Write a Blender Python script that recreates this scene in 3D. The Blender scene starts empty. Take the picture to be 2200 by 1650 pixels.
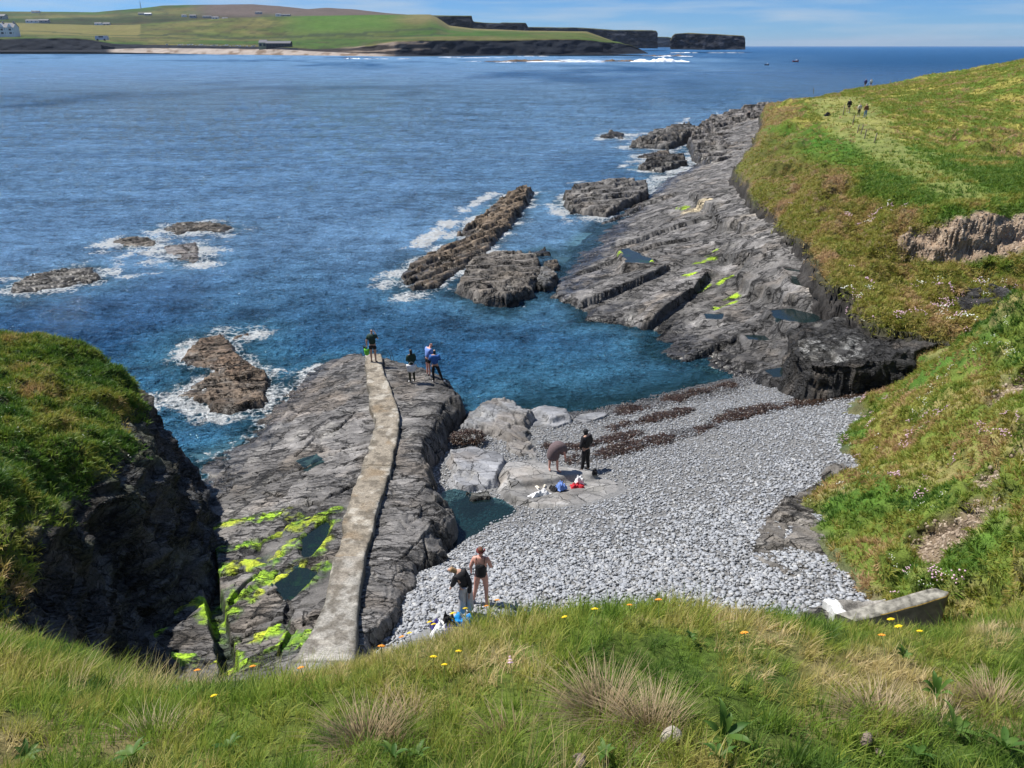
import bpy, math, random, numpy as np
from mathutils import Vector, Matrix, Euler
# ------------------------------------------------------------------ camera, world, sun, exposure
R = math.radians
sc = bpy.context.scene
COL = sc.collection
PITCH = R(23.6); F = 1662.0; CX, CY = 1100.0, 825.0; CZ = 16.0
cam_d = bpy.data.cameras.new('camera'); cam = bpy.data.objects.new('camera', cam_d); COL.objects.link(cam)
cam.location = (0, 0, CZ); cam.rotation_euler = (math.pi/2-PITCH, 0, 0)
cam_d.sensor_width = 36; cam_d.lens = 36*F/2200; cam_d.clip_start = .1; cam_d.clip_end = 90000
sc.camera = cam
SUN_EL = R(57); SUN_FRONT = R(20)   # sun high at the left, a little in front of the camera
sdir = Vector((-math.cos(SUN_EL)*math.cos(SUN_FRONT), math.cos(SUN_EL)*math.sin(SUN_FRONT), math.sin(SUN_EL)))
sun_d = bpy.data.lights.new('sun', 'SUN'); sun = bpy.data.objects.new('sun', sun_d); COL.objects.link(sun)
sun_d.energy = 5.0; sun_d.angle = R(.53); sun_d.color = (1, .955, .88)
sun.rotation_euler = sdir.to_track_quat('Z', 'Y').to_euler(); sun.location = (-20, 10, 40)
world = bpy.data.worlds.new('World'); sc.world = world; world.use_nodes = True
nt = world.node_tree; nt.nodes.clear()
def nd(nt, t, **kw):
    n = nt.nodes.new(t)
    for k, v in kw.items():
        if k == 'inp':
            for a, b in v.items(): n.inputs[a].default_value = b
        else: setattr(n, k, v)
    return n
sky = nd(nt, 'ShaderNodeTexSky', sky_type='NISHITA', sun_disc=False, sun_elevation=SUN_EL, sun_rotation=math.atan2(sdir.x, sdir.y))
sky.air_density = 1.0; sky.dust_density = 0; sky.ozone_density = 3.0; sky.altitude = 2500
tc = nd(nt, 'ShaderNodeTexCoord')
mp = nd(nt, 'ShaderNodeMapping'); mp.inputs['Scale'].default_value = (2.2, 2.2, 26)
nz = nd(nt, 'ShaderNodeTexNoise', inp={'Scale': 2.6, 'Detail': 7, 'Roughness': .55})
rmp = nd(nt, 'ShaderNodeValToRGB'); rmp.color_ramp.elements[0].position = .42; rmp.color_ramp.elements[1].position = .68
rmp.color_ramp.elements[1].color = (.75, .75, .75, 1)
tint = nd(nt, 'ShaderNodeMixRGB', blend_type='MULTIPLY', inp={'Fac': 1, 'Color2': (.40, .73, 1.2, 1)})
mix = nd(nt, 'ShaderNodeMixRGB', inp={'Color2': (5.2, 6.6, 8.2, 1)})
bg = nd(nt, 'ShaderNodeBackground', inp={'Strength': .064}); wo = nd(nt, 'ShaderNodeOutputWorld')
L = nt.links.new
L(tc.outputs['Generated'], mp.inputs['Vector']); L(mp.outputs[0], nz.inputs['Vector']); L(nz.outputs['Fac'], rmp.inputs[0])
L(sky.outputs[0], tint.inputs['Color1']); L(tint.outputs[0], mix.inputs['Color1']); L(rmp.outputs[0], mix.inputs['Fac'])
L(mix.outputs[0], bg.inputs['Color']); L(bg.outputs[0], wo.inputs[0])
sc.view_settings.view_transform = 'Standard'; sc.view_settings.look = 'None'; sc.view_settings.gamma = 1
sc.view_settings.exposure = .5; sc.view_settings.use_curve_mapping = False
sc.render.engine = 'CYCLES'; cy = sc.cycles
cy.use_denoising = True; cy.max_bounces = 5; cy.diffuse_bounces = 2; cy.glossy_bounces = 2; cy.transmission_bounces = 2
cy.transparent_max_bounces = 6; cy.caustics_reflective = False; cy.caustics_refractive = False; cy.sample_clamp_indirect = 4
cy.use_adaptive_sampling = True; cy.adaptive_threshold = .015
try: cy.denoiser = 'OPENIMAGEDENOISE'; cy.denoising_input_passes = 'RGB_ALBEDO_NORMAL'
except Exception: pass

# ------------------------------------------------------------------ numbers: projection of photo points into the place
cp, sp = math.cos(PITCH), math.sin(PITCH)
def Wz(px, py, z):
    u, v = (px-CX)/F, (CY-py)/F
    t = (z-CZ)/(-sp+v*cp)
    return (u*t, (cp+v*sp)*t, z)
def Wd(px, py, D):
    u, v = (px-CX)/F, (CY-py)/F
    t = D/(cp+v*sp)
    return (u*t, D, CZ+(-sp+v*cp)*t)
rng = np.random.default_rng(7)
random.seed(5)
PERM = rng.permutation(4096).astype(np.int64)
RND = rng.random(4096).astype(np.float32)
def _h(ix, iy, iz=0, s=0):
    return PERM[(PERM[(PERM[(ix+s*131) & 4095]+iy) & 4095]+iz) & 4095]
def _q(t): return t*t*t*(t*(t*6-15)+10)
def vn2(x, y, s=0):
    xf, yf = np.floor(x), np.floor(y); ix, iy = xf.astype(np.int64), yf.astype(np.int64)
    fx, fy = _q((x-xf).astype(np.float32)), _q((y-yf).astype(np.float32))
    a = RND[_h(ix, iy, 0, s)]; b = RND[_h(ix+1, iy, 0, s)]; c = RND[_h(ix, iy+1, 0, s)]; d = RND[_h(ix+1, iy+1, 0, s)]
    a = a+(b-a)*fx; c = c+(d-c)*fx
    return (a+(c-a)*fy)*2-1
def vn3(x, y, z, s=0):
    xf, yf, zf = np.floor(x), np.floor(y), np.floor(z); ix, iy, iz = xf.astype(np.int64), yf.astype(np.int64), zf.astype(np.int64)
    fx, fy, fz = _q((x-xf).astype(np.float32)), _q((y-yf).astype(np.float32)), _q((z-zf).astype(np.float32))
    r = []
    for k in (0, 1):
        a = RND[_h(ix, iy, iz+k, s)]; b = RND[_h(ix+1, iy, iz+k, s)]; c = RND[_h(ix, iy+1, iz+k, s)]; d = RND[_h(ix+1, iy+1, iz+k, s)]
        a = a+(b-a)*fx; c = c+(d-c)*fx; r.append(a+(c-a)*fy)
    return (r[0]+(r[1]-r[0])*fz)*2-1
def fbm2(x, y, o=4, s=0, g=.5):
    r = 0; a = 1; t = 0
    for k in range(o):
        r = r+a*vn2(x*2**k+k*17.3, y*2**k-k*9.1, s+k); t += a; a *= g
    return r/t
def fbm3(x, y, z, o=4, s=0, g=.5):
    r = 0; a = 1; t = 0
    for k in range(o):
        r = r+a*vn3(x*2**k+k*17.3, y*2**k-k*9.1, z*2**k+k*3.7, s+k); t += a; a *= g
    return r/t
def worley(x, y, s=0, jit=.85):
    """F1, F2-F1, a random number of the cell"""
    xf, yf = np.floor(x), np.floor(y); ix, iy = xf.astype(np.int64), yf.astype(np.int64)
    f1 = np.full(x.shape, 9., np.float32); f2 = f1.copy(); idc = np.zeros(x.shape, np.float32)
    for dx in (-1, 0, 1):
        for dy in (-1, 0, 1):
            h = _h(ix+dx, iy+dy, 0, s)
            d = np.hypot(xf+dx+.5+(RND[h]-.5)*jit-x, yf+dy+.5+(RND[(h+77) & 4095]-.5)*jit-y).astype(np.float32)
            c = d < f1
            f2 = np.where(c, f1, np.minimum(f2, d)); idc = np.where(c, RND[(h+991) & 4095], idc); f1 = np.where(c, d, f1)
    return f1, f2-f1, idc
def ss(a, b, x):
    t = np.clip((x-a)/(b-a), 0, 1); return t*t*(3-2*t)
def mixc(c, col, m):
    m = np.asarray(m)[..., None]; return c*(1-m)+np.asarray(col, np.float32)*m
def sdf(poly, x, y):
    """signed distance to a polygon in plan, positive inside"""
    d = np.full(x.shape, 1e9); ins = np.zeros(x.shape, bool); n = len(poly)
    for i in range(n):
        ax, ay = poly[i][:2]; bx, by = poly[(i+1) % n][:2]
        ex, ey = bx-ax, by-ay; wx, wy = x-ax, y-ay
        t = np.clip((wx*ex+wy*ey)/(ex*ex+ey*ey+1e-12), 0, 1)
        d = np.minimum(d, (wx-ex*t)**2+(wy-ey*t)**2)
        c = ((ay > y) != (by > y)) & (x < (bx-ax)*(y-ay)/(by-ay+1e-12)+ax)
        ins ^= c
    d = np.sqrt(d); return np.where(ins, d, -d)
def dline(pts, x, y):
    d = np.full(x.shape, 1e9)
    for i in range(len(pts)-1):
        ax, ay = pts[i][:2]; bx, by = pts[i+1][:2]
        ex, ey = bx-ax, by-ay; wx, wy = x-ax, y-ay
        t = np.clip((wx*ex+wy*ey)/(ex*ex+ey*ey+1e-12), 0, 1)
        d = np.minimum(d, (wx-ex*t)**2+(wy-ey*t)**2)
    return np.sqrt(d)
class RBF:
    """surface through scattered points (linear kernel plus plane)"""
    def __init__(s, P, lam=.02):
        P = np.array(P, float); s.P = P; n = len(P)
        K = np.hypot(P[:, None, 0]-P[None, :, 0], P[:, None, 1]-P[None, :, 1])
        A = np.zeros((n+3, n+3)); A[:n, :n] = K-lam*np.eye(n); A[:n, n] = 1; A[:n, n+1:] = P[:, :2]; A[n:, :n] = A[:n, n:].T
        b = np.zeros(n+3); b[:n] = P[:, 2]; s.w = np.linalg.solve(A, b)
    def __call__(s, x, y):
        r = s.w[-3]+s.w[-2]*x+s.w[-1]*y
        for p, w in zip(s.P, s.w): r = r+w*np.sqrt((x-p[0])**2+(y-p[1])**2)
        return r
def pz(L_): return [Wz(*p) for p in L_]
def pol(L_, z=0): return [Wz(a[0], a[1], a[2] if len(a) > 2 else z)[:2] for a in L_]

# ------------------------------------------------------------------ mesh building
def link(o, parent=None):
    COL.objects.link(o)
    if parent: o.parent = parent
    return o
def tag(o, label=None, cat=None, group=None, kind=None):
    if label: o['label'] = label
    if cat: o['category'] = cat
    if group: o['group'] = group
    if kind: o['kind'] = kind
    return o
def mesh_np(name, V, Fc, mat=None, col=None, attrs=None, smooth=True, parent=None):
    """V n x 3, Fc m x 4 or m x 3 int"""
    me = bpy.data.meshes.new(name)
    k = Fc.shape[1]; n = len(V); m = len(Fc)
    me.vertices.add(n); me.vertices.foreach_set('co', np.ascontiguousarray(V, np.float32).ravel())
    me.loops.add(m*k); me.loops.foreach_set('vertex_index', np.ascontiguousarray(Fc, np.int32).ravel())
    me.polygons.add(m); me.polygons.foreach_set('loop_start', np.arange(0, m*k, k, dtype=np.int32))
    me.polygons.foreach_set('loop_total', np.full(m, k, np.int32))
    me.polygons.foreach_set('use_smooth', np.full(m, smooth))
    me.update(calc_edges=True)
    if col is not None:
        a = me.color_attributes.new('col', 'FLOAT_COLOR', 'POINT')
        c = np.ones((n, 4), np.float32); c[:, :3] = np.clip(col.reshape(-1, 3), 0, 1); a.data.foreach_set('color', c.ravel())
    for nm, v in (attrs or {}).items():
        a = me.attributes.new(nm, 'FLOAT', 'POINT'); a.data.foreach_set('value', np.ascontiguousarray(v, np.float32).ravel())
    if mat: me.materials.append(mat)
    return link(bpy.data.objects.new(name, me), parent)
def grid_faces(nr, nc, keep=None):
    i = np.arange(nr*nc).reshape(nr, nc)
    Fc = np.stack([i[:-1, :-1], i[:-1, 1:], i[1:, 1:], i[1:, :-1]], -1).reshape(-1, 4)
    if keep is not None:
        k = keep.reshape(-1)
        Fc = Fc[k[Fc].all(1)]
    return Fc
def compact(V, Fc, *arr):
    used = np.zeros(len(V), bool); used[Fc.ravel()] = True
    mp_ = np.cumsum(used)-1
    return (V[used], mp_[Fc])+tuple(a.reshape(len(V), -1)[used] for a in arr)
def normals(X, Y, Z):
    P = np.stack([X, Y, Z], -1)
    du = np.gradient(P, axis=1); dv = np.gradient(P, axis=0)
    n = np.cross(du, dv); l = np.linalg.norm(n, axis=-1, keepdims=True)+1e-12
    n = n/l; n *= np.sign(n[..., 2:3]+1e-9)
    return P, n
def fan(px0, px1, d0, d1, nc, nr, pw=1.0):
    """plan grid of rays from the camera foot, rows denser when near"""
    u = np.linspace((px0-CX)/F, (px1-CX)/F, nc)
    k = np.linspace(0, 1, nr)
    D = 1/((1-k)/d0**pw+k/d1**pw)**(1/pw)
    dep = D*cp+(CZ-1.5)*sp
    return u[None, :]*dep[:, None], np.repeat(D[:, None], nc, 1)
def rect(x0, x1, y0, y1, st):
    x = np.arange(x0, x1+st, st); y = np.arange(y0, y1+st, st)
    return tuple(np.meshgrid(x, y))
def surf(name, X, Y, Z, keep, mat, col, attrs=None, parent=None):
    nr, nc = X.shape
    V = np.stack([X, Y, Z], -1).reshape(-1, 3); Fc = grid_faces(nr, nc, keep)
    at = attrs or {}
    out = compact(V, Fc, col.reshape(-1, 3), *[np.asarray(a, np.float32).reshape(-1, 1) for a in at.values()])
    return mesh_np(name, out[0], out[1], mat, out[2], {k: out[3+i] for i, k in enumerate(at)}, parent=parent)

# ------------------------------------------------------------------ materials
def nmat(name):
    m = bpy.data.materials.new(name); m.use_nodes = True; m.node_tree.nodes.clear(); return m, m.node_tree
def surface_mat(name, rough=.85, grain=30., grain_amt=.35, bump=.02, bscale=12., patch=1.2, patch_amt=.2, spec=.4, strata=0., wet=True, cracks=None):
    """vertex colour 'col' times grain, with fine relief; attribute 'wet' lowers roughness"""
    m, t = nmat(name); l = t.links.new
    out = nd(t, 'ShaderNodeOutputMaterial'); b = nd(t, 'ShaderNodeBsdfPrincipled', inp={'Specular IOR Level': spec})
    at = nd(t, 'ShaderNodeAttribute', attribute_name='col'); geo = nd(t, 'ShaderNodeNewGeometry')
    n1 = nd(t, 'ShaderNodeTexNoise', inp={'Scale': grain, 'Detail': 5, 'Roughness': .65})
    n2 = nd(t, 'ShaderNodeTexNoise', inp={'Scale': patch, 'Detail': 4, 'Roughness': .6})
    m1 = nd(t, 'ShaderNodeMapRange', inp={'From Min': .3, 'From Max': .7, 'To Min': 1-grain_amt, 'To Max': 1+grain_amt})
    m2 = nd(t, 'ShaderNodeMapRange', inp={'From Min': .3, 'From Max': .7, 'To Min': 1-patch_amt, 'To Max': 1+patch_amt})
    mu = nd(t, 'ShaderNodeMath', operation='MULTIPLY'); vm = nd(t, 'ShaderNodeVectorMath', operation='SCALE')
    for n in (n1, n2): l(geo.outputs['Position'], n.inputs['Vector'])
    l(n1.outputs['Fac'], m1.inputs[0]); l(n2.outputs['Fac'], m2.inputs[0]); l(m1.outputs[0], mu.inputs[0]); l(m2.outputs[0], mu.inputs[1])
    l(at.outputs['Color'], vm.inputs[0]); l(mu.outputs[0], vm.inputs['Scale']); l(vm.outputs[0], b.inputs['Base Color'])
    n3 = nd(t, 'ShaderNodeTexNoise', inp={'Scale': bscale, 'Detail': 7, 'Roughness': .7})
    if strata:
        mpp = nd(t, 'ShaderNodeMapping'); mpp.inputs['Scale'].default_value = (1, 1, strata); mpp.inputs['Rotation'].default_value = (R(6), R(-5), 0)
        l(geo.outputs['Position'], mpp.inputs[0]); l(mpp.outputs[0], n3.inputs['Vector'])
    else: l(geo.outputs['Position'], n3.inputs['Vector'])
    bp = nd(t, 'ShaderNodeBump', inp={'Strength': 1., 'Distance': bump})
    l(n3.outputs['Fac'], bp.inputs['Height']); l(bp.outputs[0], b.inputs['Normal'])
    if cracks:   # thin joints and bedding lines: recessed, filled with dark grime
        prev = bp.outputs[0]; src = vm.outputs[0]
        nw = nd(t, 'ShaderNodeTexNoise', inp={'Scale': 1.3, 'Detail': 6, 'Roughness': .6}); l(geo.outputs['Position'], nw.inputs['Vector'])
        for sx, sy, sz, rz, wd_, dep, dark, wa in cracks:
            mp2 = nd(t, 'ShaderNodeMapping'); mp2.inputs['Scale'].default_value = (sx, sy, sz); mp2.inputs['Rotation'].default_value = (0, 0, rz)
            add = nd(t, 'ShaderNodeVectorMath', operation='MULTIPLY_ADD'); add.inputs[1].default_value = (wa, wa, wa)
            l(nw.outputs['Color'], add.inputs[0]); l(geo.outputs['Position'], add.inputs[2]); l(add.outputs[0], mp2.inputs[0])
            vo = nd(t, 'ShaderNodeTexVoronoi', feature='DISTANCE_TO_EDGE', inp={'Scale': 1}); l(mp2.outputs[0], vo.inputs['Vector'])
            nb = nd(t, 'ShaderNodeTexNoise', inp={'Scale': .9, 'Detail': 3}); l(geo.outputs['Position'], nb.inputs['Vector'])
            wm = nd(t, 'ShaderNodeMapRange', inp={'From Min': .40, 'From Max': .60, 'To Min': .001, 'To Max': wd_}); l(nb.outputs['Fac'], wm.inputs[0])
            dv = nd(t, 'ShaderNodeMath', operation='DIVIDE', use_clamp=True); l(vo.outputs['Distance'], dv.inputs[0]); l(wm.outputs[0], dv.inputs[1])
            bq = nd(t, 'ShaderNodeBump', inp={'Strength': 1., 'Distance': dep}); l(dv.outputs[0], bq.inputs['Height']); l(prev, bq.inputs['Normal']); prev = bq.outputs[0]
            mr_ = nd(t, 'ShaderNodeMapRange', inp={'To Min': dark, 'To Max': 1.}); l(dv.outputs[0], mr_.inputs[0])
            vc = nd(t, 'ShaderNodeTexVoronoi', feature='F1', inp={'Scale': 1}); l(mp2.outputs[0], vc.inputs['Vector'])   # split plates: each cell its own level and tone
            b3 = nd(t, 'ShaderNodeBump', inp={'Strength': 1., 'Distance': dep*.55}); l(vc.outputs['Color'], b3.inputs['Height']); l(prev, b3.inputs['Normal']); prev = b3.outputs[0]
            sx_ = nd(t, 'ShaderNodeSeparateColor'); l(vc.outputs['Color'], sx_.inputs[0]); mt = nd(t, 'ShaderNodeMapRange', inp={'To Min': .80, 'To Max': 1.2}); l(sx_.outputs[1], mt.inputs[0]); mm = nd(t, 'ShaderNodeMath', operation='MULTIPLY'); l(mt.outputs[0], mm.inputs[0]); l(mr_.outputs[0], mm.inputs[1]); mr_ = mm
            v2 = nd(t, 'ShaderNodeVectorMath', operation='SCALE'); l(src, v2.inputs[0]); l(mr_.outputs[0], v2.inputs['Scale']); src = v2.outputs[0]
        l(prev, b.inputs['Normal']); l(src, b.inputs['Base Color'])
    if wet:
        aw = nd(t, 'ShaderNodeAttribute', attribute_name='wet'); mr = nd(t, 'ShaderNodeMapRange', inp={'To Min': rough, 'To Max': .18})
        l(aw.outputs['Fac'], mr.inputs[0]); l(mr.outputs[0], b.inputs['Roughness'])
    else: b.inputs['Roughness'].default_value = rough
    l(b.outputs[0], out.inputs[0]); return m
def plain(name, c, rough=.7, spec=.4, noise=.15, nscale=8., bump=0., metal=0., inst=None):
    m, t = nmat(name); l = t.links.new
    out = nd(t, 'ShaderNodeOutputMaterial'); b = nd(t, 'ShaderNodeBsdfPrincipled', inp={'Specular IOR Level': spec, 'Roughness': rough, 'Metallic': metal})
    tcn = nd(t, 'ShaderNodeTexCoord'); n1 = nd(t, 'ShaderNodeTexNoise', inp={'Scale': nscale, 'Detail': 4})
    m1 = nd(t, 'ShaderNodeMapRange', inp={'From Min': .3, 'From Max': .7, 'To Min': 1-noise, 'To Max': 1+noise})
    vm = nd(t, 'ShaderNodeVectorMath', operation='SCALE', inp={0: c[:3]})
    l(tcn.outputs['Object'], n1.inputs['Vector']); l(n1.outputs['Fac'], m1.inputs[0]); l(m1.outputs[0], vm.inputs['Scale'])
    if inst:   # each piece its own tone between dark and light, and own hue between two colours
        oi = nd(t, 'ShaderNodeObjectInfo'); cr = nd(t, 'ShaderNodeValToRGB'); e = cr.color_ramp.elements
        e[0].color = (*inst[0], 1); e[1].color = (*inst[-1], 1)
        for i, cc in enumerate(inst[1:-1]): q = e.new((i+1)/(len(inst)-1)); q.color = (*cc, 1)
        l(oi.outputs['Random'], cr.inputs[0]); l(cr.outputs[0], vm.inputs[0])
    l(vm.outputs[0], b.inputs['Base Color'])
    if bump:
        bp = nd(t, 'ShaderNodeBump', inp={'Strength': 1., 'Distance': bump}); l(n1.outputs['Fac'], bp.inputs['Height']); l(bp.outputs[0], b.inputs['Normal'])
    l(b.outputs[0], out.inputs[0]); return m
def blade_mat(name, ramp, attr=False, trans=.35):
    """grass and leaves: a tone per clump, translucent"""
    m, t = nmat(name); l = t.links.new
    out = nd(t, 'ShaderNodeOutputMaterial'); b = nd(t, 'ShaderNodeBsdfPrincipled', inp={'Roughness': .55, 'Specular IOR Level': .3})
    tr = nd(t, 'ShaderNodeBsdfTranslucent'); mx = nd(t, 'ShaderNodeMixShader', inp={0: trans})
    oi = nd(t, 'ShaderNodeObjectInfo'); cr = nd(t, 'ShaderNodeValToRGB'); e = cr.color_ramp.elements
    e[0].color = (*ramp[0], 1); e[1].color = (*ramp[-1], 1)
    for i, cc in enumerate(ramp[1:-1]): q = e.new((i+1)/(len(ramp)-1)); q.color = (*cc, 1)
    l(oi.outputs['Random'], cr.inputs[0]); src = cr.outputs[0]
    if attr:
        a = nd(t, 'ShaderNodeAttribute', attribute_name='tone', attribute_type='INSTANCER')
        add = nd(t, 'ShaderNodeMath', operation='MULTIPLY_ADD', inp={1: .3, 2: -.15}); ad2 = nd(t, 'ShaderNodeMath', operation='ADD')
        l(oi.outputs['Random'], add.inputs[0]); l(add.outputs[0], ad2.inputs[0]); l(a.outputs['Fac'], ad2.inputs[1]); l(ad2.outputs[0], cr.inputs[0])
    l(src, b.inputs['Base Color']); l(src, tr.inputs['Color']); l(b.outputs[0], mx.inputs[1]); l(tr.outputs[0], mx.inputs[2]); l(mx.outputs[0], out.inputs[0])
    return m
# ------------------------------------------------------------------ scatter: one object whose points carry copies of small source meshes
def eulers(N, rz):
    """XYZ euler angles that spin by rz about z, then lean z onto N"""
    x, y, z = N.T; k = 1/(1+np.maximum(z, -.9))
    M = np.zeros((len(N), 3, 3)); M[:, 0, 0] = 1-x*x*k; M[:, 0, 1] = -x*y*k; M[:, 0, 2] = x; M[:, 1, 0] = -x*y*k; M[:, 1, 1] = 1-y*y*k; M[:, 1, 2] = y
    M[:, 2, 0] = -x; M[:, 2, 1] = -y; M[:, 2, 2] = z
    c, s = np.cos(rz), np.sin(rz); Z = np.zeros_like(M); Z[:, 0, 0] = c; Z[:, 0, 1] = -s; Z[:, 1, 0] = s; Z[:, 1, 1] = c; Z[:, 2, 2] = 1
    M = M@Z
    return np.stack([np.arctan2(M[:, 2, 1], M[:, 2, 2]), -np.arcsin(np.clip(M[:, 2, 0], -1, 1)), np.arctan2(M[:, 1, 0], M[:, 0, 0])], 1).astype(np.float32)
def sample(G, w, n, seed=0):
    """n random points on a grid surface G = (X, Y, Z), thickest where w is large: positions and normals"""
    P = np.stack(G, -1); r = np.random.default_rng(seed)
    a, b, c, d = P[:-1, :-1], P[:-1, 1:], P[1:, 1:], P[1:, :-1]
    N = np.cross(c-a, d-b); A = np.linalg.norm(N, axis=-1)
    ww = (A*(w[:-1, :-1]+w[1:, 1:]+w[:-1, 1:]+w[1:, :-1])).ravel(); cs = np.cumsum(ww)
    i = np.searchsorted(cs, r.random(n)*cs[-1]); i = np.clip(i, 0, len(ww)-1)
    u, v = r.random((n, 1)), r.random((n, 1)); f = lambda q: q.reshape(-1, 3)[i]
    p = (f(a)*(1-u)+f(b)*u)*(1-v)+(f(d)*(1-u)+f(c)*u)*v
    Nn = f(N)/(A.ravel()[i][:, None]+1e-12); Nn *= np.sign(Nn[:, 2:3]+1e-9)
    return p, Nn
def scatter(name, P, scale, sources, rotz=None, tilt=None, tone=None, parent=None, kind='stuff', seed=0, nrm=None):
    n = len(P); r = np.random.default_rng(seed+11)
    me = bpy.data.meshes.new(name); me.vertices.add(n); me.vertices.foreach_set('co', np.ascontiguousarray(P, np.float32).ravel())
    def at(nm, ty, v, key): a = me.attributes.new(nm, ty, 'POINT'); a.data.foreach_set(key, np.ascontiguousarray(v, np.float32 if ty != 'INT' else np.int32).ravel())
    sc3 = np.asarray(scale, np.float32)
    if sc3.ndim == 1: sc3 = np.repeat(sc3[:, None], 3, 1)
    at('sc', 'FLOAT_VECTOR', sc3, 'vector')
    rz = r.random(n)*6.283 if rotz is None else np.asarray(rotz)
    N = np.zeros((n, 3)); N[:, 2] = 1
    if nrm is not None: N = np.array(nrm, float)
    if tilt is not None: N[:, :2] += (r.random((n, 2))-.5)*2*tilt
    N /= np.linalg.norm(N, axis=1, keepdims=True)
    rot = eulers(N, rz)
    at('rot', 'FLOAT_VECTOR', rot, 'vector'); at('pick', 'INT', r.integers(0, len(sources), n), 'value')
    at('tone', 'FLOAT', tone if tone is not None else r.random(n), 'value')
    o = link(bpy.data.objects.new(name, me), parent)
    src = bpy.data.collections.new(name+'_sources')
    for s in sources: src.objects.link(s)
    g = bpy.data.node_groups.new(name, 'GeometryNodeTree')
    g.interface.new_socket('Geometry', in_out='INPUT', socket_type='NodeSocketGeometry'); g.interface.new_socket('Geometry', in_out='OUTPUT', socket_type='NodeSocketGeometry')
    gi = g.nodes.new('NodeGroupInput'); go = g.nodes.new('NodeGroupOutput'); ip = g.nodes.new('GeometryNodeInstanceOnPoints')
    ci = g.nodes.new('GeometryNodeCollectionInfo'); ci.inputs['Collection'].default_value = src
    ci.inputs['Separate Children'].default_value = True; ci.inputs['Reset Children'].default_value = True
    def na(nm, ty): a = g.nodes.new('GeometryNodeInputNamedAttribute'); a.data_type = ty; a.inputs['Name'].default_value = nm; return a.outputs['Attribute']
    k = g.links.new; ip.inputs['Pick Instance'].default_value = True
    k(gi.outputs[0], ip.inputs['Points']); k(ci.outputs[0], ip.inputs['Instance']); k(na('pick', 'INT'), ip.inputs['Instance Index'])
    e2r = g.nodes.new('FunctionNodeEulerToRotation'); k(na('rot', 'FLOAT_VECTOR'), e2r.inputs[0]); k(e2r.outputs[0], ip.inputs['Rotation'])
    k(na('sc', 'FLOAT_VECTOR'), ip.inputs['Scale']); k(ip.outputs[0], go.inputs[0])
    md = o.modifiers.new('scatter', 'NODES'); md.node_group = g
    if kind: o['kind'] = kind
    return o
def src_mesh(name, V, Fc, mat, smooth=True):
    me = bpy.data.meshes.new(name); me.from_pydata([tuple(v) for v in V], [], [tuple(f) for f in Fc]); me.materials.append(mat)
    if smooth: me.polygons.foreach_set('use_smooth', [True]*len(me.polygons))
    return bpy.data.objects.new(name, me)
# ------------------------------------------------------------------ shared rock shaping
def stairs(q, s, riser=.2, keep=.15):
    f = q/s; fl = np.floor(f); r = f-fl
    return s*(fl+keep*r+(1-keep)*ss(1-riser, 1, r))
def rock(x, y, ang=0., L1=2.6, L2=1.1, amp=.06, crack=.10, s=0, warp=.5):
    wx = x+warp*fbm2(x*.45, y*.45, 3, s+1); wy = y+warp*fbm2(x*.45, y*.45, 3, s+5)
    c, q = math.cos(ang), math.sin(ang); a, b = wx*c+wy*q, -wx*q+wy*c
    f, e, i = worley(a/L1, b/L2, s); f2, e2, i2 = worley(a/L1*2.9, b/L2*2.6, s+9)
    ck = 1-ss(.0, .10, e); ck2 = 1-ss(0, .12, e2)
    cm = ss(-.1, .25, fbm2(x*.3, y*.3, 2, s+31)); cm2 = ss(-.05, .3, fbm2(x*.5, y*.5, 2, s+37))
    dz = amp*(i-.5)*2+amp*.4*(i2-.5)-crack*ck*cm-crack*.45*ck2*cm2+.035*fbm2(x*2.2, y*2.2, 4, s+3)+.012*fbm2(x*9, y*9, 3, s+4)
    return dz, i, np.clip(ck*cm+.5*ck2*cm2, 0, 1)
GREY = (.150, .143, .138); DARK = (.045, .044, .045); PALE = (.30, .31, .33); BROWN = (.16, .11, .07)
ROCKS_=None
def rock_col(x, y, z, i, ck, base=GREY, wetz=.35, s=0):
    base = [b*.95 for b in base]
    c = np.ones(x.shape+(3,), np.float32)*np.asarray(base, np.float32)
    n = fbm2(x*.35, y*.35, 4, s+50); n2 = fbm2(x*1.7, y*1.7, 4, s+52)
    c = c*(1+.30*(i-.5)+.55*n+.35*n2)[..., None]
    c = mixc(c, (.19, .155, .12), .45*ss(.1, .5, fbm2(x*.6, y*.6, 4, s+55)))
    c = mixc(c, (.27, .26, .24), .5*ss(.25, .6, fbm2(x*1.3, y*1.3, 5, s+57)))
    c = c*(1-.55*ck)[..., None]
    w = 1-ss(wetz-.25, wetz+.3, z+.3*n2)
    c = mixc(c, (.035, .033, .03), .8*w)
    return c, w
ROCK = surface_mat('grey_slate_rock', rough=.8, grain=26, grain_amt=.38, bump=.03, bscale=9, patch=1.5, patch_amt=.2, strata=2.5,
  cracks=[(.30, .9, .5, .35, .07, .12, .2, .8), (.9, 3.4, 2, .2, .10, .06, .3, .5), (3.6, 9, 5, .5, .12, .018, .6, .25)])
SMOOTH = surface_mat('pale_smooth_slate', rough=.75, grain=22, grain_amt=.22, bump=.02, bscale=6, patch=1.3, patch_amt=.14, strata=2,
  cracks=[(.7, 1.0, .6, .35, .025, .05, .3, .6), (2.2, 2.8, 2, .2, .03, .02, .55, .4)])
CLIFF = surface_mat('dark_cliff_rock', rough=.85, grain=16, grain_amt=.45, bump=.16, bscale=2.5, patch=1.2, patch_amt=.3, strata=4, cracks=[(1.2, 1.2, 4, .3, .16, .12, .3, .6), (3, 3, 12, .3, .2, .05, .5, .3)])
TURF = surface_mat('turf', rough=.95, grain=22, grain_amt=.5, bump=.05, bscale=9, patch=1.1, patch_amt=.3, wet=False, spec=.15)
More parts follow.
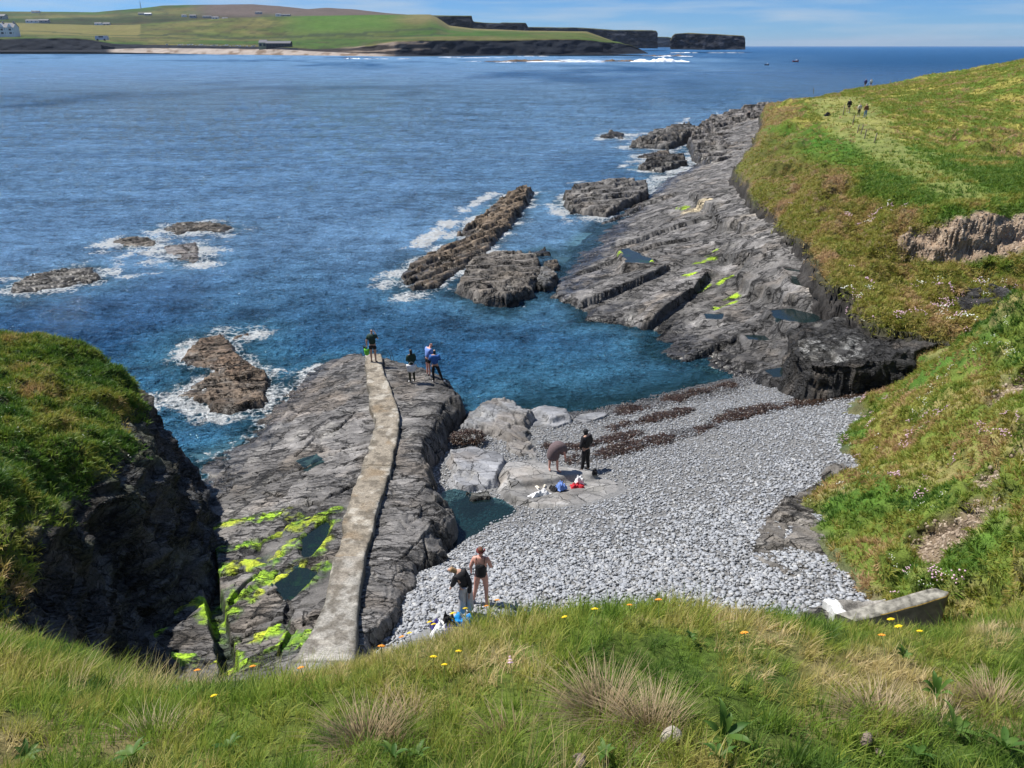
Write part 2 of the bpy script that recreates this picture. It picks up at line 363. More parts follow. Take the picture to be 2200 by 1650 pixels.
SHINGLE = surface_mat('beach_shingle', rough=.85, grain=14, grain_amt=.5, bump=.05, bscale=10, patch=.8, patch_amt=.1)

# ------------------------------------------------------------------ beach and sea bed
BEACH = RBF(pz([(1140,890,.12),(1250,890,.1),(1400,852,0),(1560,812,0),(1650,830,.5),(1930,832,2.0),(1750,850,1.1),(1600,900,1.1),(1400,900,.55),(1250,960,.75),
  (1250,1013,1.1),(1100,1000,.9),(1000,980,.7),(1000,1100,1.0),(1000,1140,1.05),(960,1185,1.55),(1100,1150,1.9),(1300,1120,1.9),(1500,1050,2.1),(1800,1000,2.4),
  (1650,1150,2.7),(1400,1250,2.9),(1040,1300,2.9),(900,1300,2.6),(880,1230,2.1),(800,1390,2.7),(1700,1300,3.2),(1300,1330,3.2),(1200,1080,1.45),(1050,1000,.8),
  (1140,800,-1.2),(1400,780,-1),(1000,800,-1.8),(1500,760,-.6),(1250,700,-1.6),(1000,680,-3),(600,850,-3),(1300,500,-1),(1500,360,-1.5),(1000,900,.3),(950,1000,.8),(1060,900,.2)])
  +[(0,9,3.6),(8,9,4.2),(-6,10,3.4),(-14,20,-.5),(-14,60,-5),(30,60,2),(20,30,2.6),(13,13,3.8)], .3)
X, Y = fan(560, 2150, 9.5, 62, 430, 330)
beach_n = lambda x, y: .10*fbm2(x*.35, y*.5, 3, 60)+.02*fbm2(x*3, y*3, 3, 61)
Z = BEACH(X, Y)+beach_n(X, Y)
WEED = [pol([(1255,990,.9),(1330,975,.9),(1400,955,.8),(1490,930,.9),(1560,905,.9),(1640,880,1),(1720,862,1.2),(1860,843,1.6)]), pol([(1320,925,.4),(1400,905,.5),(1470,890,.5)]),
        pol([(1330,890,.1),(1430,868,.1),(1500,845,.15),(1560,830,.2)]), pol([(1180,960,.7),(1240,965,.75),(1300,950,.7),(1370,935,.7)])]
POOL = pol([(958,1100),(975,1068),(1060,1088),(1078,1100),(1012,1122),(1012,1150),(985,1180),(955,1200),(945,1180),(962,1150)], 1.25)
wd = np.minimum.reduce([dline(w, X, Y)*k for w, k in zip(WEED, (1, 1.3, 1.2, 1.6))])
weedm = ss(.75, .15, wd+.55*fbm2(X*.9, Y*.9, 3, 70))
pd = sdf(POOL, X, Y); Z = Z-.3*ss(-.3, .5, pd)
c = np.ones(X.shape+(3,), np.float32)*np.float32(.16)
c = mixc(c, (.06, .04, .03), .8*weedm)
wetm = 1-ss(.05, .35, Z+.12*fbm2(X*1.5, Y*1.5, 3, 71)); c = mixc(c, (.05, .05, .05), .75*wetm); c = mixc(c, (.05, .10, .09), ss(-.2, -1., Z))
surf('beach', X, Y, Z, np.ones(X.shape, bool), SHINGLE, c, {'wet': wetm*.8})
beach = bpy.data.objects['beach']; beach['kind'] = 'structure'
BG = (X, Y, Z); B_weed, B_wet, B_pool = weedm, wetm, pd
beach_z = lambda x, y: float((BEACH(np.array([x]), np.array([y]))+beach_n(np.array([x]), np.array([y])))[0])

# ------------------------------------------------------------------ left rock platform with the walkway
PIER_L = [(783,760,1.35),(788,800,1.5),(795,870,1.7),(808,900,1.8),(797,950,2.0),(781,1000,2.2),(762,1050,2.4),(745,1100,2.6),(727,1170,2.85),(717,1200,3.0),(706,1250,3.15),(697,1300,3.35),(672,1350,3.6),(640,1405,3.85),(600,1450,4.1),(560,1500,4.3)]
PIER_R = [(820,760,1.35),(826,800,1.5),(853,870,1.7),(858,900,1.8),(853,950,2.0),(842,1000,2.2),(825,1050,2.4),(808,1100,2.6),(791,1170,2.85),(784,1200,3.0),(776,1250,3.15),(770,1300,3.35),(766,1350,3.6),(765,1405,3.85),(763,1450,4.1),(762,1500,4.3)]
PLAT_POLY = pol([(760,757,.6),(835,772,1.2),(900,790,1.3),(960,812,1.35),(985,840,1.4),(990,860,1.4),(950,885,1.5),(935,912,1.6),(905,958,1.8),(922,1015,1.9),(955,1074,1.95),(967,1112,2),(962,1152,2.1),(933,1188,2.3),
   (885,1212,2.4),(880,1248,2.6),(860,1282,2.8),(824,1320,3.0),(775,1362,3.3),(770,1480,3.9),(480,1520,3.0),(300,1450,2.4),(330,1250,1.5),(380,1100,.6),(395,1000,.0),(470,975,0),(525,955,0),(560,890,0),(640,815,0),(700,780,.1)])
PLAT = RBF(pz([(780,765,1.0),(800,762,1.1),(700,795,.45),(640,825,.1),(570,893,0),(540,935,0),(470,980,.05),(400,1000,-.05),(700,900,1.3),(620,950,.75),(600,1050,1.25),(500,1050,.6),(430,1080,.35),(700,1050,2.05),
   (640,1150,2.15),(560,1150,1.7),(470,1150,1.3),(450,1250,1.7),(480,1400,2.25),(600,1300,2.5),(640,1400,3.1),(560,1420,2.8),(330,1380,2.1),(400,1350,2.1),(860,780,1.25),(950,830,1.4),(900,850,1.65),(930,880,1.7),(880,950,1.95),
   (890,1000,2.1),(870,1100,2.5),(930,1100,2.2),(850,1200,2.8),(800,1300,3.2),(850,1260,2.9),(790,1380,3.5),(900,1160,2.5)]+[(a,b,c-.22) for a,b,c in PIER_L[1::2]]+[(a,b,c-.22) for a,b,c in PIER_R[1::2]])+[(-16,28,-1),(-14,15,2)], .1)
GULLY = pol([(432,1085,.4),(440,1130,1),(447,1200,1.4),(458,1280,1.7),(472,1350,2),(490,1425,2.3),(496,1460,2.5)])
MAINCRACK = [pol(a, z_) for a, z_ in [([(799,945),(742,955),(700,966),(642,984),(569,1005)],1.7),([(765,887),(724,923),(679,928),(633,964)],1.3),([(574,1270),(600,1262),(615,1290),(622,1320),(615,1350),(630,1380),(600,1440)],2.4),([(560,1240),(530,1260),(495,1300)],1.9),
  ([(620,1080),(690,1085),(760,1050)],1.9),([(500,1060),(560,1050),(620,1080)],1.2),([(455,1235),(520,1228),(560,1240)],1.8),([(470,1370),(560,1365),(620,1350)],2.3),([(650,1340),(700,1335)],2.9),([(460,1160),(600,1165)],1.6)]]
def plat_h(x, y):
    q = PLAT(x, y); d = sdf(PLAT_POLY, x, y)+.22*fbm2(x*1.4, y*1.4, 4, 3)+.25*fbm2(x*.5, y*.5, 2, 8)
    right = ss(-3.6, -2.0, x+(y-14)*.02)                       # the ragged ridge beside the walkway
    g = q*1.0+.10*(x*.45+y*.35)+.22*fbm2(x*.22, y*.22, 4, 11)
    st = stairs(g, .24, .10, .05)-g
    st2 = stairs(g+.35*fbm2(x*.6, y*.6, 3, 13), .17, .22)-(g+.35*fbm2(x*.6, y*.6, 3, 13))
    dz, i, ck = rock(x, y, .30, 4.4, 1.7, .022, .10, 2)
    dz2, i2, ck2 = rock(x, y, 1.2, 1.5, .5, .16, .22, 21, .3)
    wx, wy = x+.10*fbm2(x*2.5, y*2.5, 3, 16), y+.10*fbm2(x*2.5, y*2.5, 3, 17)
    mc = np.minimum.reduce([dline(k_, wx, wy) for k_ in MAINCRACK]); mck = ss(.10, .03, mc)
    z = q-.16*mck+st*(1-right)*.38+st2*right*1.15+dz*(1-right)+dz2*right+.16*right*fbm2(x*.8, y*.8, 4, 15)
    e = ss(0, .55, d); z = z-.35*(1-e)*right*(1-ss(.0,.9,d))
    z = z-ss(0.02, -.75, d)*2.2
    return z, np.where(right > .5, i2, i), np.clip(ck*(1-right)+ck2*right+mck, 0, 1), d, right
X, Y = fan(270, 1010, 10.5, 41, 480, 560)
Z, i, ck, d, right = plat_h(X, Y)
gd = dline(GULLY, X, Y)+.04*fbm2(X*3, Y*3, 2, 4); Z = Z-.55*ss(.26, .13, gd)
TP = [(pol([(652,1152),(700,1120),(712,1128),(690,1175),(668,1205),(650,1195),(645,1160)], 2.15), 2.12), (pol([(590,1255),(640,1222),(688,1228),(660,1265),(628,1295),(610,1285)], 2.3), 2.33), (pol([(640,988),(680,975),(690,985),(655,1002)], 1.55), 1.52)]
for pp, zz in TP:
    dd = sdf(pp, X, Y)+.1*fbm2(X*2, Y*2, 3, 9); Z = Z*(1-ss(-.25, .05, dd))+np.minimum(Z, zz+.10-.35*ss(-.15, .25, dd))*ss(-.25, .05, dd)
c, w = rock_col(X, Y, Z, i, ck)
c = c*(1-.38*right)[..., None]
c = mixc(c, (.19, .15, .115), .4*ss(.8, .1, dline(pol([(660,820,.6),(600,880,.4),(700,860,1)]), X, Y)-.6))
# green weed: bright patches along the cracks and pools
ALG = [pol(a, zz) for a, zz in [([(430,1105),(520,1105),(600,1110),(640,1140)],1.6),([(640,1140),(720,1110)],1.9),([(450,1180),(560,1170),(620,1155),(650,1150)],1.6),([(455,1215),(540,1210),(570,1200),(600,1225)],1.8),([(560,1240),(610,1245),(640,1225)],2.1),
   ([(690,1115),(712,1128),(680,1195)],2.2),([(455,1290),(540,1300)],1.8),([(470,1310),(500,1330),(480,1350)],2),([(480,1400),(560,1420),(620,1430)],2.6),([(490,1370),(585,1375)],2.3),([(420,1270),(360,1310),(315,1370)],2.0),([(430,1290),(452,1330)],1.9),([(375,1410),(420,1415)],2.3),([(630,1370),(670,1375)],2.8),([(690,1235),(660,1270)],2.3),([(640,1170),(625,1180),(600,1190)],2.0),([(500,1350),(490,1420),(560,1440),(610,1425)],2.6)]]
al = np.minimum.reduce([dline(a, X, Y) for a in ALG])
an = fbm2(X*1.6, Y*2.2, 4, 90); alg = ss(.05, -.12, al-.27-.5*an)*ss(-.25, .25, .2+fbm2(X*3.5, Y*3.5, 3, 93))
algw = ss(.1, -.1, al-.32-.4*an)
c = mixc(c, (.030, .045, .022), .6*algw); c = mixc(c, (.03, .05, .03), .85*ss(.30, .12, gd))
ac = np.ones(X.shape+(3,), np.float32)*np.float32((.26, .43, .02)); ac = mixc(ac, (.07, .17, .02), ss(-.2, .5, fbm2(X*2.5, Y*2.5, 4, 96))); ac = mixc(ac, (.36, .42, .03), ss(.15, .5, fbm2(X*1.1, Y*1.1, 2, 98)))
c = c*(1-alg[..., None])+ac*alg[..., None]
Z = Z+.03*alg*(1+fbm2(X*14, Y*14, 2, 97))
wet = np.clip(w+.6*algw*(1-alg), 0, 1)
surf('rock_platform', X, Y, Z, (d > -.9), ROCK, c, {'wet': wet})
tag(bpy.data.objects['rock_platform'], kind='structure')
PG = (X, Y, Z)
# walkway: four concrete sections
def pier():
    m, t = nmat('old_concrete'); l = t.links.new
    out = nd(t, 'ShaderNodeOutputMaterial'); b = nd(t, 'ShaderNodeBsdfPrincipled', inp={'Roughness': .9, 'Specular IOR Level': .3})
    at = nd(t, 'ShaderNodeAttribute', attribute_name='col'); geo = nd(t, 'ShaderNodeNewGeometry')
    n1 = nd(t, 'ShaderNodeTexNoise', inp={'Scale': 16, 'Detail': 8, 'Roughness': .75}); mr = nd(t, 'ShaderNodeMapRange', inp={'From Min': .35, 'From Max': .65, 'To Min': .5, 'To Max': 1.4})
    vm = nd(t, 'ShaderNodeVectorMath', operation='SCALE'); bp = nd(t, 'ShaderNodeBump', inp={'Strength': .9, 'Distance': .03})
    l(geo.outputs['Position'], n1.inputs['Vector']); l(n1.outputs[0], mr.inputs[0]); l(at.outputs[0], vm.inputs[0]); l(mr.outputs[0], vm.inputs['Scale'])
    l(vm.outputs[0], b.inputs['Base Color']); l(n1.outputs[0], bp.inputs['Height']); l(bp.outputs[0], b.inputs['Normal']); l(b.outputs[0], out.inputs[0])
    A, B = np.array(pz(PIER_L)), np.array(pz(PIER_R))
    root = link(bpy.data.objects.new('concrete_walkway', None)); root.location = tuple((A[8]+B[8])/2)
    tag(root, 'long narrow weathered concrete walkway running down the rock platform to the water', 'walkway')
    s = np.concatenate([[0], np.cumsum(np.linalg.norm((A+B)[1:]-(A+B)[:-1], axis=1)/2)])
    cuts = [0, s[2]+.6, s[5], s[9]-.1, s[13]+.4, s[-1]]
    for k in range(5):
        g = .012 if k else 0
        v = np.arange(cuts[k]+g, cuts[k+1]-g, .045); v[-1] = cuts[k+1]-.02
        a = np.stack([np.interp(v, s, A[:, j]) for j in range(3)], 1); b_ = np.stack([np.interp(v, s, B[:, j]) for j in range(3)], 1)
        ja = (.10*fbm2(v*1.3, v*0, 4, 5)*(1.2 if k < 3 else .5))[:, None]; jb = (.07*fbm2(v*1.3, v*0+9, 4, 6)*(1.2 if k < 3 else .4))[:, None]
        dr = (b_-a)/np.linalg.norm(b_-a, axis=1, keepdims=True); a = a+dr*ja; b_ = b_+dr*jb
        w = np.concatenate([[0, 0], np.linspace(0, 1, 26), [1, 1]])
        P = a[:, None]*(1-w)[None, :, None]+b_[:, None]*w[None, :, None]
        P[..., 2] += .02*fbm2(P[..., 0]*4, P[..., 1]*4, 4, 7)+.03*fbm2(P[..., 0], P[..., 1], 2, 8)+(.0, .015, -.02, .03, 0)[k]
        ed = np.minimum(w, 1-w)[None, :]; P[..., 2] -= .02*(ed < .03)
        P[:, 0, 2] = P[:, 2, 2]-.6; P[:, -1, 2] = P[:, -3, 2]-.6; P[:, 1, 2] = P[:, 2, 2]-.02; P[:, -2, 2] = P[:, -3, 2]-.02
        P[:, 0, :2] -= dr[:, :2]*.05; P[:, -1, :2] += dr[:, :2]*.05
        e0, e1 = P[:1].copy(), P[-1:].copy(); e0[..., 2] -= .6; e1[..., 2] -= .6; P = np.concatenate([e0, P, e1])
        x, y = P[..., 0], P[..., 1]
        cc = np.ones(x.shape+(3,), np.float32)*np.float32((.31, .295, .265) if k >= 3 else (.275, .24, .19))
        cc = mixc(cc, (.21, .155, .095), .75*ss(.0, .5, fbm2(x*1.5, y*1.1, 5, 9))*(1 if k < 3 else .4))
        cc = mixc(cc, (.10, .085, .065), .7*ss(.0, .4, fbm2(x*3.4, y*3.4, 5, 10))); cc = mixc(cc, (.09, .085, .07), .6*ss(.35, .5, np.abs(w[None, :]-.5)+.1*fbm2(x*3, y*3, 3, 14)))
        cc = mixc(cc, (.52, .49, .43), .5*ss(.15, .5, fbm2(x*2.4+5, y*2.4, 4, 12)))
        V = P.reshape(-1, 3)-np.array(root.location)
        mesh_np('concrete_section', V, grid_faces(P.shape[0], P.shape[1]), m, cc, parent=root)
pier()
def water_patch(name, poly, z, wob, off=.12, st=.05):
    """flat water with the wobbling outline of its hollow; wob(x, y) is the same noise that shaped the hollow"""
    a = np.array(poly); X, Y = rect(a[:, 0].min()-.5, a[:, 0].max()+.5, a[:, 1].min()-.5, a[:, 1].max()+.5, st)
    d = sdf(poly, X, Y)+wob(X, Y); V = np.stack([X, Y, np.full(X.shape, z)], -1).reshape(-1, 3); Fc = grid_faces(*X.shape, d > -off)
    V, Fc = compact(V, Fc); c0 = V.mean(0); o = mesh_np(name, V-c0, Fc, POOLM); o.location = c0; o['kind'] = 'structure'; return o
def pool_mat():
    m, t = nmat('still_pool_water'); l = t.links.new
    out = nd(t, 'ShaderNodeOutputMaterial'); g = nd(t, 'ShaderNodeBsdfGlossy', inp={'Roughness': .03}); tr = nd(t, 'ShaderNodeBsdfTransparent', inp={'Color': (.16, .34, .36, 1)})
    df = nd(t, 'ShaderNodeBsdfDiffuse', inp={'Color': (.02, .04, .045, 1)}); m1 = nd(t, 'ShaderNodeMixShader', inp={0: .35}); fr = nd(t, 'ShaderNodeFresnel', inp={'IOR': 1.4}); mx = nd(t, 'ShaderNodeMixShader')
    n = nd(t, 'ShaderNodeTexNoise', inp={'Scale': 9, 'Detail': 3}); bp = nd(t, 'ShaderNodeBump', inp={'Strength': .6, 'Distance': .006}); geo = nd(t, 'ShaderNodeNewGeometry')
    l(geo.outputs['Position'], n.inputs['Vector']); l(n.outputs[0], bp.inputs['Height']); l(bp.outputs[0], g.inputs['Normal']); l(bp.outputs[0], fr.inputs['Normal'])
    l(tr.outputs[0], m1.inputs[1]); l(df.outputs[0], m1.inputs[2]); l(fr.outputs[0], mx.inputs[0]); l(m1.outputs[0], mx.inputs[1]); l(g.outputs[0], mx.inputs[2]); l(mx.outputs[0], out.inputs[0]); return m
POOLM = pool_mat()
for pp, zz in TP: water_patch('tide_pool', pp, zz, lambda x, y: .1*fbm2(x*2, y*2, 3, 9))
water_patch('tide_pool', POOL, 1.3, lambda x, y: 0*x, .5)
# ------------------------------------------------------------------ right rock shelf
SH_POLY = pol([(1192,598,.3),(1188,636,.1),(1240,655,.1),(1262,688,.1),(1320,694,.1),(1395,708,.1),(1400,760,.1),(1500,782,.1),(1560,806,.1),(1645,838,.5),(1760,855,1.2),(1930,835,2),(2150,790,2.6),(2300,700,3),(2300,560,4),(2000,560,4.5),(1800,430,5),
   (1720,300,6),(1690,225,6),(1640,246,4.5),(1585,250,3.2),(1500,262,1.5),(1484,280,1.0),(1488,322,.2),(1530,335,.3),(1500,345,.1),(1440,370,0),(1400,395,0),(1345,440,0),(1300,470,.0),(1262,500,.0),(1225,540,0),(1205,565,0)])
SHF = RBF(pz([(1195,600,.5),(1190,630,.4),(1250,650,.5),(1270,685,.35),(1390,700,.4),(1405,755,.25),(1500,780,.2),(1560,800,.2),(1640,835,.6),(1300,600,1.0),(1420,600,1.45),(1500,620,1.25),(1420,660,1.1),(1500,700,.9),(1600,760,1.1),
   (1215,560,.2),(1260,500,.1),(1330,460,.0),(1400,400,0),(1460,360,0),(1500,345,.25),(1400,520,1.6),(1480,470,1.7),(1480,400,1.7),(1550,370,2.4),(1590,345,3.2),(1530,320,1.8),(1640,250,4.6),(1590,250,3.3),(1500,270,1.8),(1490,310,1.2),
   (1470,420,1.9),(1520,500,2.0),(1570,560,1.9),(1500,415,3.0),(1560,470,3.0),(1600,530,3.0),(1620,420,3.6),(1650,480,3.6),(1730,520,4.2),(1700,560,3.2),(1640,560,3.0),(1800,600,3.6),(1850,640,3.9),(1750,630,2.9),(1610,590,2.3),
   (1600,640,1.5),(1690,690,2.0),(1800,690,2.4),(1900,690,2.7),(1950,700,2.9),(1650,790,1.0),(1750,840,1.2),(1930,830,2),(2100,750,3),(2250,700,3.4)])+[(40,45,5),(60,100,6)], .1)
LA = sorted(pol([(1186,635),(1240,642),(1300,632),(1363,617),(1400,606),(1435,590)], .8)); LB = sorted(pol([(1250,686),(1314,688),(1383,691),(1432,672),(1470,650),(1515,620)], .8))
LC = sorted(pol([(1350,505),(1420,490),(1480,480),(1530,478)], 1.6)); LE = sorted(pol([(1260,560),(1330,545),(1400,530),(1500,520)], 1.3)); LF = sorted(pol([(1420,755),(1500,738),(1600,722),(1680,716)], 1.0)); LG = sorted(pol([(1300,470),(1380,440),(1450,430)], .6))
UPPER = pol([(1560,395,2.5),(1480,428,2.2),(1505,450,2.4),(1540,461,2.4),(1528,485,2.3),(1575,498,2.5),(1610,510,2.6),(1550,545,2.2),(1604,566,2.5),(1578,592,2.2),(1610,612,2.2),(1659,624,2.4),(1693,648,2.4),(1742,665,2.4),(1831,700,2.5),(1890,716,2.6),(2100,720,3.4),(2300,640,4),(2300,480,5),(1900,380,5),(1700,320,5)])
def ledge(x, y, line, h, back, wob):
    a = np.array(line); yl = np.interp(x, a[:, 0], a[:, 1]); inside = ss(a[0, 0]-1.2, a[0, 0], x)*ss(a[-1, 0]+1.5, a[-1, 0], x)
    s_ = y-yl+wob
    return h*inside*ss(-.02, .10, s_)*(1-ss(.2, back, s_)), np.exp(-((s_-.03)/.13)**2)*inside
def shelf_h(x, y):
    q = SHF(x, y); d = sdf(SH_POLY, x, y)+.5*fbm2(x*.5, y*.5, 4, 103)+.18*fbm2(x*2, y*2, 3, 104)
    r = np.hypot(x-26, y-30)*.13                                         # bedding sweeps round in wide curves
    g = q*.9+r+.28*fbm2(x*.12, y*.12, 4, 105)
    a1 = stairs(g, .42, .09, .05)-g; g2 = g*1+.18*fbm2(x*.5, y*.5, 4, 106); a2 = stairs(g2, .2, .14, .05)-g2
    pa, pr = np.arctan2(y-30, 26-x)*24, np.hypot(x-26, y-30)
    dz, i, ck = rock(pa, pr, 0, 7, .9, .02, .10, 107, .25)
    wob = .35*fbm2(x*.8, y*.8, 4, 120)+.12*fbm2(x*3, y*3, 3, 121)
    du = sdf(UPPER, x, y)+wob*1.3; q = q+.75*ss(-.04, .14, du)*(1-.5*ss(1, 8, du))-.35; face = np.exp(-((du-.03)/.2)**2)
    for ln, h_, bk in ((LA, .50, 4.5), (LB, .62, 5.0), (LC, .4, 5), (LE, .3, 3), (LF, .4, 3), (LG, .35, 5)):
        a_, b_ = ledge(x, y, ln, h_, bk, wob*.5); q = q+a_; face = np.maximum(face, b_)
    up = ss(2.0, 3.0, q); low = ss(46, 38, y)*ss(6, 9, x)
    dz2, i2, ck2 = rock(x, y, .1, 2.2, .7, .08, .15, 108, .3)
    tone = []
    def beds_(sp_, bh, sd):
        sv = pr/sp_+.6*fbm2(pa*.08, pr*.2, 2, sd)+.10*fbm2(pa*.5, pr*.8, 3, sd+1)+.05*fbm2(pa*3, pr*3, 3, sd+2); fl = np.floor(sv); fr = sv-fl
        rb = RND[(fl.astype(np.int64)*37+sd) & 4095]; tone.append(rb-.5); return bh*(.2+1.6*rb)*(ss(1, .93, fr)*fr-.35)
    lam = beds_(1.5, .17, 131)+beds_(.48, .06, 133)*ss(90, 60, y)
    mix_ = np.clip(.6*low, 0, 1); dz = dz*.55
    z = q+a1*(.22+.1*up)+a2*(.04+.7*low)+dz*(1-mix_)+dz2*mix_+lam*(1-.5*low)
    z = z-ss(.05, -1.0, d)*2.6-.15*(1-ss(0, .5, d))
    return z, i*(1-mix_)+i2*mix_, np.clip(ck+ck2*mix_, 0, 1), d, up, low, face, tone[0]+.6*tone[1]
X, Y = fan(1170, 2330, 27, 160, 560, 560, .8)
Z, i, ck, d, up, low, face, bt = shelf_h(X, Y)
SP = [(pol([(1690,588),(1740,596),(1790,625),(1800,640),(1740,622),(1700,606)], 3.1), 3.12), (pol([(1650,664),(1700,660),(1760,676),(1790,695),(1720,692),(1660,680)], 2.3), 2.3), (pol([(1330,535),(1350,532),(1400,555),(1395,565),(1345,563)], 1.5), 1.5),
      (pol([(1510,672),(1560,670),(1555,685),(1515,684)], 1.1), 1.1), (pol([(1600,718),(1650,716),(1655,730),(1610,728)], 1.2), 1.2), (pol([(1680,575),(1740,582),(1720,588),(1690,582)], 3.2), 3.25), (pol([(1640,790),(1700,782),(1740,800),(1660,808)], 1.1), 1.05), (pol([(1790,640),(1850,655),(1870,675),(1800,660)], 2.9), 2.9)]
for pp, zz in SP:
    dd = sdf(pp, X, Y)+.2*fbm2(X*1.2, Y*1.2, 3, 9); k = ss(-.6, .05, dd); Z = Z*(1-k)+(zz+.12-.3*ss(-.3, .35, dd)+.04*fbm2(X*2, Y*2, 3, 4))*k
c, w = rock_col(X, Y, Z, i, ck, (.155, .148, .142), wetz=.45, s=7)
c = mixc(c, (.36, .32, .27), .75*ss(.0, .4, fbm2(X*.25, Y*.5, 4, 110))*ss(2.3, 3.3, Z)*ss(-.3, .3, fbm2(X*1.5, Y*3, 3, 111)))
c = mixc(c, (.05, .048, .048), .75*low*ss(-.35, .25, fbm2(X*.5, Y*.5, 4, 112)+.25))
c = c*(1+.45*bt*(1-low))[..., None]
c = mixc(c, (.05, .05, .05), .5*face)  # ledge faces: black broken rock, with some shade put into the colour
c = mixc(c, (.21, .20, .195), .5*(1-low)*ss(-.1, .4, fbm2(np.arctan2(Y-30, 26-X)*3, np.hypot(X-26, Y-30)*1.6, 4, 122))*(1-face))
SALG = [pol(a, zz) for a, zz in [([(1335,540),(1370,552),(1400,560)],1.5),([(1490,550),(1530,545)],2),([(1505,600),(1530,595)],1.8),([(1475,592),(1490,596)],1.4),([(1540,590),(1565,587)],2),([(1557,615),(1585,612)],2),([(1400,400),(1430,380),(1470,362)],.1),([(1545,640),(1580,633)],1.6),([(1525,532),(1545,528)],2.2),([(1455,447),(1475,450)],1.8)]]
al = np.minimum.reduce([dline(a, X, Y)/(1+y_*.0) for a, y_ in [(a, 0) for a in SALG]]); alg = ss(.1, -.1, al-.22-.45*fbm2(X*1.2, Y*1.2, 3, 90))
c = mixc(c, (.33, .5, .02), alg); c = mixc(c, (.5, .42, .28), ss(.3, -.1, dline(pol([(1478,455,1.8),(1515,457,1.9)]), X, Y)-.5))
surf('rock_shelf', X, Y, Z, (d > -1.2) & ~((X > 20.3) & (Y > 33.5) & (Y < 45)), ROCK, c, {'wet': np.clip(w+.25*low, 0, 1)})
tag(bpy.data.objects['rock_shelf'], kind='structure')
SG = (X, Y, Z)
for pp, zz in SP: water_patch('shelf_pool', pp, zz-.05, lambda x, y: .2*fbm2(x*1.2, y*1.2, 3, 9), .06, .1)
# ------------------------------------------------------------------ grassy land with cliffs
GRN = (.12, .165, .03); GRN2 = (.07, .14, .022); STRAW = (.30, .235, .11); SOIL = (.20, .15, .105); OLIVE = (.18, .175, .04)
def turf_col(x, y, s=0, straw=.3):
    c = np.ones(x.shape+(3,), np.float32)*np.float32(GRN)
    c = mixc(c, GRN2, ss(-.1, .4, fbm2(x*.3, y*.3, 4, s+1)))
    c = mixc(c, OLIVE, .8*ss(0, .35, fbm2(x*.5, y*.5, 4, s+2)))
    c = mixc(c, STRAW, straw*2*ss(.0, .5, fbm2(x*.9, y*.9, 4, s+3)))
    return c
def displace(X, Y, Z, amt, s, kind='cliff', mask=None, sc_=1., turf_k=.7):
    """push a surface along its normal: layered rock or lumpy turf"""
    P, N = normals(X, Y, Z); x, y, z = X*sc_, Y*sc_, Z*sc_
    steep = 1-ss(.45, .75, N[..., 2])
    zz = z+.15*x+.1*y
    lay = fbm3(x*.5, y*.5, zz*3.2, 4, s)+.5*fbm3(x*1.2, y*1.2, zz*9, 3, s+5)
    blk = fbm3(x*1.1, y*1.1, z*1.1, 4, s+9)
    tur = fbm2(x*.8, y*.8, 4, s+12)*.6+fbm2(x*2.6, y*2.6, 3, s+14)*.35
    d = amt*(steep*(lay*.75+blk*.6)+(1-steep)*tur*turf_k)
    if mask is not None: d = d*mask
    P = P+N*d[..., None]
    return P[..., 0], P[..., 1], P[..., 2], steep, N
# ---- left promontory
PROM = RBF(pz([(300,1345,2.0),(430,1235,1.6),(437,1150,1.15),(428,1090,.5),(412,1040,0),(398,995,-.3),(385,960,-.6)])+
  [(-8.7,12.6,3.2),(-9.7,12.2,7.4),(-10.3,15,6.2),(-11.3,15,7.2),(-16,15,7.8),(-24,15,8.5),(-9.3,15,2.6),(-10.5,18,5.2),(-11.4,18,6.2),(-13.5,18,6.9),(-18,18,7.5),(-10.8,21,4.2),(-11.7,21,5.3),(-13.4,21,6.1),(-17,21,6.9),
   (-12.0,24,3.5),(-12.9,24,4.9),(-15,24,5.9),(-19,24,6.6),(-26,24,7.2),(-13.1,25.3,3.5),(-13.6,25.4,5.0),(-15.2,26,6.0),(-18.9,27,6.2),(-25,27.5,6.6),(-14.2,28.6,-.6),(-17,30,-.8),(-20,31,-1),(-27,31,-1),(-14.8,27,4.2),(-17,28.2,4.8),(-19.5,28.7,5),(-26,29.3,5),
   (-10,10.5,8.2),(-20,10,9.5),(-8,11,4.5),(-6.5,13.5,2.0),(-7.6,16,1.6),(-8.6,20,.6),(-9,24,-1),(-11,28,-2),(-12,32,-3),(-20,35,-3)], .02)
X, Y = rect(-27, -7.4, 10.4, 32, .055)
Z = PROM(X, Y)
X2, Y2, Z2, steep, N = displace(X, Y, Z, .6, 200, turf_k=1.0)
top = ss(-.35, .45, Z-(5.0+.16*(21-Y)+.7*fbm2(X*.5, Y*.5, 3, 203)))*(1-ss(.35, .1, N[..., 2]))
tf = np.clip(top*1.2*(1-.4*steep), 0, 1)
c = np.ones(X.shape+(3,), np.float32)*np.float32(.085)*(1+.8*fbm3(X*1.5, Y*1.5, Z*6, 4, 204))[..., None]
c = mixc(c, (.085, .07, .055), .6*ss(-.1, .4, fbm3(X*.5, Y*.5, Z*.8, 3, 205)))
c = mixc(c, (.06, .07, .02), .5*ss(.1, .4, fbm3(X*.6, Y*.6, Z*.6, 3, 206))*ss(2, 4, Z))
tc_ = turf_col(X, Y, 210, .25)
c = c*(1-tf[..., None])+tc_*tf[..., None]
surf('grass_topped_headland_rock', X2, Y2, Z2, Z > -.9, CLIFF, c, {'wet': .3*(1-ss(.2, .9, Z))})
o = bpy.data.objects['grass_topped_headland_rock']; o.name = 'cliff_outcrop'; tag(o, kind='structure')
MG = (X2, Y2, Z2); M_turf = tf*(X > -21)

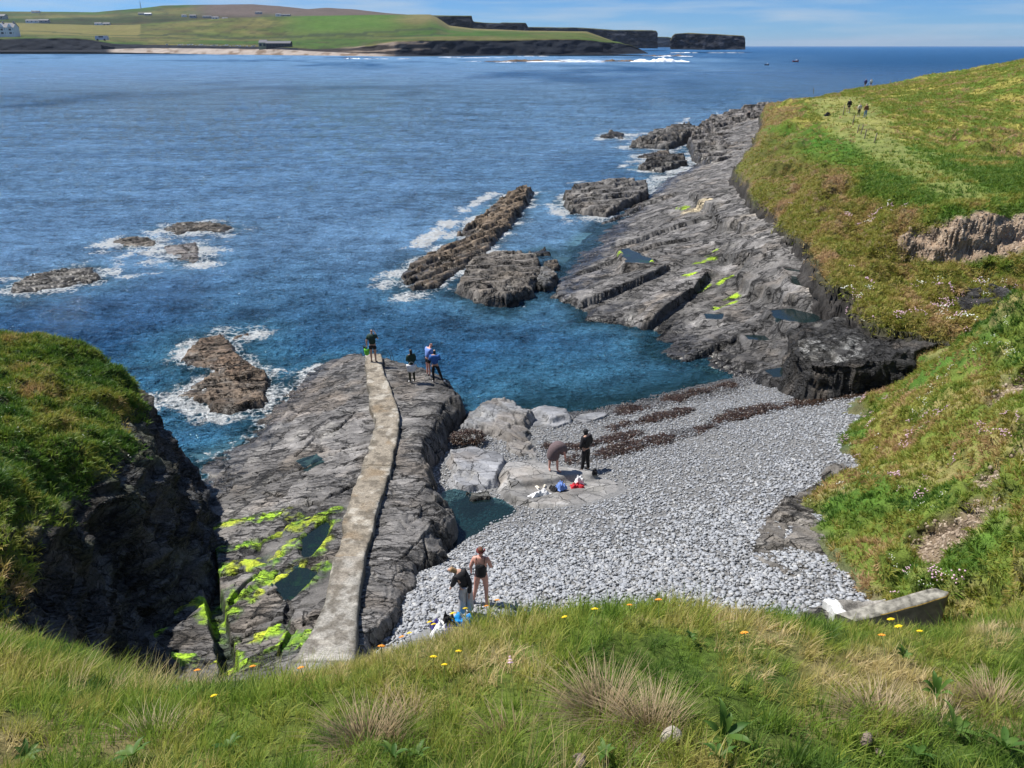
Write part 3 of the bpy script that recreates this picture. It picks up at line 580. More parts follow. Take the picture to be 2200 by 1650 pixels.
# ---- right bank sloping down to the beach
BANK = RBF(pz([(1930,828,1.9),(1868,900,2.05),(1805,968,2.15),(1715,1085,2.75),(1722,1135,2.85),(1790,1195,3.0),(1840,1250,3.2),(1850,1290,3.35),(1790,1325,3.5)])+
  [Wd(2000,792,29.5),Wd(2100,742,28),Wd(2200,685,27),Wd(2200,760,24),Wd(1840,960,25.2),Wd(1790,1090,19.8),Wd(1900,960,23.8),Wd(2100,850,22),Wd(2000,900,22.6),Wd(1900,900,25),Wd(2200,850,19.5),Wd(2100,1000,18.3),Wd(2000,1000,20.2),Wd(1900,1000,21.9),
   Wd(2200,1000,16.2),Wd(1850,1040,20.8),Wd(1840,1120,18.6),Wd(2200,1200,13.2),Wd(2000,1200,15),Wd(1900,1180,16.2),Wd(2200,1320,10.5),Wd(2110,1270,14.2),Wd(1950,1285,15.4),Wd(2190,1345,11.2)]+
  [(17.5,26,8.2),(20,24,10),(26,22,12),(26,29,9),(20.5,28.5,7.6),(8.2,13.3,3.2),(9.6,13.1,3.3),(10.4,13.5,3.7),(18.5,33,3.0),(22,34,4),(14,29.5,1.5),(16,32,1.6),(14,14,9.5),(20,14,12),(26,8,13),(11,9,10.5),(8.2,8.2,9.0),(8.5,11,6.0),(7.2,12.6,4.0),(6.9,16,2.1),(8.4,20,1.5),(10.5,24,1.1),(6,13,3.0),(6,18,1.6)], .02)
X, Y = rect(6.2, 25, 7.6, 34.5, .06)
Z = BANK(X, Y)+.35*fbm2(X*.4, Y*.4, 3, 220)
er = ss(-.5, .1, -np.hypot((X-14.6)/3.2, (Y-17.3)/1.3)+.9*fbm2(X*.8, Y*.8, 3, 221)+.35)      # bare eroded earth under a lip of turf
er = np.maximum(er, ss(-.3, .1, .55-np.hypot((X-11.0)/1.3, (Y-16.3)/.9)+.5*fbm2(X*1.2, Y*1.2, 3, 222)))
er = np.maximum(er, ss(-.3, .1, .7-np.hypot((X-15.9)/1.6, (Y-21.6)/1.3)+.5*fbm2(X*1.1, Y*1.1, 3, 224)))
Z = Z-.55*er
X2, Y2, Z2, steep, N = displace(X, Y, Z, .5, 230, turf_k=1.0)
lump = fbm2(X*.9, Y*.9, 3, 231)
c = turf_col(X, Y, 232, .35); c = mixc(c, SOIL, er*.95); c = mixc(c, (.10, .075, .055), er*.6*ss(0, .4, fbm2(X*2, Y*2, 4, 233)))
ov = BANK(X, Y)-BEACH(X, Y)
rk = ss(.25, .05, Z-BEACH(X, Y))*1.0
c = mixc(c, (.09, .08, .07), rk*.6)
surf('grass_bank', X2, Y2, Z2, Z > BEACH(X, Y)-.5, TURF, c, {'wet': Z*0})
tag(bpy.data.objects['grass_bank'], kind='structure')
KG = (X2, Y2, Z2); K_turf = (1-er)*ss(.0, .15, Z-BEACH(X, Y))*ss(-.45,-.1,.2+lump); K_er = er

# ---- green headland with the path
TOE = [(1648,222,5.6),(1638,248,5.2),(1640,275,5.0),(1620,318,4.9),(1580,358,4.6),(1610,395,4.5),(1648,430,4.3),(1680,465,4.4),(1735,497,4.5),(1752,535,4.3),(1790,585,4.1),(1842,612,4.0),(1842,642,3.8),(1900,677,3.7),(1960,692,3.6),(2030,703,3.7),(2100,703,3.8),(2170,690,4.0)]
CREST = [(1692,214,7.6),(1748,236,7.5),(1702,264,7.2),(1655,304,6.6),(1740,320,7.4),(1800,350,7.3),(1842,370,7.3),(1862,405,7.2)]
TOE = [(a, b, c+.75*ss(130, 60, np.array(Wz(a, b, c)[1]))) for a, b, c in TOE]
toe_w = [Wz(*p) for p in TOE]
HP = [Wz(*p) for p in TOE]+[Wz(*p) for p in CREST]
HP += [Wz(1700,400,5.9),Wz(1780,450,6.0),Wz(1850,500,5.4),Wz(1780,500,5.2),Wz(1720,360,6.4),Wz(1900,600,4.5),Wz(1880,560,4.9),Wz(2000,620,4.4),Wz(2050,600,4.6),Wz(2100,640,4.4)]
sb = [Wz(1955,548,4.9),Wz(2060,558,4.9),Wz(2130,560,4.9),Wz(2260,560,5.0),Wz(2400,560,5.1)]; st_ = [Wz(1950,452,7.0),Wz(2050,444,7.25),Wz(2130,442,7.4),Wz(2260,438,7.6),Wz(2400,434,7.8)]
HP += sb+[(a[0], b[1]+.9 if False else a[1]+.6, b[2]) for a, b in zip(sb, st_)]
HP += [Wz(1905,470,6.2),Wz(1925,530,5.2),Wz(1960,432,7.2),Wz(2100,436,7.4)]
HP += [Wz(1840,245,7.8),Wz(1822,243,7.8),Wz(1860,190,8.2),Wz(1960,178,8.8),Wz(1900,300,7.7),Wz(2000,380,7.8),Wz(2200,400,8.2),Wd(2200,350,70),Wd(2200,250,105),Wd(2100,220,120),Wd(2000,260,102),Wd(2000,200,140),Wd(2200,160,150),Wd(2200,131,165),Wd(2100,150,176),Wd(2000,166,188),Wd(2330,100,170),Wd(2330,300,90)]
HP += [(80,130,13),(110,150,15.5),(95,90,13.5),(60,50,10.5),(80,60,12),(40,33,9),(34,28,7.5)]
HD = RBF(HP, .05)
seaedge = [Wz(1648,222,5.6),Wz(1692,212,7.6),Wz(1760,196,7.9),Wd(1860,184,186),Wd(1960,177,193),Wd(2000,166,196),Wd(2100,150,188),Wd(2200,131,178),Wd(2400,80,180),Wd(2600,60,180)]
HPOLY = [p[:2] for p in toe_w]+[(27,31),(45,20),(150,25),(230,180)]+[p[:2] for p in seaedge[::-1]]
X, Y = fan(1540, 2480, 29, 205, 560, 600, .75)
d = sdf(HPOLY, X, Y)+.5*fbm2(X*.4, Y*.4, 3, 240)*ss(20, 60, Y)+.25*fbm2(X*1.3, Y*1.3, 3, 241)
Z = HD(X, Y)+.35*fbm2(X*.15, Y*.15, 3, 242)*ss(55, 90, Y)
near = 1-ss(42, 52, Y)
Z = Z-ss(0, -1.3, d)*5-ss(-1.3, -6, d)*12*ss(100, 130, Y)
Z = Z-.5*(1-ss(0, .8, d))
Z = np.where(d < .1, stairs(Z+.3*fbm2(X*.6, Y*.6, 3, 246), .38, .3, .1), Z)+.12*fbm2(X*2, Y*2, 3, 247)*(d < .3)
slopezone = ss(0, 3, d)*(1-ss(6.9, 7.4, Z))
Z = Z+slopezone*(1.3*fbm2(X*.3, Y*.3, 4, 243)+.6*fbm2(X*1.0, Y*1.0, 3, 244)*ss(90, 60, Y))
X2, Y2, Z2, steep, N = displace(X, Y, Z, .5, 250, turf_k=.5)
dpath = dline([Wz(*p)[:2] for p in [(1790,205,8),(1830,245,7.8),(1870,290,7.8),(1930,340,7.8),(2010,385,7.8),(2080,425,7.6)]], X, Y)
dpath2 = dline([Wz(*p)[:2] for p in [(1930,330,7.8),(2080,318,8.3),(2200,320,8.8)]], X, Y)
pth = np.maximum(ss(2.6, 1.0, dpath+1.0*fbm2(X*.3, Y*.3, 3, 251)-ss(60,110,Y)*2.2), .8*ss(3, 1, dpath2+1.0*fbm2(X*.3, Y*.3, 3, 252)))
field = ss(.5, 3, dline([Wz(*p)[:2] for p in [(1790,205,8),(1850,250,7.8),(1900,300,7.8),(1960,340,7.8)]], X, Y))*ss(0, 6, X-(48+(Y-114)*-.35))
c = np.ones(X.shape+(3,), np.float32)*np.float32((.07, .19, .02))
c = mixc(c, (.13, .23, .03), ss(-.2, .4, fbm2(X*.35, Y*.2, 4, 253)))
fy = ss(-.1, .3, fbm2(X*.5, Y*.35, 4, 254)); fc = mixc(np.ones(X.shape+(3,), np.float32)*np.float32((.12, .19, .025)), (.40, .36, .09), fy)
right = ss(-2, 4, (X-Wz(1900,300,7.8)[0])+(Y-Wz(1900,300,7.8)[1])*.05)*ss(62, 75, Y); c = c*(1-right[..., None])+fc*right[..., None]
sl = (1-ss(6.6-.6*ss(70,100,Y), 7.35-.6*ss(70,100,Y), HD(X, Y)))*ss(150, 130, Y)
c = mixc(c, (.17, .15, .045), sl*.85); c = mixc(c, (.24, .17, .10), sl*ss(-.05, .35, fbm2(X*.45, Y*.45, 4, 256))*.8); c = mixc(c, (.10, .13, .02), .7*sl*ss(.1, .4, fbm2(X*.3, Y*.3, 3, 258)))
c = mixc(c, (.20, .21, .07), .8*pth)
gz = np.hypot(*np.gradient(HD(X, Y))[::-1])/np.maximum(1e-3, np.abs(np.gradient(Y, axis=0))); scarp = ss(.7, 1.3, gz)*ss(4.5, 4.9, Z)*ss(22.3, 23.3, X)*(1-ss(50, 52, Y))
c = mixc(c, (.30, .22, .155), np.clip(scarp*1.4, 0, 1)); c = mixc(c, (.38, .30, .22), scarp*ss(.15, .3, fbm3(X*3, Y*3, Z*5, 3, 260)))
led = ss(44.5, 43, Y)*ss(21.5, 23, X)*(1-scarp); c = mixc(c, (.07, .12, .02), .7*led)
edge = 1-ss(-.3, .35, d); c = mixc(c, (.045, .042, .04), edge)
c = c*(1-.35*(1-scarp)*(1-edge)*(1-.8*pth))[..., None]
c = c*(1+.7*edge*fbm3(X*1.5, Y*1.5, Z*5, 4, 259))[..., None]
surf('headland', X2, Y2, Z2, d > -3.5, TURF, c, {'wet': Z*0})
tag(bpy.data.objects['headland'], kind='structure')
HG = (X2, Y2, Z2); H_d, H_sl, H_pth, H_right, H_sc, H_led, H_edge = d, sl, pth, right, scarp, led, edge
def head_z(x, y):
    j = np.hypot(X-x, Y-y).argmin(); return float(Z2.ravel()[j])

# ---- foreground bank
FB = RBF([Wd(x, 1650, D) for x, D in [(-300,2.7),(0,2.7),(550,2.6),(1100,2.5),(1650,2.5),(2200,2.6),(2600,2.7)]]+
  [Wd(*p) for p in [(-300,1413,5.4),(0,1410,5.4),(150,1420,5.3),(300,1488,5.2),(420,1558,5.0),(600,1572,4.9),(760,1523,4.9),(900,1488,5.0),(1040,1415,5.0),(1150,1380,5.0),(1300,1376,5.0),(1450,1403,5.0),(1650,1416,5.0),(1800,1416,5.0),(2050,1408,5.1),(2200,1400,5.2),(2600,1398,5.6)]]+
  [(x, 5.9, 8.3) for x in (-4.5, -3, -1.5, 0, 1.5, 3, 4.5)]+[(x, 7.2, 5.2) for x in (-4, -2, 0, 2, 4)]+[(x, 9.0, 3.4) for x in (-4, -1, 2, 5)]+
  [(-8,4,12.6),(-8,6.8,11.5),(8,4,12.3),(9,7,10.5),(-9,9,9.5),(-12,11,8.0),(-6.5,8.6,6.5),(-7.6,11,5.2),(7.5,8.6,8.0),(0,0,14.3),(-6,0,14.4),(6,0,14.4),(0,-5,14.7),(-12,0,14.2),(12,0,14)], .02)
X, Y = rect(-11, 10.5, .6, 9.6, .045)
Z = FB(X, Y)+.10*fbm2(X*.8, Y*.8, 3, 270)+.05*fbm2(X*3, Y*3, 3, 271)
c = turf_col(X, Y, 272, .4)*.75
surf('foreground_bank', X, Y, Z, Z > 0, TURF, c, {'wet': Z*0})
tag(bpy.data.objects['foreground_bank'], kind='structure')
FG = (X, Y, Z); F_w = ss(-6.5, -5.5, -np.abs(X))*ss(6.6, 6.0, Y)
def fore_z(x, y):
    j = np.hypot(FG[0]-x, FG[1]-y).argmin(); return float(FG[2].ravel()[j])

# ------------------------------------------------------------------ far shore
def loft(name, cols, rows, nx, sub, mat, colf, amp=0, seed=0, rough_top=0):
    """cols: photo columns of the key lines; rows: list of (list of (px,py), D or list) from the waterline up to the crest"""
    px = np.linspace(cols[0], cols[1], nx); K = []
    for pts, D in rows:
        a = np.array(pts, float); py = np.interp(px, a[:, 0], a[:, 1]); Dv = np.interp(px, *np.array(D, float).T) if isinstance(D, list) else np.full(nx, float(D))
        K.append(np.array([Wd(p, q, dd) for p, q, dd in zip(px, py, Dv)]))
    out, T = [], []
    for k in range(len(K)-1):
        n = sub[k]
        for j in range(n+(k == len(K)-2)): t = j/n; out.append(K[k]*(1-t)+K[k+1]*t); T.append(k+t)
    P = np.array(out); T = np.array(T)[:, None]*np.ones((1, nx)); PX = np.ones((len(out), 1))*px[None]
    if amp:
        N = fbm2(PX*.06, T*2.3+P[..., 2]*.03, 5, seed)
        P[..., 1] += amp*N*14; P[..., 2] += amp*1.3*fbm2(PX*.03, T*1.5, 4, seed+3)*np.minimum(T, 1)
    c = colf(PX, T, P)
    return mesh_np(name, P.reshape(-1, 3), grid_faces(*P.shape[:2]), mat, c)
FAR = surface_mat('far_land', rough=.95, grain=.06, grain_amt=.22, bump=2.0, bscale=.03, patch=.01, patch_amt=.12, wet=False, spec=.1)
FARROCK = surface_mat('far_cliff_rock', rough=.95, grain=.10, grain_amt=.4, bump=6, bscale=.05, patch=.02, patch_amt=.2, wet=False, spec=.1, strata=4)
def fields(PX, T, P, base=(.085, .13, .03), s=0, sh=.5):
    c = np.ones(PX.shape+(3,), np.float32)*np.float32(base)
    c = mixc(c, (.16, .155, .055), ss(-.1, .4, fbm2(PX*.006, T*3, 4, 300+s))); c = mixc(c, (.06, .125, .025), ss(.0, .4, fbm2(PX*.004+9, T*2, 3, 302+s)))
    c = mixc(c, (.13, .10, .06), .5*ss(.2, .5, fbm2(PX*.02, T*6, 4, 304+s)))
    ln = (np.abs(((T*7+PX*.006+.5*fbm2(PX*.01, T, 2, 309)) % 1)-.5) < .06)|(np.abs(((PX*.021+T*1.3) % 1)-.5) < .02)
    tn = RND[(np.floor(T*7+PX*.006).astype(int)*7+np.floor(PX*.021+T*1.3).astype(int)*13) & 4095]
    c = mixc(c*(1+.4*(tn-.5))[..., None], (.04, .055, .03), .55*ln*ss(1000, 600, PX))
    return c*.66
# farthest hills
def col_hill(PX, T, P):
    c = fields(PX, T, P, (.075, .11, .04), 10); c = mixc(c, (.095, .075, .065), ss(1.6, 2.3, T+.5*fbm2(PX*.01, T, 3, 311))*ss(380, 470, PX))
    c = c*(1-.45*ss(620, 480, PX)*ss(2.3, 1.9, T))[..., None]
    st = (np.abs(((T*5+PX*.004) % 1)-.5) < .10)*(T < 2.0); c = mixc(c, (.03, .05, .025), .6*st*ss(560, 420, PX)); return c
loft('far_hill', (-500, 1010), [([(-500,95),(1010,95)],3300),([(-500,60),(0,62),(250,60),(500,50),(1010,50)],3500),([(-500,44),(0,44),(300,38),(560,35),(1010,42)],3800),([(-500,24),(0,24.5),(100,25),(205,26),(250,22),(300,18),(350,12),(400,10.5),(540,9),(600,13),(660,19.5),(700,16.5),(760,20),(830,28),(880,31.5),(1010,34)],4300),([(-500,30),(1010,44)],4700)],
     240, (2, 14, 14, 2), FAR, col_hill, 0.6, 5)
# near green rise and shore
def col_mid(PX, T, P):
    c = fields(PX, T, P, (.095, .13, .035), 20); c = mixc(c, (.06, .13, .022), .8*ss(560, 700, PX)*ss(3.0, 3.5, T)*ss(900, 800, PX))
    c = mixc(c, (.17, .15, .07), .7*ss(830, 900, PX)*ss(3.4, 3.9, T)); c = mixc(c, (.17, .15, .055), .7*(PX < 300)*ss(2.3, 3, T))
    ln = np.minimum(np.abs(T-(3.05+.06*np.sin(PX*.02))), np.abs(T-(2.45+PX*.0009))); c = mixc(c, (.03, .045, .025), .75*(ln < .035)*(PX < 960))
    c = mixc(c, (.017, .021, .030), (T < 2.0)*((PX < 640)|(PX > 850))*1.); 
    c = mixc(c, (.035, .03, .03), (T < 2.0)*((PX >= 640)&(PX <= 850))*1.)
    c = mixc(c, (.20, .16, .13), ss(.1, .3, fbm2(PX*.02, T*5, 3, 33))*(T > 1.2)*(T < 2.03)*ss(700, 800, PX)*ss(980, 900, PX))
    be = (T < 1.05)*ss(225, 250, PX)*ss(860, 800, PX); c = mixc(c, (.30, .26, .23), be); c = mixc(c, (.16, .12, .09), be*ss(.1, .3, fbm2(PX*.05, T*3, 3, 34))); return c
loft('far_shore', (-500, 1392), [([(-500,112),(0,111),(150,111),(230,112.5),(330,114),(500,118),(700,120),(850,122),(960,121),(1100,118.5),(1300,117.5),(1392,115)], [(-500,1900),(330,1850),(850,1400),(1100,1500),(1392,1500)]),
     ([(-500,108),(150,108),(230,106),(330,103.5),(600,106),(700,112),(850,117),(960,119),(1100,117),(1300,116),(1392,114)], [(-500,1930),(330,1920),(850,1430),(1100,1512),(1392,1512)]),
     ([(-500,80),(0,84),(60,82),(160,82),(200,86),(240,93),(310,96),(600,101),(680,105),(750,103),(800,98),(850,90),(900,87),(960,86),(1100,86.5),(1200,84),(1270,86),(1300,90),(1330,92),(1355,97),(1380,108),(1392,114)], [(-500,1945),(330,1945),(850,1450),(1100,1530),(1392,1525)]),
     ([(-500,66),(0,68),(250,76),(500,82),(800,80),(1000,76),(1130,74),(1250,76),(1300,86),(1330,90),(1392,114)], [(-500,2300),(600,2200),(1100,1800),(1300,1650),(1392,1540)]),
     ([(-500,46),(0,48),(200,54),(245,57),(330,50),(400,44.5),(500,38.5),(600,35.5),(700,33.5),(800,32),(925,31),(940,38),(965,55),(1015,61),(1130,66),(1260,67.5),(1290,78),(1320,89),(1392,114)], [(-500,2900),(500,2700),(930,2600),(1130,2300),(1290,1800),(1392,1550)]),
     ([(-500,60),(925,48),(940,60),(1130,80),(1290,90),(1392,116)], [(-500,3100),(925,2700),(1130,2400),(1290,1850),(1392,1560)])],
     420, (4, 14, 10, 16, 2), FAR, col_mid, .35, 6)
def col_cliff(green=(.10, .12, .04), rock_=(.03, .034, .045)):
    def f(PX, T, P):
        c = np.ones(PX.shape+(3,), np.float32)*np.float32(rock_)*(1+1.1*fbm2(PX*.08, P[..., 2]*.15, 4, 41))[..., None]
        return mixc(c, green, ss(.97, 1.0, T+.02*fbm2(PX*.1, T, 3, 42)))
    return f
def block(name, x0, x1, top, base, D, depth, green=(.10, .12, .04), rock_=(.018, .021, .028), amp=.5, s=0, nx=90):
    loft(name, (x0, x1), [(base, D+10), (top, D+25), ([(p, q-.8) for p, q in top], D+depth*.5), ([(p, q+.5) for p, q in top], D+depth), (base, D+depth+30)], nx, (18, 5, 3, 2), FARROCK, col_cliff(green, rock_), amp, s)
block('bay_cliff', 926, 1136, [(926,34),(1014,34.5),(1016,47),(1040,49),(1075,50),(1078,48.5),(1130,49.5),(1136,62)], [(926,66),(1136,72)], 2750, 200, (.10, .11, .045), (.022, .025, .034))
block('distant_cliff', 1112, 1413, [(1112,60),(1135,58.5),(1250,60),(1320,65),(1400,65.5),(1411,67),(1413,72)], [(1112,103),(1413,103.8)], 3000, 400, (.10, .105, .06), (.030, .034, .045), .6, 7)
block('distant_headland_cliff', 1405, 1455, [(1405,79.5),(1435,80),(1455,84)], [(1405,102),(1455,102)], 5200, 600, (.10, .12, .05), (.05, .06, .075), .3, 9, 20)
block('sea_stack', 1440, 1601, [(1440,88),(1444,78),(1450,73),(1480,71),(1500,72),(1540,74),(1598,77.5),(1601,84)], [(1440,106),(1520,107),(1601,106.5)], 2200, 160, (.13, .12, .055), (.030, .034, .045), .5, 11)
for n in ('far_hill', 'far_shore', 'bay_cliff', 'distant_cliff', 'distant_headland_cliff', 'sea_stack'): tag(bpy.data.objects[n], kind='structure')
# ------------------------------------------------------------------ rocks standing in the sea and slabs on the beach (each its own thing)
REEFS = []
ROCKS = []
def reef(poly, h, label, base=GREY, z0=0., st=.10, tilt=(0, 0), ang=.4, layers=.18, seed=0, crest=None, plates=.06, edge=.5, wetz=.45, name='sea_rock', mat=None, extra=None, flat=False, group=None, jag=.4, sink=.7, broken=1., beds=None, lump=.25):
    P = pol(poly, z0) if not isinstance(poly, list) or len(poly[0]) >= 2 and not flat == 'w' else poly
    a = np.array(P); x0, y0 = a.min(0)-.6-st; x1, y1 = a.max(0)+.6+st; cx, cy_ = a.mean(0)
    X, Y = rect(x0, x1, y0, y1, st)
    d = sdf(P, X, Y); size = max(x1-x0, y1-y0); d = d+jag*min(1, size/6)*(fbm2(X*1.0, Y*1.0, 2 if h > 1.2 else 4, seed+1)+.6*fbm2(X*.4, Y*.4, 2, seed+2))
    dm = max(d.max(), .3)
    c_, s__ = math.cos(ang), math.sin(ang); ua, ub = (X-cx)*c_+(Y-cy_)*s__, -(X-cx)*s__+(Y-cy_)*c_
    k1 = min(1, .3+size/10); _, e9, i9 = worley((ua+.5*fbm2(X*.6, Y*.6, 3, seed+6))/(2.6*k1), (ub+.4*fbm2(X*.6, Y*.6, 3, seed+7))/(1.0*k1), seed+9)
    q = h*(ss(-.02, edge*min(1, dm)*.55, d)*.85+.15*ss(0, dm, d))*(1-.62*broken*(1 if h < 1 else .3)*i9)+tilt[0]*(X-cx)+tilt[1]*(Y-cy_)
    q = q+(lump*h+.03)*fbm2(X*.4, Y*.4, 3, seed+3)-min(.25*h, .14)*broken*(1-ss(0, .10, e9))
    if beds:      # tilted beds: each drops towards the viewer and dips away behind
        sp_, bh = beds; sv = ub/sp_+.45*fbm2(ua*.25, ub*.5, 3, seed+11)+.12*fbm2(ua*1.2, ub*1.2, 3, seed+12); fl = np.floor(sv); fr = sv-fl
        hs = RND[(fl.astype(np.int64)*37+seed) & 4095]; q = q+bh*(.5+hs)*(ss(0, .05, fr)*(1-fr)-.3)*ss(-.1, .3, d)
    g = q+.25*((X-cx)*math.cos(ang+1.57)+(Y-cy_)*math.sin(ang+1.57))*.5
    z = q+(stairs(g, layers, .13, .05)-g)*.95
    bg = 2.2 if h > 1.2 else 1
    dz, i, ck = rock(X, Y, ang, 2.4*bg*min(1, .35+size/12), .9*bg*min(1, .35+size/12), plates/bg, plates*1.7, seed+4, .35)
    z = z+dz*ss(-.3, .2, d)*(.45 if base[2] > .21 else 1); z = z-ss(.05, -.5, d)*sink*1.2+z0
    c, w = rock_col(X, Y, z-z0+ (0 if z0 < .3 else 1), i, ck, base, wetz=wetz, s=seed)
    if crest is not None: c = mixc(c, crest, .7*ss(.35, .9, (z-z0)/h+.4*fbm2(X*1.2, Y*1.2, 3, seed+8)))
    c = mixc(c, (.33, .17, .05), .0*w)
    V = (X-cx, Y-cy_, z-z0); keep = d > -.75
    if h > .9: V = displace(X-cx, Y-cy_, z-z0, .22 if h < 2 else .35, seed+60, turf_k=0)[:3]
    o = surf(name, *V, keep, mat or (SMOOTH if base[2] > .21 else ROCK), c, {'wet': w*.8})
    o.location = (cx, cy_, z0); tag(o, label, 'rock', group)
    ROCKS.append((X, Y, z, d)); REEFS.append((P, z0, o)); return o
ORG = (.19, .135, .085)
reef([(852,600),(880,636),(945,620),(990,582),(1055,538),(1112,470),(1146,416),(1092,420),(1035,468),(962,530),(900,560)], .8, 'long low brown rock ridge running diagonally out into the foaming water', (.17,.14,.11), tilt=(.07,0), ang=.95, layers=.2, seed=400, lump=.07, beds=(1.3,.35), crest=ORG, st=.13, plates=.05, group=None)
reef([(975,632),(1010,577),(1060,562),(1130,562),(1160,570),(1168,600),(1150,640),(1092,668),(1040,660)], 1.05, 'rounded grey brown rock hump beside the long ridge at the mouth of the cove', (.15,.135,.12), ang=.3, layers=.22, seed=420, lump=.07, beds=(1.6,.3), st=.11, plates=.1)
reef([(1152,597),(1185,582),(1196,618),(1172,640),(1150,625)], 1.1, 'small upright dark boulder between the rounded hump and the rock shelf', (.12,.12,.12), seed=430, st=.07)
reef([(1163,570),(1180,563),(1203,568),(1203,583),(1172,586)], .6, 'small round brown stone in the water above the upright boulder', (.14,.11,.08), seed=435, st=.07)
reef([(1128,548),(1150,541),(1172,536),(1190,546),(1186,552),(1150,556)], .7, 'low knobbly dark rock behind the rounded hump', (.07,.065,.06), seed=437, st=.08)
reef([(1207,432),(1240,420),(1320,412),(1388,418),(1390,436),(1345,452),(1300,470),(1225,462)], 1.45, 'big tilted slab boulder standing in white water off the shelf', (.16,.145,.13), tilt=(.03,.05), ang=.35, layers=.3, seed=440, lump=.07, broken=.35, beds=(2.2,.4), st=.14, crest=(.17,.165,.16), plates=.05, edge=.35)
reef([(12,629),(60,602),(172,574),(208,576),(210,606),(120,622),(40,634)], .42, 'dark layered reef awash at the edge of the photo nearest the grass cliff', (.12,.115,.11), ang=.3, layers=.14, seed=450, beds=(.55,.16), st=.09, wetz=.3)
reef([(342,494),(390,484),(445,479),(502,490),(482,501),(425,498),(380,503)], .35, 'flat dark reef farthest out in the bay, ringed by foam', (.10,.085,.07), seed=460, beds=(.8,.18), st=.13, layers=.14, wetz=.25)
reef([(238,524),(282,512),(342,518),(337,532),(262,536)], .35, 'ragged dark reef between the two other offshore reefs', (.10,.085,.07), seed=465, beds=(.8,.16), st=.12, layers=.14, wetz=.25)
reef([(352,534),(420,527),(440,562),(402,567),(366,552)], .35, 'flat pale grey slab barely above the foam', (.17,.16,.16), seed=468, st=.11, layers=.1, wetz=.0)
reef([(372,856),(402,832),(462,806),(505,812),(560,800),(584,835),(570,872),(522,887),(452,886),(440,868)], .5, 'brown layered reef nearest the grassy outcrop, white foam behind it', (.165,.12,.085), tilt=(.03,.0), ang=.25, layers=.17, seed=470, jag=.28, broken=.6, beds=(.42,.16), st=.07, plates=.07, wetz=.15)
reef([(385,775),(425,738),(482,722),(508,757),(548,790),(560,815),(500,818),(440,797)], .35, 'rust brown stepped reef just beyond the brown layered one', (.19,.13,.09), ang=.25, layers=.12, seed=480, jag=.28, broken=.7, beds=(.45,.14), st=.07, wetz=.05)
reef([(488,736),(512,722),(540,718),(532,730),(505,740)], .3, 'tip of brown rock at the far end of the stepped reef', (.16,.11,.08), seed=485, st=.07, wetz=.05)
reef([(1345,319),(1400,296),(1482,286),(1500,300),(1442,322)], 1.7, 'sharply tilted layered slab at the seaward end of the shelf', (.14,.135,.13), tilt=(.09,0), ang=.3, layers=.4, seed=490, lump=.07, broken=.35, beds=(2.6,.8), st=.22, plates=.05, wetz=.8)
reef([(1288,298),(1310,286),(1340,288),(1340,299)], .7, 'small dark wedge rock farthest out in the surf', (.08,.075,.07), seed=495, st=.16, wetz=.6)
reef([(1368,339),(1400,330),(1440,324),(1440,335),(1402,343)], .6, 'narrow brown rock between two bigger ones in the surf', (.15,.12,.09), seed=497, st=.13)
reef([(1370,366),(1402,347),(1468,338),(1476,356),(1422,373)], .9, 'dark flat topped rock beside the green weed at the shelf edge', (.10,.095,.09), seed=499, lump=.07, broken=.35, beds=(2.2,.5), st=.14, layers=.3, wetz=.7)
reef([(1480,290),(1520,262),(1600,252),(1650,250),(1640,290),(1590,330),(1530,338),(1490,318)], .9, 'weathered upper rock step where the shelf meets the headland', (.16,.15,.145), z0=1.9, tilt=(.08,.02), ang=.3, layers=.5, seed=502, lump=.07, beds=(4.5,.9), st=.22, plates=.04, jag=.3, broken=.5, sink=2.5, group=None)
LT = (.225, .23, .245)
reef([(1143,896),(1172,888),(1214,900),(1223,921),(1190,942),(1150,932)], .62, 'pale flat topped boulder at the waterline by the ledges', LT, z0=.05, ang=.1, layers=.3, seed=510, broken=.12, st=.045, plates=.03, edge=.15, wetz=-.1, sink=.5)
reef([(1233,915),(1250,899),(1298,893),(1306,903),(1262,922)], .45, 'thin pale slab tilted at the waterline above the person in black', LT, z0=.1, ang=.2, layers=.3, seed=515, broken=.12, st=.045, plates=.02, edge=.1, tilt=(.05,0), wetz=-.1, sink=.4)
reef([(962,974),(1027,961),(1085,979),(1094,995),(1078,1021),(1082,1046),(1049,1055),(991,1054),(976,1030)], .35, 'pale grey ledge slab split by a diagonal crack above the tide pool', LT, z0=1.0, ang=-.7, layers=.22, seed=520, broken=.12, st=.045, plates=.045, edge=.25, wetz=-.6, sink=.5)
reef([(1093,995),(1147,988),(1180,1003),(1282,1018),(1340,1040),(1357,1068),(1330,1087),(1245,1112),(1150,1092),(1096,1068),(1085,1030)], .22, 'broad flat slab where the clothes and shoes are lying', (.225,.22,.215), z0=1.40, ang=.2, layers=.25, seed=530, broken=.12, st=.05, plates=.02, edge=.3, wetz=-.9, sink=.5, jag=.15)
reef([(1010,880),(1045,862),(1093,862),(1132,886),(1138,925),(1150,985),(1112,982),(1085,942),(1040,925),(985,915)], .32, 'jumbled pale grey ledges between the pool and the beach', (.20,.205,.215), z0=.75, ang=-.8, layers=.16, seed=540, st=.045, plates=.11, edge=.3, wetz=-.3, sink=.6)
reef([(1002,1066),(1055,1060),(1054,1078),(1012,1082)], .35, 'rounded dark stone lying at the head of the tide pool', (.14,.14,.13), z0=1.2, seed=550, broken=.12, st=.035, edge=.2, wetz=-.6, sink=.4)
reef([(838,1380),(962,1319),(1027,1304),(1052,1330),(1032,1362),(936,1392),(845,1402)], .16, 'flat grey slab under the girl in pale trousers', (.21,.215,.22), z0=3.0, ang=.3, seed=560, broken=.12, st=.04, plates=.02, edge=.2, wetz=-.9, sink=.4, layers=.2)
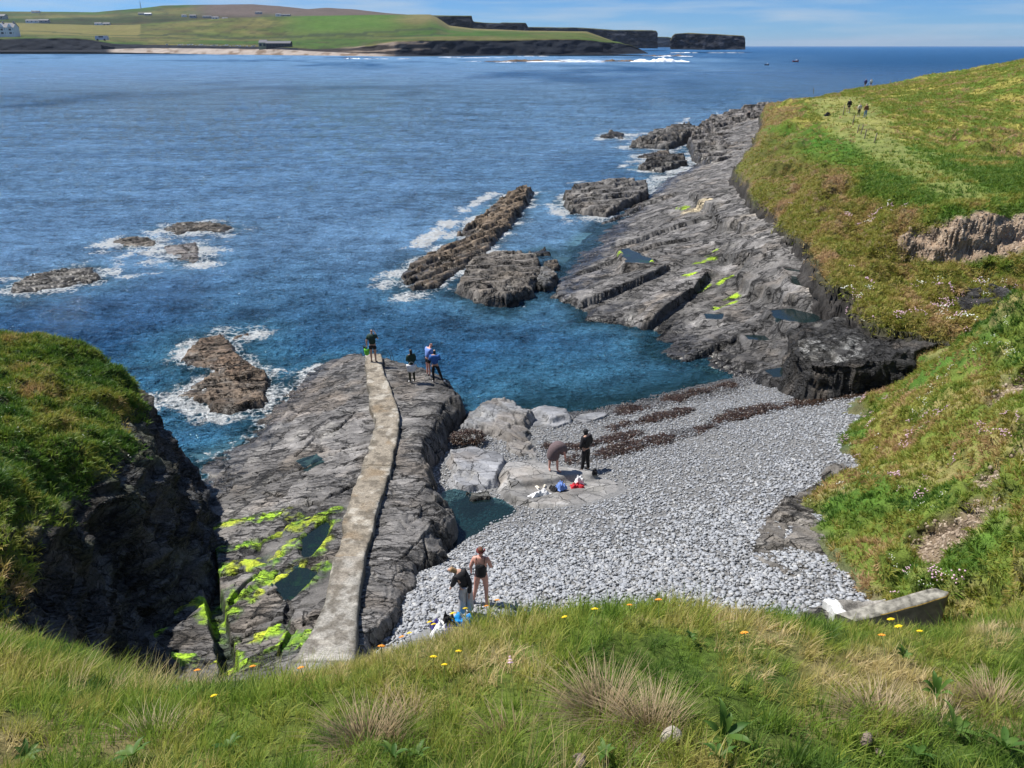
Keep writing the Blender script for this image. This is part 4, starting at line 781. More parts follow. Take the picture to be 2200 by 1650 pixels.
reef([(1612,1192),(1650,1085),(1700,1060),(1815,972),(1835,1000),(1745,1090),(1765,1130),(1805,1190),(1865,1262),(1840,1292),(1760,1285),(1650,1225)], .16, 'dark wet bed of split slate plates below the grass bank', (.15,.138,.125), z0=2.80, ang=-.75, layers=.12, seed=570, beds=(.5,.07), broken=.5, st=.04, plates=.09, edge=.3, wetz=-.9, sink=.6, tilt=(.02,-.05))
reef([(1640,1335),(1760,1300),(1900,1290),(1960,1335),(1900,1372),(1700,1372)], .2, 'rough stone ground at the foot of the concrete block', (.19,.18,.165), z0=3.55, ang=.2, seed=575, st=.04, plates=.03, wetz=-.9, sink=.6)
# the dark overhanging block at the head of the cove
def dark_block():
    P = pol([(1682,735),(1700,728),(1760,722),(1850,728),(1900,700),(1960,695),(2040,700),(2120,715),(2200,740),(2120,800),(1940,835),(1800,842),(1720,826),(1680,790)], 1.9)
    a = np.array(P); x0, y0 = a.min(0)-.8; x1, y1 = a.max(0)+.8; X, Y = rect(x0, x1, y0, y1, .07)
    d = sdf(P, X, Y)+.3*fbm2(X*.9, Y*.9, 4, 580)
    topz = RBF([Wz(1690,740,2.6),Wz(1720,730,3.2),Wz(1800,728,3.4),Wz(1870,735,3.35),Wz(1950,700,3.6),Wz(2060,705,3.8),Wz(1700,790,2.4),Wz(1850,770,3.1),Wz(2150,730,4.2)])(X, Y)
    z = topz-ss(.6, -.15, d)*2.6; z = z+(stairs(z, .24, .25, .2)-z)*.8+rock(X, Y, .2, 1.6, .7, .05, .08, 581)[0]*ss(.3, .8, d)
    X2, Y2, Z2, steep, N = displace(X, Y, z, .5, 585)
    dz, i, ck = rock(X, Y, .2, 1.6, .7, .09, .12, 581)
    c, w = rock_col(X, Y, z*0+2, i, ck, (.045,.044,.044), wetz=-1, s=586)
    c = mixc(c, (.34, .34, .33), .85*ss(.0, .4, fbm2(X*2.2, Y*2.2, 5, 587))*ss(1.3, .6, np.hypot((X-Wz(1790,735,3.4)[0])/1.6, (Y-Wz(1790,735,3.4)[1])/1.3))*(1-steep))
    o = surf('rock_block', X2, Y2, Z2, d > -.6, CLIFF, c, {'wet': steep*.25}); tag(o, 'thick black layered rock block overhanging the head of the pebble beach', 'rock')
dark_block()

# ------------------------------------------------------------------ the sea
X, Y = fan(-420, 2560, 21, 60000, 780, 640)
dfar = np.clip(Y/60., .25, 1)
def waves(x, y):
    xx = x+.7*fbm2(x*.2, y*.2, 2, 600); yy = y+.7*fbm2(x*.2+7, y*.2, 2, 601)
    s = .05*(1-np.abs(vn2(xx*.55, yy*1.25, 602)))**2+.045*(1-np.abs(vn2(xx*1.2+4, yy*2.3, 603)))**1.5+.034*(1-np.abs(vn2(xx*2.3, yy*4.6, 604)))**2*ss(110, 50, y)+.02*vn2(xx*4.5, yy*8, 606)*ss(60, 35, y)+.05*vn2(x*.12, y*.3, 605)
    return s
calm = np.clip(.5+.5*ss(30, 60, Y)+.5*ss(0, -6, X)*ss(20, 30, Y), .5, 1)
Z = waves(X, Y)*calm*2.3*(1-ss(250, 500, Y))-.08*calm
m = Y < 220; foam = np.zeros_like(X); shal = np.zeros_like(X); clear = np.zeros_like(X)
xs, ys = X[m], Y[m]; f = np.zeros_like(xs); s_ = np.zeros_like(xs); cl = np.zeros_like(xs)
reefpolys = [(P, o) for P, z0, o in REEFS if z0 == 0]
WIND = fbm2(xs*.5, ys*.5, 4, 610)
for P, o in reefpolys:
    d = -sdf(P, xs, ys); big = 1.0 if abs(P[0][0]) < 60 else 1
    amt = {'small round': .1, 'rounded gre': .2, 'small uprig': .1, 'low knobbly': .15}.get(o['label'][:11], .9)
    if P[0][1] < 40 and P[0][0] > -15 and amt < .5: amt = .1
    wide = 1.2 if ys.mean() else 1
    f = np.maximum(f, amt*ss(2.4+1.6*(P[0][1] > 60), .0, d+1.6*WIND)); s_ = np.maximum(s_, ss(6, 0, d)); cl = np.maximum(cl, .75*ss(1.6, 0, d))
pl = -sdf(PLAT_POLY, xs, ys); f = np.maximum(f, .8*ss(1.0, 0, pl+.9*WIND)*(xs < -6)); s_ = np.maximum(s_, ss(4, 0, pl)); cl = np.maximum(cl, .85*ss(1.3, 0, pl))
sh = -sdf(SH_POLY, xs, ys); f = np.maximum(f, .95*ss(4., 0, sh+2*WIND)*ss(75, 95, ys)); f = np.maximum(f, .15*ss(.5, 0, sh)); s_ = np.maximum(s_, ss(6, 0, sh)); cl = np.maximum(cl, .8*ss(1.5, 0, sh))
bd = ss(-.6, -.05, BEACH(xs, ys))*ss(-1.5, 1, xs)*ss(48, 42, ys); cl = np.maximum(cl, .9*bd); s_ = np.maximum(s_, ss(-2.4, 0, BEACH(xs, ys))*ss(-6, 0, xs)*ss(62, 45, ys))
for a, wdt, k in [([(1480,255),(1430,285),(1360,290),(1290,300)],2.5,.9),([(1420,330),(1350,350),(1330,360)],2.2,.9),([(1190,440),(1215,470),(1225,480)],1.6,1.),([(1220,395),(1255,388)],1.5,.8),([(1060,415),(1000,450),(930,505),(895,530)],1.6,1.1),([(870,600),(900,590)],.5,.8),
   ([(700,520),(780,520)],.5,.8),([(700,535),(760,525)],.35,.6),([(330,530),(250,560),(240,600),(340,590)],1.1,.8),([(350,510),(520,485)],.9,.7),([(370,800),(440,790),(500,800)],.7,1.0),([(450,890),(560,880)],.35,.9),([(400,990),(480,970),(540,930)],.3,.8),([(440,560),(500,540)],.6,.6),([(0,600),(90,580)],.4,.5),([(420,990),(480,960)],.5,.6),([(1230,420),(1200,430)],.8,.8)]:
    d = dline(pol(a, 0), xs, ys); f = np.maximum(f, k*ss(wdt, 0, d+.8*wdt*WIND))
foam[m], shal[m], clear[m] = f, s_, cl
teal = ss(.0, .5, fbm2(X*.035, Y*.02, 3, 615))*ss(30, 50, Y)*ss(140, 80, Y)
shal = np.maximum(shal, .45*teal); shal = np.maximum(shal, .8*ss(5, 9, X)*0)
az = X/np.maximum(Y, 1); gust = (.55+.8*fbm2(X*.012, Y*.006, 4, 618)+.25*fbm2(X*.05, Y*.02, 3, 619))*ss(38, 75, Y)*ss(2500, 300, Y)*ss(.45, -.05, az)
def sea_mat():
    m, t = nmat('sea_water'); l = t.links.new
    out = nd(t, 'ShaderNodeOutputMaterial'); b = nd(t, 'ShaderNodeBsdfPrincipled', inp={'IOR': 1.5, 'Specular IOR Level': .5})
    geo = nd(t, 'ShaderNodeNewGeometry'); A = lambda n: nd(t, 'ShaderNodeAttribute', attribute_name=n).outputs['Fac']
    mpp = nd(t, 'ShaderNodeMapping'); mpp.inputs['Scale'].default_value = (.7, 1.35, 1); l(geo.outputs['Position'], mpp.inputs[0])
    def noise(s, det, rough=.6, src=mpp.outputs[0]): n = nd(t, 'ShaderNodeTexNoise', inp={'Scale': s, 'Detail': det, 'Roughness': rough}); l(src, n.inputs['Vector']); return n.outputs['Fac']
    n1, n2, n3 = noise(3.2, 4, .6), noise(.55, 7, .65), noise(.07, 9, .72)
    b1 = nd(t, 'ShaderNodeBump', inp={'Strength': 1, 'Distance': .55}); b0 = nd(t, 'ShaderNodeBump', inp={'Strength': 1, 'Distance': 1.4}); b2 = nd(t, 'ShaderNodeBump', inp={'Strength': 1, 'Distance': 9.}); l(n2, b0.inputs['Height']); l(b1.outputs[0], b0.inputs['Normal']); l(n1, b1.inputs['Height']); l(n3, b2.inputs['Height']); l(b0.outputs[0], b2.inputs['Normal'])
    # body colour of the water: deep blue, teal over the shallows
    c1 = nd(t, 'ShaderNodeMixRGB', inp={1: (.026, .115, .27, 1), 2: (.065, .215, .34, 1)}); l(A('shal'), c1.inputs[0])
    g = nd(t, 'ShaderNodeMixRGB', blend_type='MIX', inp={2: (.23, .42, .66, 1)}); gm = nd(t, 'ShaderNodeMapRange', inp={'From Min': .0, 'From Max': .35, 'To Min': 0, 'To Max': .75}); l(A('gust'), gm.inputs[0]); l(gm.outputs[0], g.inputs[0]); l(c1.outputs[0], g.inputs[1])
    def lin(src, k): q = nd(t, 'ShaderNodeMath', operation='MULTIPLY_ADD', inp={1: k, 2: -k*.5}); l(src, q.inputs[0]); return q.outputs[0]
    def add(a, b_): q = nd(t, 'ShaderNodeMath', operation='ADD'); l(a, q.inputs[0]); l(b_, q.inputs[1]); return q.outputs[0]
    chop = add(add(lin(n1, 1.6), lin(n2, 2.6)), lin(n3, 2.2)); ck_ = nd(t, 'ShaderNodeMapRange', inp={'From Min': -.55, 'From Max': .55, 'To Min': .42, 'To Max': 1.62}); l(chop, ck_.inputs[0])   # noise brightens and darkens the colour, standing in for light on ripples
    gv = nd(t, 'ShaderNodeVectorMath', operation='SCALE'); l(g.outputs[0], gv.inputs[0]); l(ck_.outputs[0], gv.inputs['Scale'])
    fo = nd(t, 'ShaderNodeTexVoronoi', feature='DISTANCE_TO_EDGE', inp={'Scale': 2.3, 'Randomness': 1}); nw = nd(t, 'ShaderNodeTexNoise', inp={'Scale': 1.1, 'Detail': 5}); mv = nd(t, 'ShaderNodeMixRGB', blend_type='ADD', inp={0: 1.2})
    l(geo.outputs['Position'], nw.inputs['Vector']); l(geo.outputs['Position'], mv.inputs[1]); l(nw.outputs['Color'], mv.inputs[2]); l(mv.outputs[0], fo.inputs['Vector'])
    lace = nd(t, 'ShaderNodeMapRange', inp={'From Min': .0, 'From Max': .25, 'To Min': .30, 'To Max': -.06}); l(fo.outputs['Distance'], lace.inputs[0])
    n4 = noise(2.6, 7, .72); m4 = nd(t, 'ShaderNodeMath', operation='MULTIPLY_ADD', inp={1: 1.5, 2: -.75}); l(n4, m4.inputs[0])
    s1 = nd(t, 'ShaderNodeMath', operation='ADD'); s2 = nd(t, 'ShaderNodeMath', operation='ADD'); l(A('foam'), s1.inputs[0]); l(lace.outputs[0], s1.inputs[1]); l(s1.outputs[0], s2.inputs[0]); l(m4.outputs[0], s2.inputs[1])
    nL = noise(.35, 4, .6, geo.outputs['Position']); mL = nd(t, 'ShaderNodeMath', operation='MULTIPLY_ADD', inp={1: 2.2, 2: -1.25}); l(nL, mL.inputs[0]); s3 = nd(t, 'ShaderNodeMath', operation='ADD'); l(s2.outputs[0], s3.inputs[0]); l(mL.outputs[0], s3.inputs[1])
    fm = nd(t, 'ShaderNodeMapRange', interpolation_type='SMOOTHSTEP', inp={'From Min': .55, 'From Max': 1.05}); l(s3.outputs[0], fm.inputs[0])
    fgate = nd(t, 'ShaderNodeMapRange', inp={'From Min': .05, 'From Max': .25}); l(A('foam'), fgate.inputs[0]); fx = nd(t, 'ShaderNodeMath', operation='MULTIPLY'); l(fm.outputs[0], fx.inputs[0]); l(fgate.outputs[0], fx.inputs[1])
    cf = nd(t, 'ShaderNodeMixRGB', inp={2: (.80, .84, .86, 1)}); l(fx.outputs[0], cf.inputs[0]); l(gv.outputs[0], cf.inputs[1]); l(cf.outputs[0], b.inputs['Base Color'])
    rr = nd(t, 'ShaderNodeMapRange', inp={'To Min': .05, 'To Max': .8}); l(fx.outputs[0], rr.inputs[0]); rf = nd(t, 'ShaderNodeMath', operation='MULTIPLY_ADD', inp={1: .35}); l(A('far'), rf.inputs[0]); l(rr.outputs[0], rf.inputs[2]); l(rf.outputs[0], b.inputs['Roughness']); sf = nd(t, 'ShaderNodeMapRange', inp={'To Min': .5, 'To Max': .04}); l(A('far'), sf.inputs[0]); l(sf.outputs[0], b.inputs['Specular IOR Level']); l(b2.outputs[0], b.inputs['Normal'])
    tr = nd(t, 'ShaderNodeBsdfTransparent', inp={'Color': (.42, .68, .70, 1)}); mx = nd(t, 'ShaderNodeMixShader')
    inv = nd(t, 'ShaderNodeMath', operation='SUBTRACT', inp={0: 1}); l(fx.outputs[0], inv.inputs[1]); cm = nd(t, 'ShaderNodeMath', operation='MULTIPLY'); l(A('clear'), cm.inputs[0]); l(inv.outputs[0], cm.inputs[1])
    fr = nd(t, 'ShaderNodeFresnel', inp={'IOR': 1.33}); l(b2.outputs[0], fr.inputs['Normal']); fi = nd(t, 'ShaderNodeMath', operation='SUBTRACT', inp={0: 1}); l(fr.outputs[0], fi.inputs[1]); cm2 = nd(t, 'ShaderNodeMath', operation='MULTIPLY'); l(cm.outputs[0], cm2.inputs[0]); l(fi.outputs[0], cm2.inputs[1])
    l(cm2.outputs[0], mx.inputs[0]); l(b.outputs[0], mx.inputs[1]); l(tr.outputs[0], mx.inputs[2]); l(mx.outputs[0], out.inputs[0]); return m
SEA = sea_mat()
V = np.stack([X, Y, Z], -1).reshape(-1, 3)
o = mesh_np('sea', V, grid_faces(*X.shape), SEA, None, {'foam': foam.ravel(), 'shal': shal.ravel(), 'clear': clear.ravel(), 'gust': gust.ravel(), 'far': ss(100, 900, Y).ravel()}); tag(o, kind='structure')
# ------------------------------------------------------------------ pebbles
def pebble_src(k, mat):
    r = np.random.default_rng(900+k); import bmesh
    bm = bmesh.new(); bmesh.ops.create_icosphere(bm, subdivisions=2 if k < 100 else 1, radius=.5)
    a, b, c = 1.0, .62+.25*r.random(), .30+.2*r.random(); o = r.random(3)*6
    for v in bm.verts:
        p = v.co; n = 1+.16*math.sin(p.x*5+o[0])*math.cos(p.y*6+o[1])+.10*math.sin(p.z*7+p.x*4+o[2])
        v.co = (p.x*a*n, p.y*b*n, p.z*c*n)
    me = bpy.data.meshes.new('pebble'); bm.to_mesh(me); bm.free(); me.polygons.foreach_set('use_smooth', [True]*len(me.polygons)); me.materials.append(mat); return me
PEB = plain('grey_pebble', (.3, .3, .3), rough=.75, noise=.18, nscale=6, bump=.01, inst=[(.17,.18,.20),(.35,.365,.39),(.26,.275,.30),(.40,.415,.435),(.22,.215,.21),(.37,.385,.41),(.30,.315,.345),(.46,.46,.45)])
PEBW = plain('wet_dark_pebble', (.1, .1, .1), rough=.3, noise=.2, nscale=6, inst=[(.035,.035,.037),(.09,.09,.095),(.06,.058,.055),(.12,.12,.125)])
pm = [pebble_src(k, PEB) for k in range(8)]; pml = [pebble_src(100+k, PEB) for k in range(8)]; pmw = [pebble_src(110+k, PEBW) for k in range(5)]
land = ss(.0, .15, BG[2])*(BG[0] > -5.2)*(BG[0] < 17)*(BG[1] > 9)*(BG[1] < 40)
flat = np.zeros_like(BG[0])
for P_, z0, o in REEFS:
    if o['label'].startswith(('broad flat', 'pale grey ledge', 'flat grey slab', 'jumbled')): flat = np.maximum(flat, ss(-.05, .2, sdf(P_, BG[0], BG[1])))
cover = land*(1-flat)*ss(0.3, -.2, sdf(PLAT_POLY, BG[0], BG[1]))
dry = cover*ss(.12, .4, BG[2]+.1*fbm2(BG[0]*1.5, BG[1]*1.5, 3, 71))*(1-.75*B_weed)*ss(.3, -.1, B_pool)
g1 = .55+.45*ss(-.3, .3, fbm2(BG[0]*.5, BG[1]*.5, 3, 700))
p, n = sample(BG, dry*g1, 105000, 3)
sz = .034+.058*rng.random(len(p))**3*2.4+.03*ss(24, 16, p[:, 1]); sz *= .8+.35*ss(1., 2.6, p[:, 2])
order = np.argsort(-sz*ss(45, 12, p[:, 1])); p, n, sz = p[order], n[order], sz[order]
scat = lambda s_: [bpy.data.objects.new('pebble_source', m) for m in s_]
p[:, 2] += sz*.12+.05*rng.random(len(p))*(sz < .12)
o = scatter('pebbles', p[300:], sz[300:], scat(pml), tilt=.4, nrm=n[300:], seed=1)
er = eulers(n[:300]+np.c_[(rng.random((300, 2))-.5)*.5, np.zeros(300)], rng.random(300)*6.28)
for k in range(300):
    q = bpy.data.objects.new('pebble', pm[k % 8]); q.location = p[k]; q.rotation_euler = er[k]; s_ = sz[k]*1.15; q.scale = (s_, s_*(.85+.3*rng.random()), s_); link(q, beach)
wetw = land*(1-flat)*ss(.45, .1, BG[2])*ss(-.15, .02, BG[2]); wetw = np.maximum(wetw, .5*cover*B_weed)
p, n = sample(BG, wetw*(BG[0] > 1), 9000, 4); scatter('wet_pebbles', p+[0, 0, .02], .07+.13*rng.random(len(p))**2, scat(pmw), tilt=.3, nrm=n, seed=2)
p, n = sample(BG, ss(-.1, .3, B_pool)*land, 500, 41); scatter('pool_bed_pebbles', p+[0, 0, .02], .08+.12*rng.random(len(p))**2, scat(pml), tilt=.3, nrm=n, seed=2)
# loose stones lying at the foot of ledges and on the slate bed
# seaweed: curled strips thrown up in bands
def ribbon(k, mat, L_=.3, w=.03):
    r = np.random.default_rng(k); V, Fc = [], []
    for s_ in range(7):
        a = r.random()*6.28; x, y, z = (r.random(3)-.5)*[.2, .2, .05]; z = abs(z)
        for j in range(5):
            a += (r.random()-.5)*1.3; x += math.cos(a)*L_/5; y += math.sin(a)*L_/5; zz = z+.03*math.sin(j*1.7+s_)+.02
            V += [(x-math.sin(a)*w, y+math.cos(a)*w, zz), (x+math.sin(a)*w, y-math.cos(a)*w, zz+.012)]
            if j: b = len(V)-4; Fc.append((b, b+1, b+3, b+2))
    return src_mesh('weed_strip', V, Fc, mat)
KELP = plain('brown_seaweed', (.05, .03, .02), rough=.4, inst=[(.015,.010,.007),(.04,.021,.012),(.025,.016,.010),(.065,.030,.016)])
p, n = sample(BG, cover*ss(.45, .9, B_weed)*ss(-.4, .0, fbm2(BG[0]*1.3, BG[1]*1.3, 3, 77)), 8000, 5); scatter('seaweed', p+[0, 0, .015], .25+.4*rng.random(len(p)), [ribbon(k, KELP) for k in range(6)], nrm=n, tilt=.25, seed=5)
cw = np.array(pol([(1005,942)], .85)[0]); a_ = rng.random(240)*6.28; r_ = rng.random(240)**.5
pp = np.stack([cw[0]+np.cos(a_)*r_*.75, cw[1]+np.sin(a_)*r_*.6, .86+.22*(1-r_**2)], 1); w_ = scatter('seaweed_heap', pp, np.full(240, .5), [ribbon(k, KELP) for k in range(6)], tilt=.5, seed=6)


# ------------------------------------------------------------------ grass
def tuft(k, mat, n=14, h=.14, w=.005, spread=.05, lean=.5, seg=3, droop=.4):
    r = np.random.default_rng(k); V, Fc = [], []
    for _ in range(n):
        a, rr = r.random()*6.283, spread*r.random()**.5; x0, y0 = math.cos(a)*rr, math.sin(a)*rr
        d = a+(r.random()-.5)*2; H = h*(.5+.7*r.random()); ln = lean*(.2+r.random()); ww = w*(.6+.8*r.random()); f = r.random()*3.14
        for j in range(seg+1):
            t = j/seg; out = ln*H*(t**1.6); z = H*(t-droop*ln*t*t); q = ww*(1-t)**.7 if j < seg else 0
            c = (x0+math.cos(d)*out, y0+math.sin(d)*out, z)
            if j < seg: V += [(c[0]-math.sin(d+f*.3)*q, c[1]+math.cos(d+f*.3)*q, z), (c[0]+math.sin(d+f*.3)*q, c[1]-math.cos(d+f*.3)*q, z)]
            else: V.append(c)
            b = len(V)
            if 0 < j < seg: Fc.append((b-4, b-3, b-1, b-2))
            if j == seg: Fc.append((b-3, b-2, b-1))
    return src_mesh('grass_tuft', V, Fc, mat)
G_A = blade_mat('fresh_grass', [(.075,.145,.025),(.17,.28,.04),(.27,.36,.055),(.38,.38,.085),(.56,.47,.19),(.74,.60,.34)], attr=True, trans=.5)
G_B = blade_mat('cliff_turf_grass', [(0.055,0.134,0.0191),(0.121,0.216,0.0265),(0.22,0.267,0.0372),(0.33,0.287,0.0638),(0.44,0.307,0.139),(0.462,0.297,0.17)], attr=True)
def tone_of(p, s, base=.35, amp=.55, f=1.1): return np.clip(base+amp*fbm2(p[:, 0]*f, p[:, 1]*f, 4, s)+.25*fbm2(p[:, 0]*f*4, p[:, 1]*f*4, 2, s+5), 0.02, .98)
# foreground
near = [tuft(k, G_A, 16, .15, .0030, .05, .8, 4, .5) for k in range(10)]
p, n = sample(FG, F_w*ss(1.2, 1.8, FG[1]), 24000, 7); t_ = tone_of(p, 800, .45, .9, 1.5)
sz = (.55+.6*rng.random(len(p)))*(.85+.5*fbm2(p[:, 0]*1.2, p[:, 1]*1.2, 3, 801)); sz = np.clip(sz, .35, 1.5)
scatter('grass', p, sz, near, nrm=n*[.6, .6, 1]+[.12, -.05, 0], tilt=.3, tone=t_, seed=7)
long_ = [tuft(k, G_A, 9, .30, .0022, .05, .55, 5, .5) for k in range(20, 26)]
p, n = sample(FG, F_w*ss(1.2, 1.8, FG[1])*ss(.0, .4, fbm2(FG[0]*.8, FG[1]*.8, 3, 805)+.1*(np.abs(FG[0]) > 2)+.15*(FG[0] < -1.2)), 2600, 8)
scatter('long_grass', p, .6+.5*rng.random(len(p)), long_, nrm=n*[.5, .5, 1]+[.15, 0, 0], tilt=.3, tone=tone_of(p, 812, .5, .7, 1.3), seed=8)
# banks
mid = [tuft(k, G_B, 12, .17, .011, .09, .9, 3, .5) for k in range(30, 38)]
p, n = sample(KG, K_turf, 26000, 9); scatter('bank_grass', p, .6+.8*rng.random(len(p)), mid, nrm=n*[.8, .8, 1], tilt=.4, tone=tone_of(p, 820, .40, .75, .7), seed=9)
p, n = sample(MG, np.clip(M_turf, 0, 1), 26000, 10); scatter('outcrop_grass', p, .6+.8*rng.random(len(p)), mid, nrm=n*[.7, .7, 1]+[.15, 0, 0], tilt=.4, tone=tone_of(p, 830, .27, .6, .7), seed=10)
big = [tuft(k, G_B, 12, .30, .028, .2, 1.0, 3, .5) for k in range(40, 48)]
hx, hy = HG[0], HG[1]
hw = (1-np.clip(H_sc*1.5, 0, 1))*(1-H_edge)*(1-.75*H_pth)*ss(-1, 0, H_d)
nearw = hw*ss(75, 45, hy)
p, n = sample(HG, nearw*(hx < 45), 30000, 11)
gs = np.clip(.5+.0*p[:, 0], 0, 1)
j = RBF  # slope tufts are straw coloured, level turf is green
zt = HD(p[:, 0], p[:, 1]); lev = ss(6.6, 7.3, zt); ledg = ss(44.5, 43, p[:, 1])*ss(24, 26, p[:, 0])
base = .50-.33*lev-.25*ledg*(1-lev)
scatter('headland_grass', p, .45+.5*rng.random(len(p)), big, nrm=n*[.8, .8, 1], tilt=.4, tone=np.clip(tone_of(p, 840, 0, .8, .35)+base, .03, .97), seed=11)
p, n = sample(HG, hw*ss(50, 75, hy)*ss(210, 150, hy)*(hx < 130), 30000, 12)
fld = ss(-2, 4, (p[:, 0]-Wz(1900,300,7.8)[0])+(p[:, 1]-Wz(1900,300,7.8)[1])*.05)
slp = 1-ss(6.6, 7.35, HD(p[:, 0], p[:, 1]))
scatter('headland_tussocks', p, (.5+.7*rng.random(len(p)))*(.8+.3*fld), big, nrm=n*[.8, .8, 1], tilt=.4, tone=np.clip(tone_of(p, 850, 0, 1.1, .55)+.16+.22*fld+.35*slp, .03, .97), seed=12)
# ------------------------------------------------------------------ people
import bmesh
def cm(name, c, rough=.75, **k): return plain(name, c, rough=rough, **k)
SKIN = cm('skin', (.50, .30, .22), .55, noise=.08); SKIN2 = cm('pink_skin', (.58, .30, .24), .55, noise=.08); DSK = cm('dark_skin', (.10, .055, .04), .5)  # skin tones vary from person to person
BLK = cm('black_cloth', (.010, .010, .013)); WHT = cm('white_cloth', (.75, .75, .76)); DGR = cm('dark_green_cloth', (.012, .04, .03)); LBL = cm('light_blue_cloth', (.16, .27, .62)); BLU = cm('blue_jacket_cloth', (.03, .12, .40))
GRY = cm('pale_grey_trouser_cloth', (.42, .41, .42)); MAU = cm('grey_brown_towelling', (.13, .095, .10), .95, noise=.25, nscale=30); HBR = cm('brown_hair', (.09, .045, .022), .5); HRED = cm('auburn_hair', (.13, .05, .025), .5); HBLK = cm('black_hair', (.008, .008, .01), .4); HBLD = cm('fair_brown_hair', (.30, .19, .09), .5)
LIME = cm('lime_green_bag', (.16, .62, .06)); JEAN = cm('denim', (.12, .22, .38)); BRNJ = cm('brown_jacket_cloth', (.16, .075, .04)); CRM = cm('cream_cloth', (.62, .57, .47)); RED = cm('red_cloth', (.45, .015, .03)); CYB = cm('bright_blue_cloth', (.005, .25, .62)); PUR = cm('violet_navy_cloth', (.06, .05, .22)); MAR = cm('maroon_headband', (.16, .01, .02))
def skin_mesh(name, joints, edges, mat, parent, sub=2, root=0):
    """joints: list of (x, y, z, rx, ry)"""
    me = bpy.data.meshes.new(name); me.from_pydata([j[:3] for j in joints], edges, [])
    o = bpy.data.objects.new(name, me); COL.objects.link(o)
    o.modifiers.new('s', 'SKIN'); sv = me.skin_vertices[0].data
    for i, j in enumerate(joints): sv[i].radius = (j[3], j[4] if len(j) > 4 else j[3]); sv[i].use_root = (i == root)
    m = o.modifiers.new('u', 'SUBSURF'); m.levels = sub; m.render_levels = sub
    dg = bpy.context.evaluated_depsgraph_get(); new = bpy.data.meshes.new_from_object(o.evaluated_get(dg)); new.name = name
    o.modifiers.clear(); o.data = new; bpy.data.meshes.remove(me)
    new.polygons.foreach_set('use_smooth', [True]*len(new.polygons)); new.materials.clear(); new.materials.append(mat); o.parent = parent; return o
BASE = dict(pel=(0,0,.95), wst=(0,0,1.10), chs=(0,.0,1.32), nck=(0,0,1.47), jaw=(0,.02,1.55), hd=(0,.015,1.64), top=(0,0,1.71), nose=(0,.115,1.60),
  shL=(-.17,0,1.40), elL=(-.24,0,1.13), wrL=(-.25,.06,.90), shR=(.17,0,1.40), elR=(.24,0,1.13), wrR=(.25,.06,.90),
  hpL=(-.09,0,.90), knL=(-.10,.01,.50), anL=(-.11,0,.09), toL=(-.12,.15,.03), hpR=(.09,0,.90), knR=(.10,.01,.50), anR=(.11,0,.09), toR=(.12,.15,.03))
RAD = dict(pel=(.15,.11), wst=(.125,.09), chs=(.155,.105), nck=.05, jaw=.062, hd=(.082,.098), top=.055, nose=.014, sh=.062, el=.042, wr=.028, hp=.092, kn=.056, an=.038, to=.032)
ED = [('pel','wst'),('wst','chs'),('chs','nck'),('nck','jaw'),('jaw','hd'),('hd','top'),('hd','nose')]+[e for s in 'LR' for e in [('chs','sh'+s),('sh'+s,'el'+s),('el'+s,'wr'+s),('pel','hp'+s),('hp'+s,'kn'+s),('kn'+s,'an'+s),('an'+s,'to'+s)]]
def rad(k): r = RAD.get(k, RAD.get(k[:2], .05)); return r if isinstance(r, tuple) else (r, r)
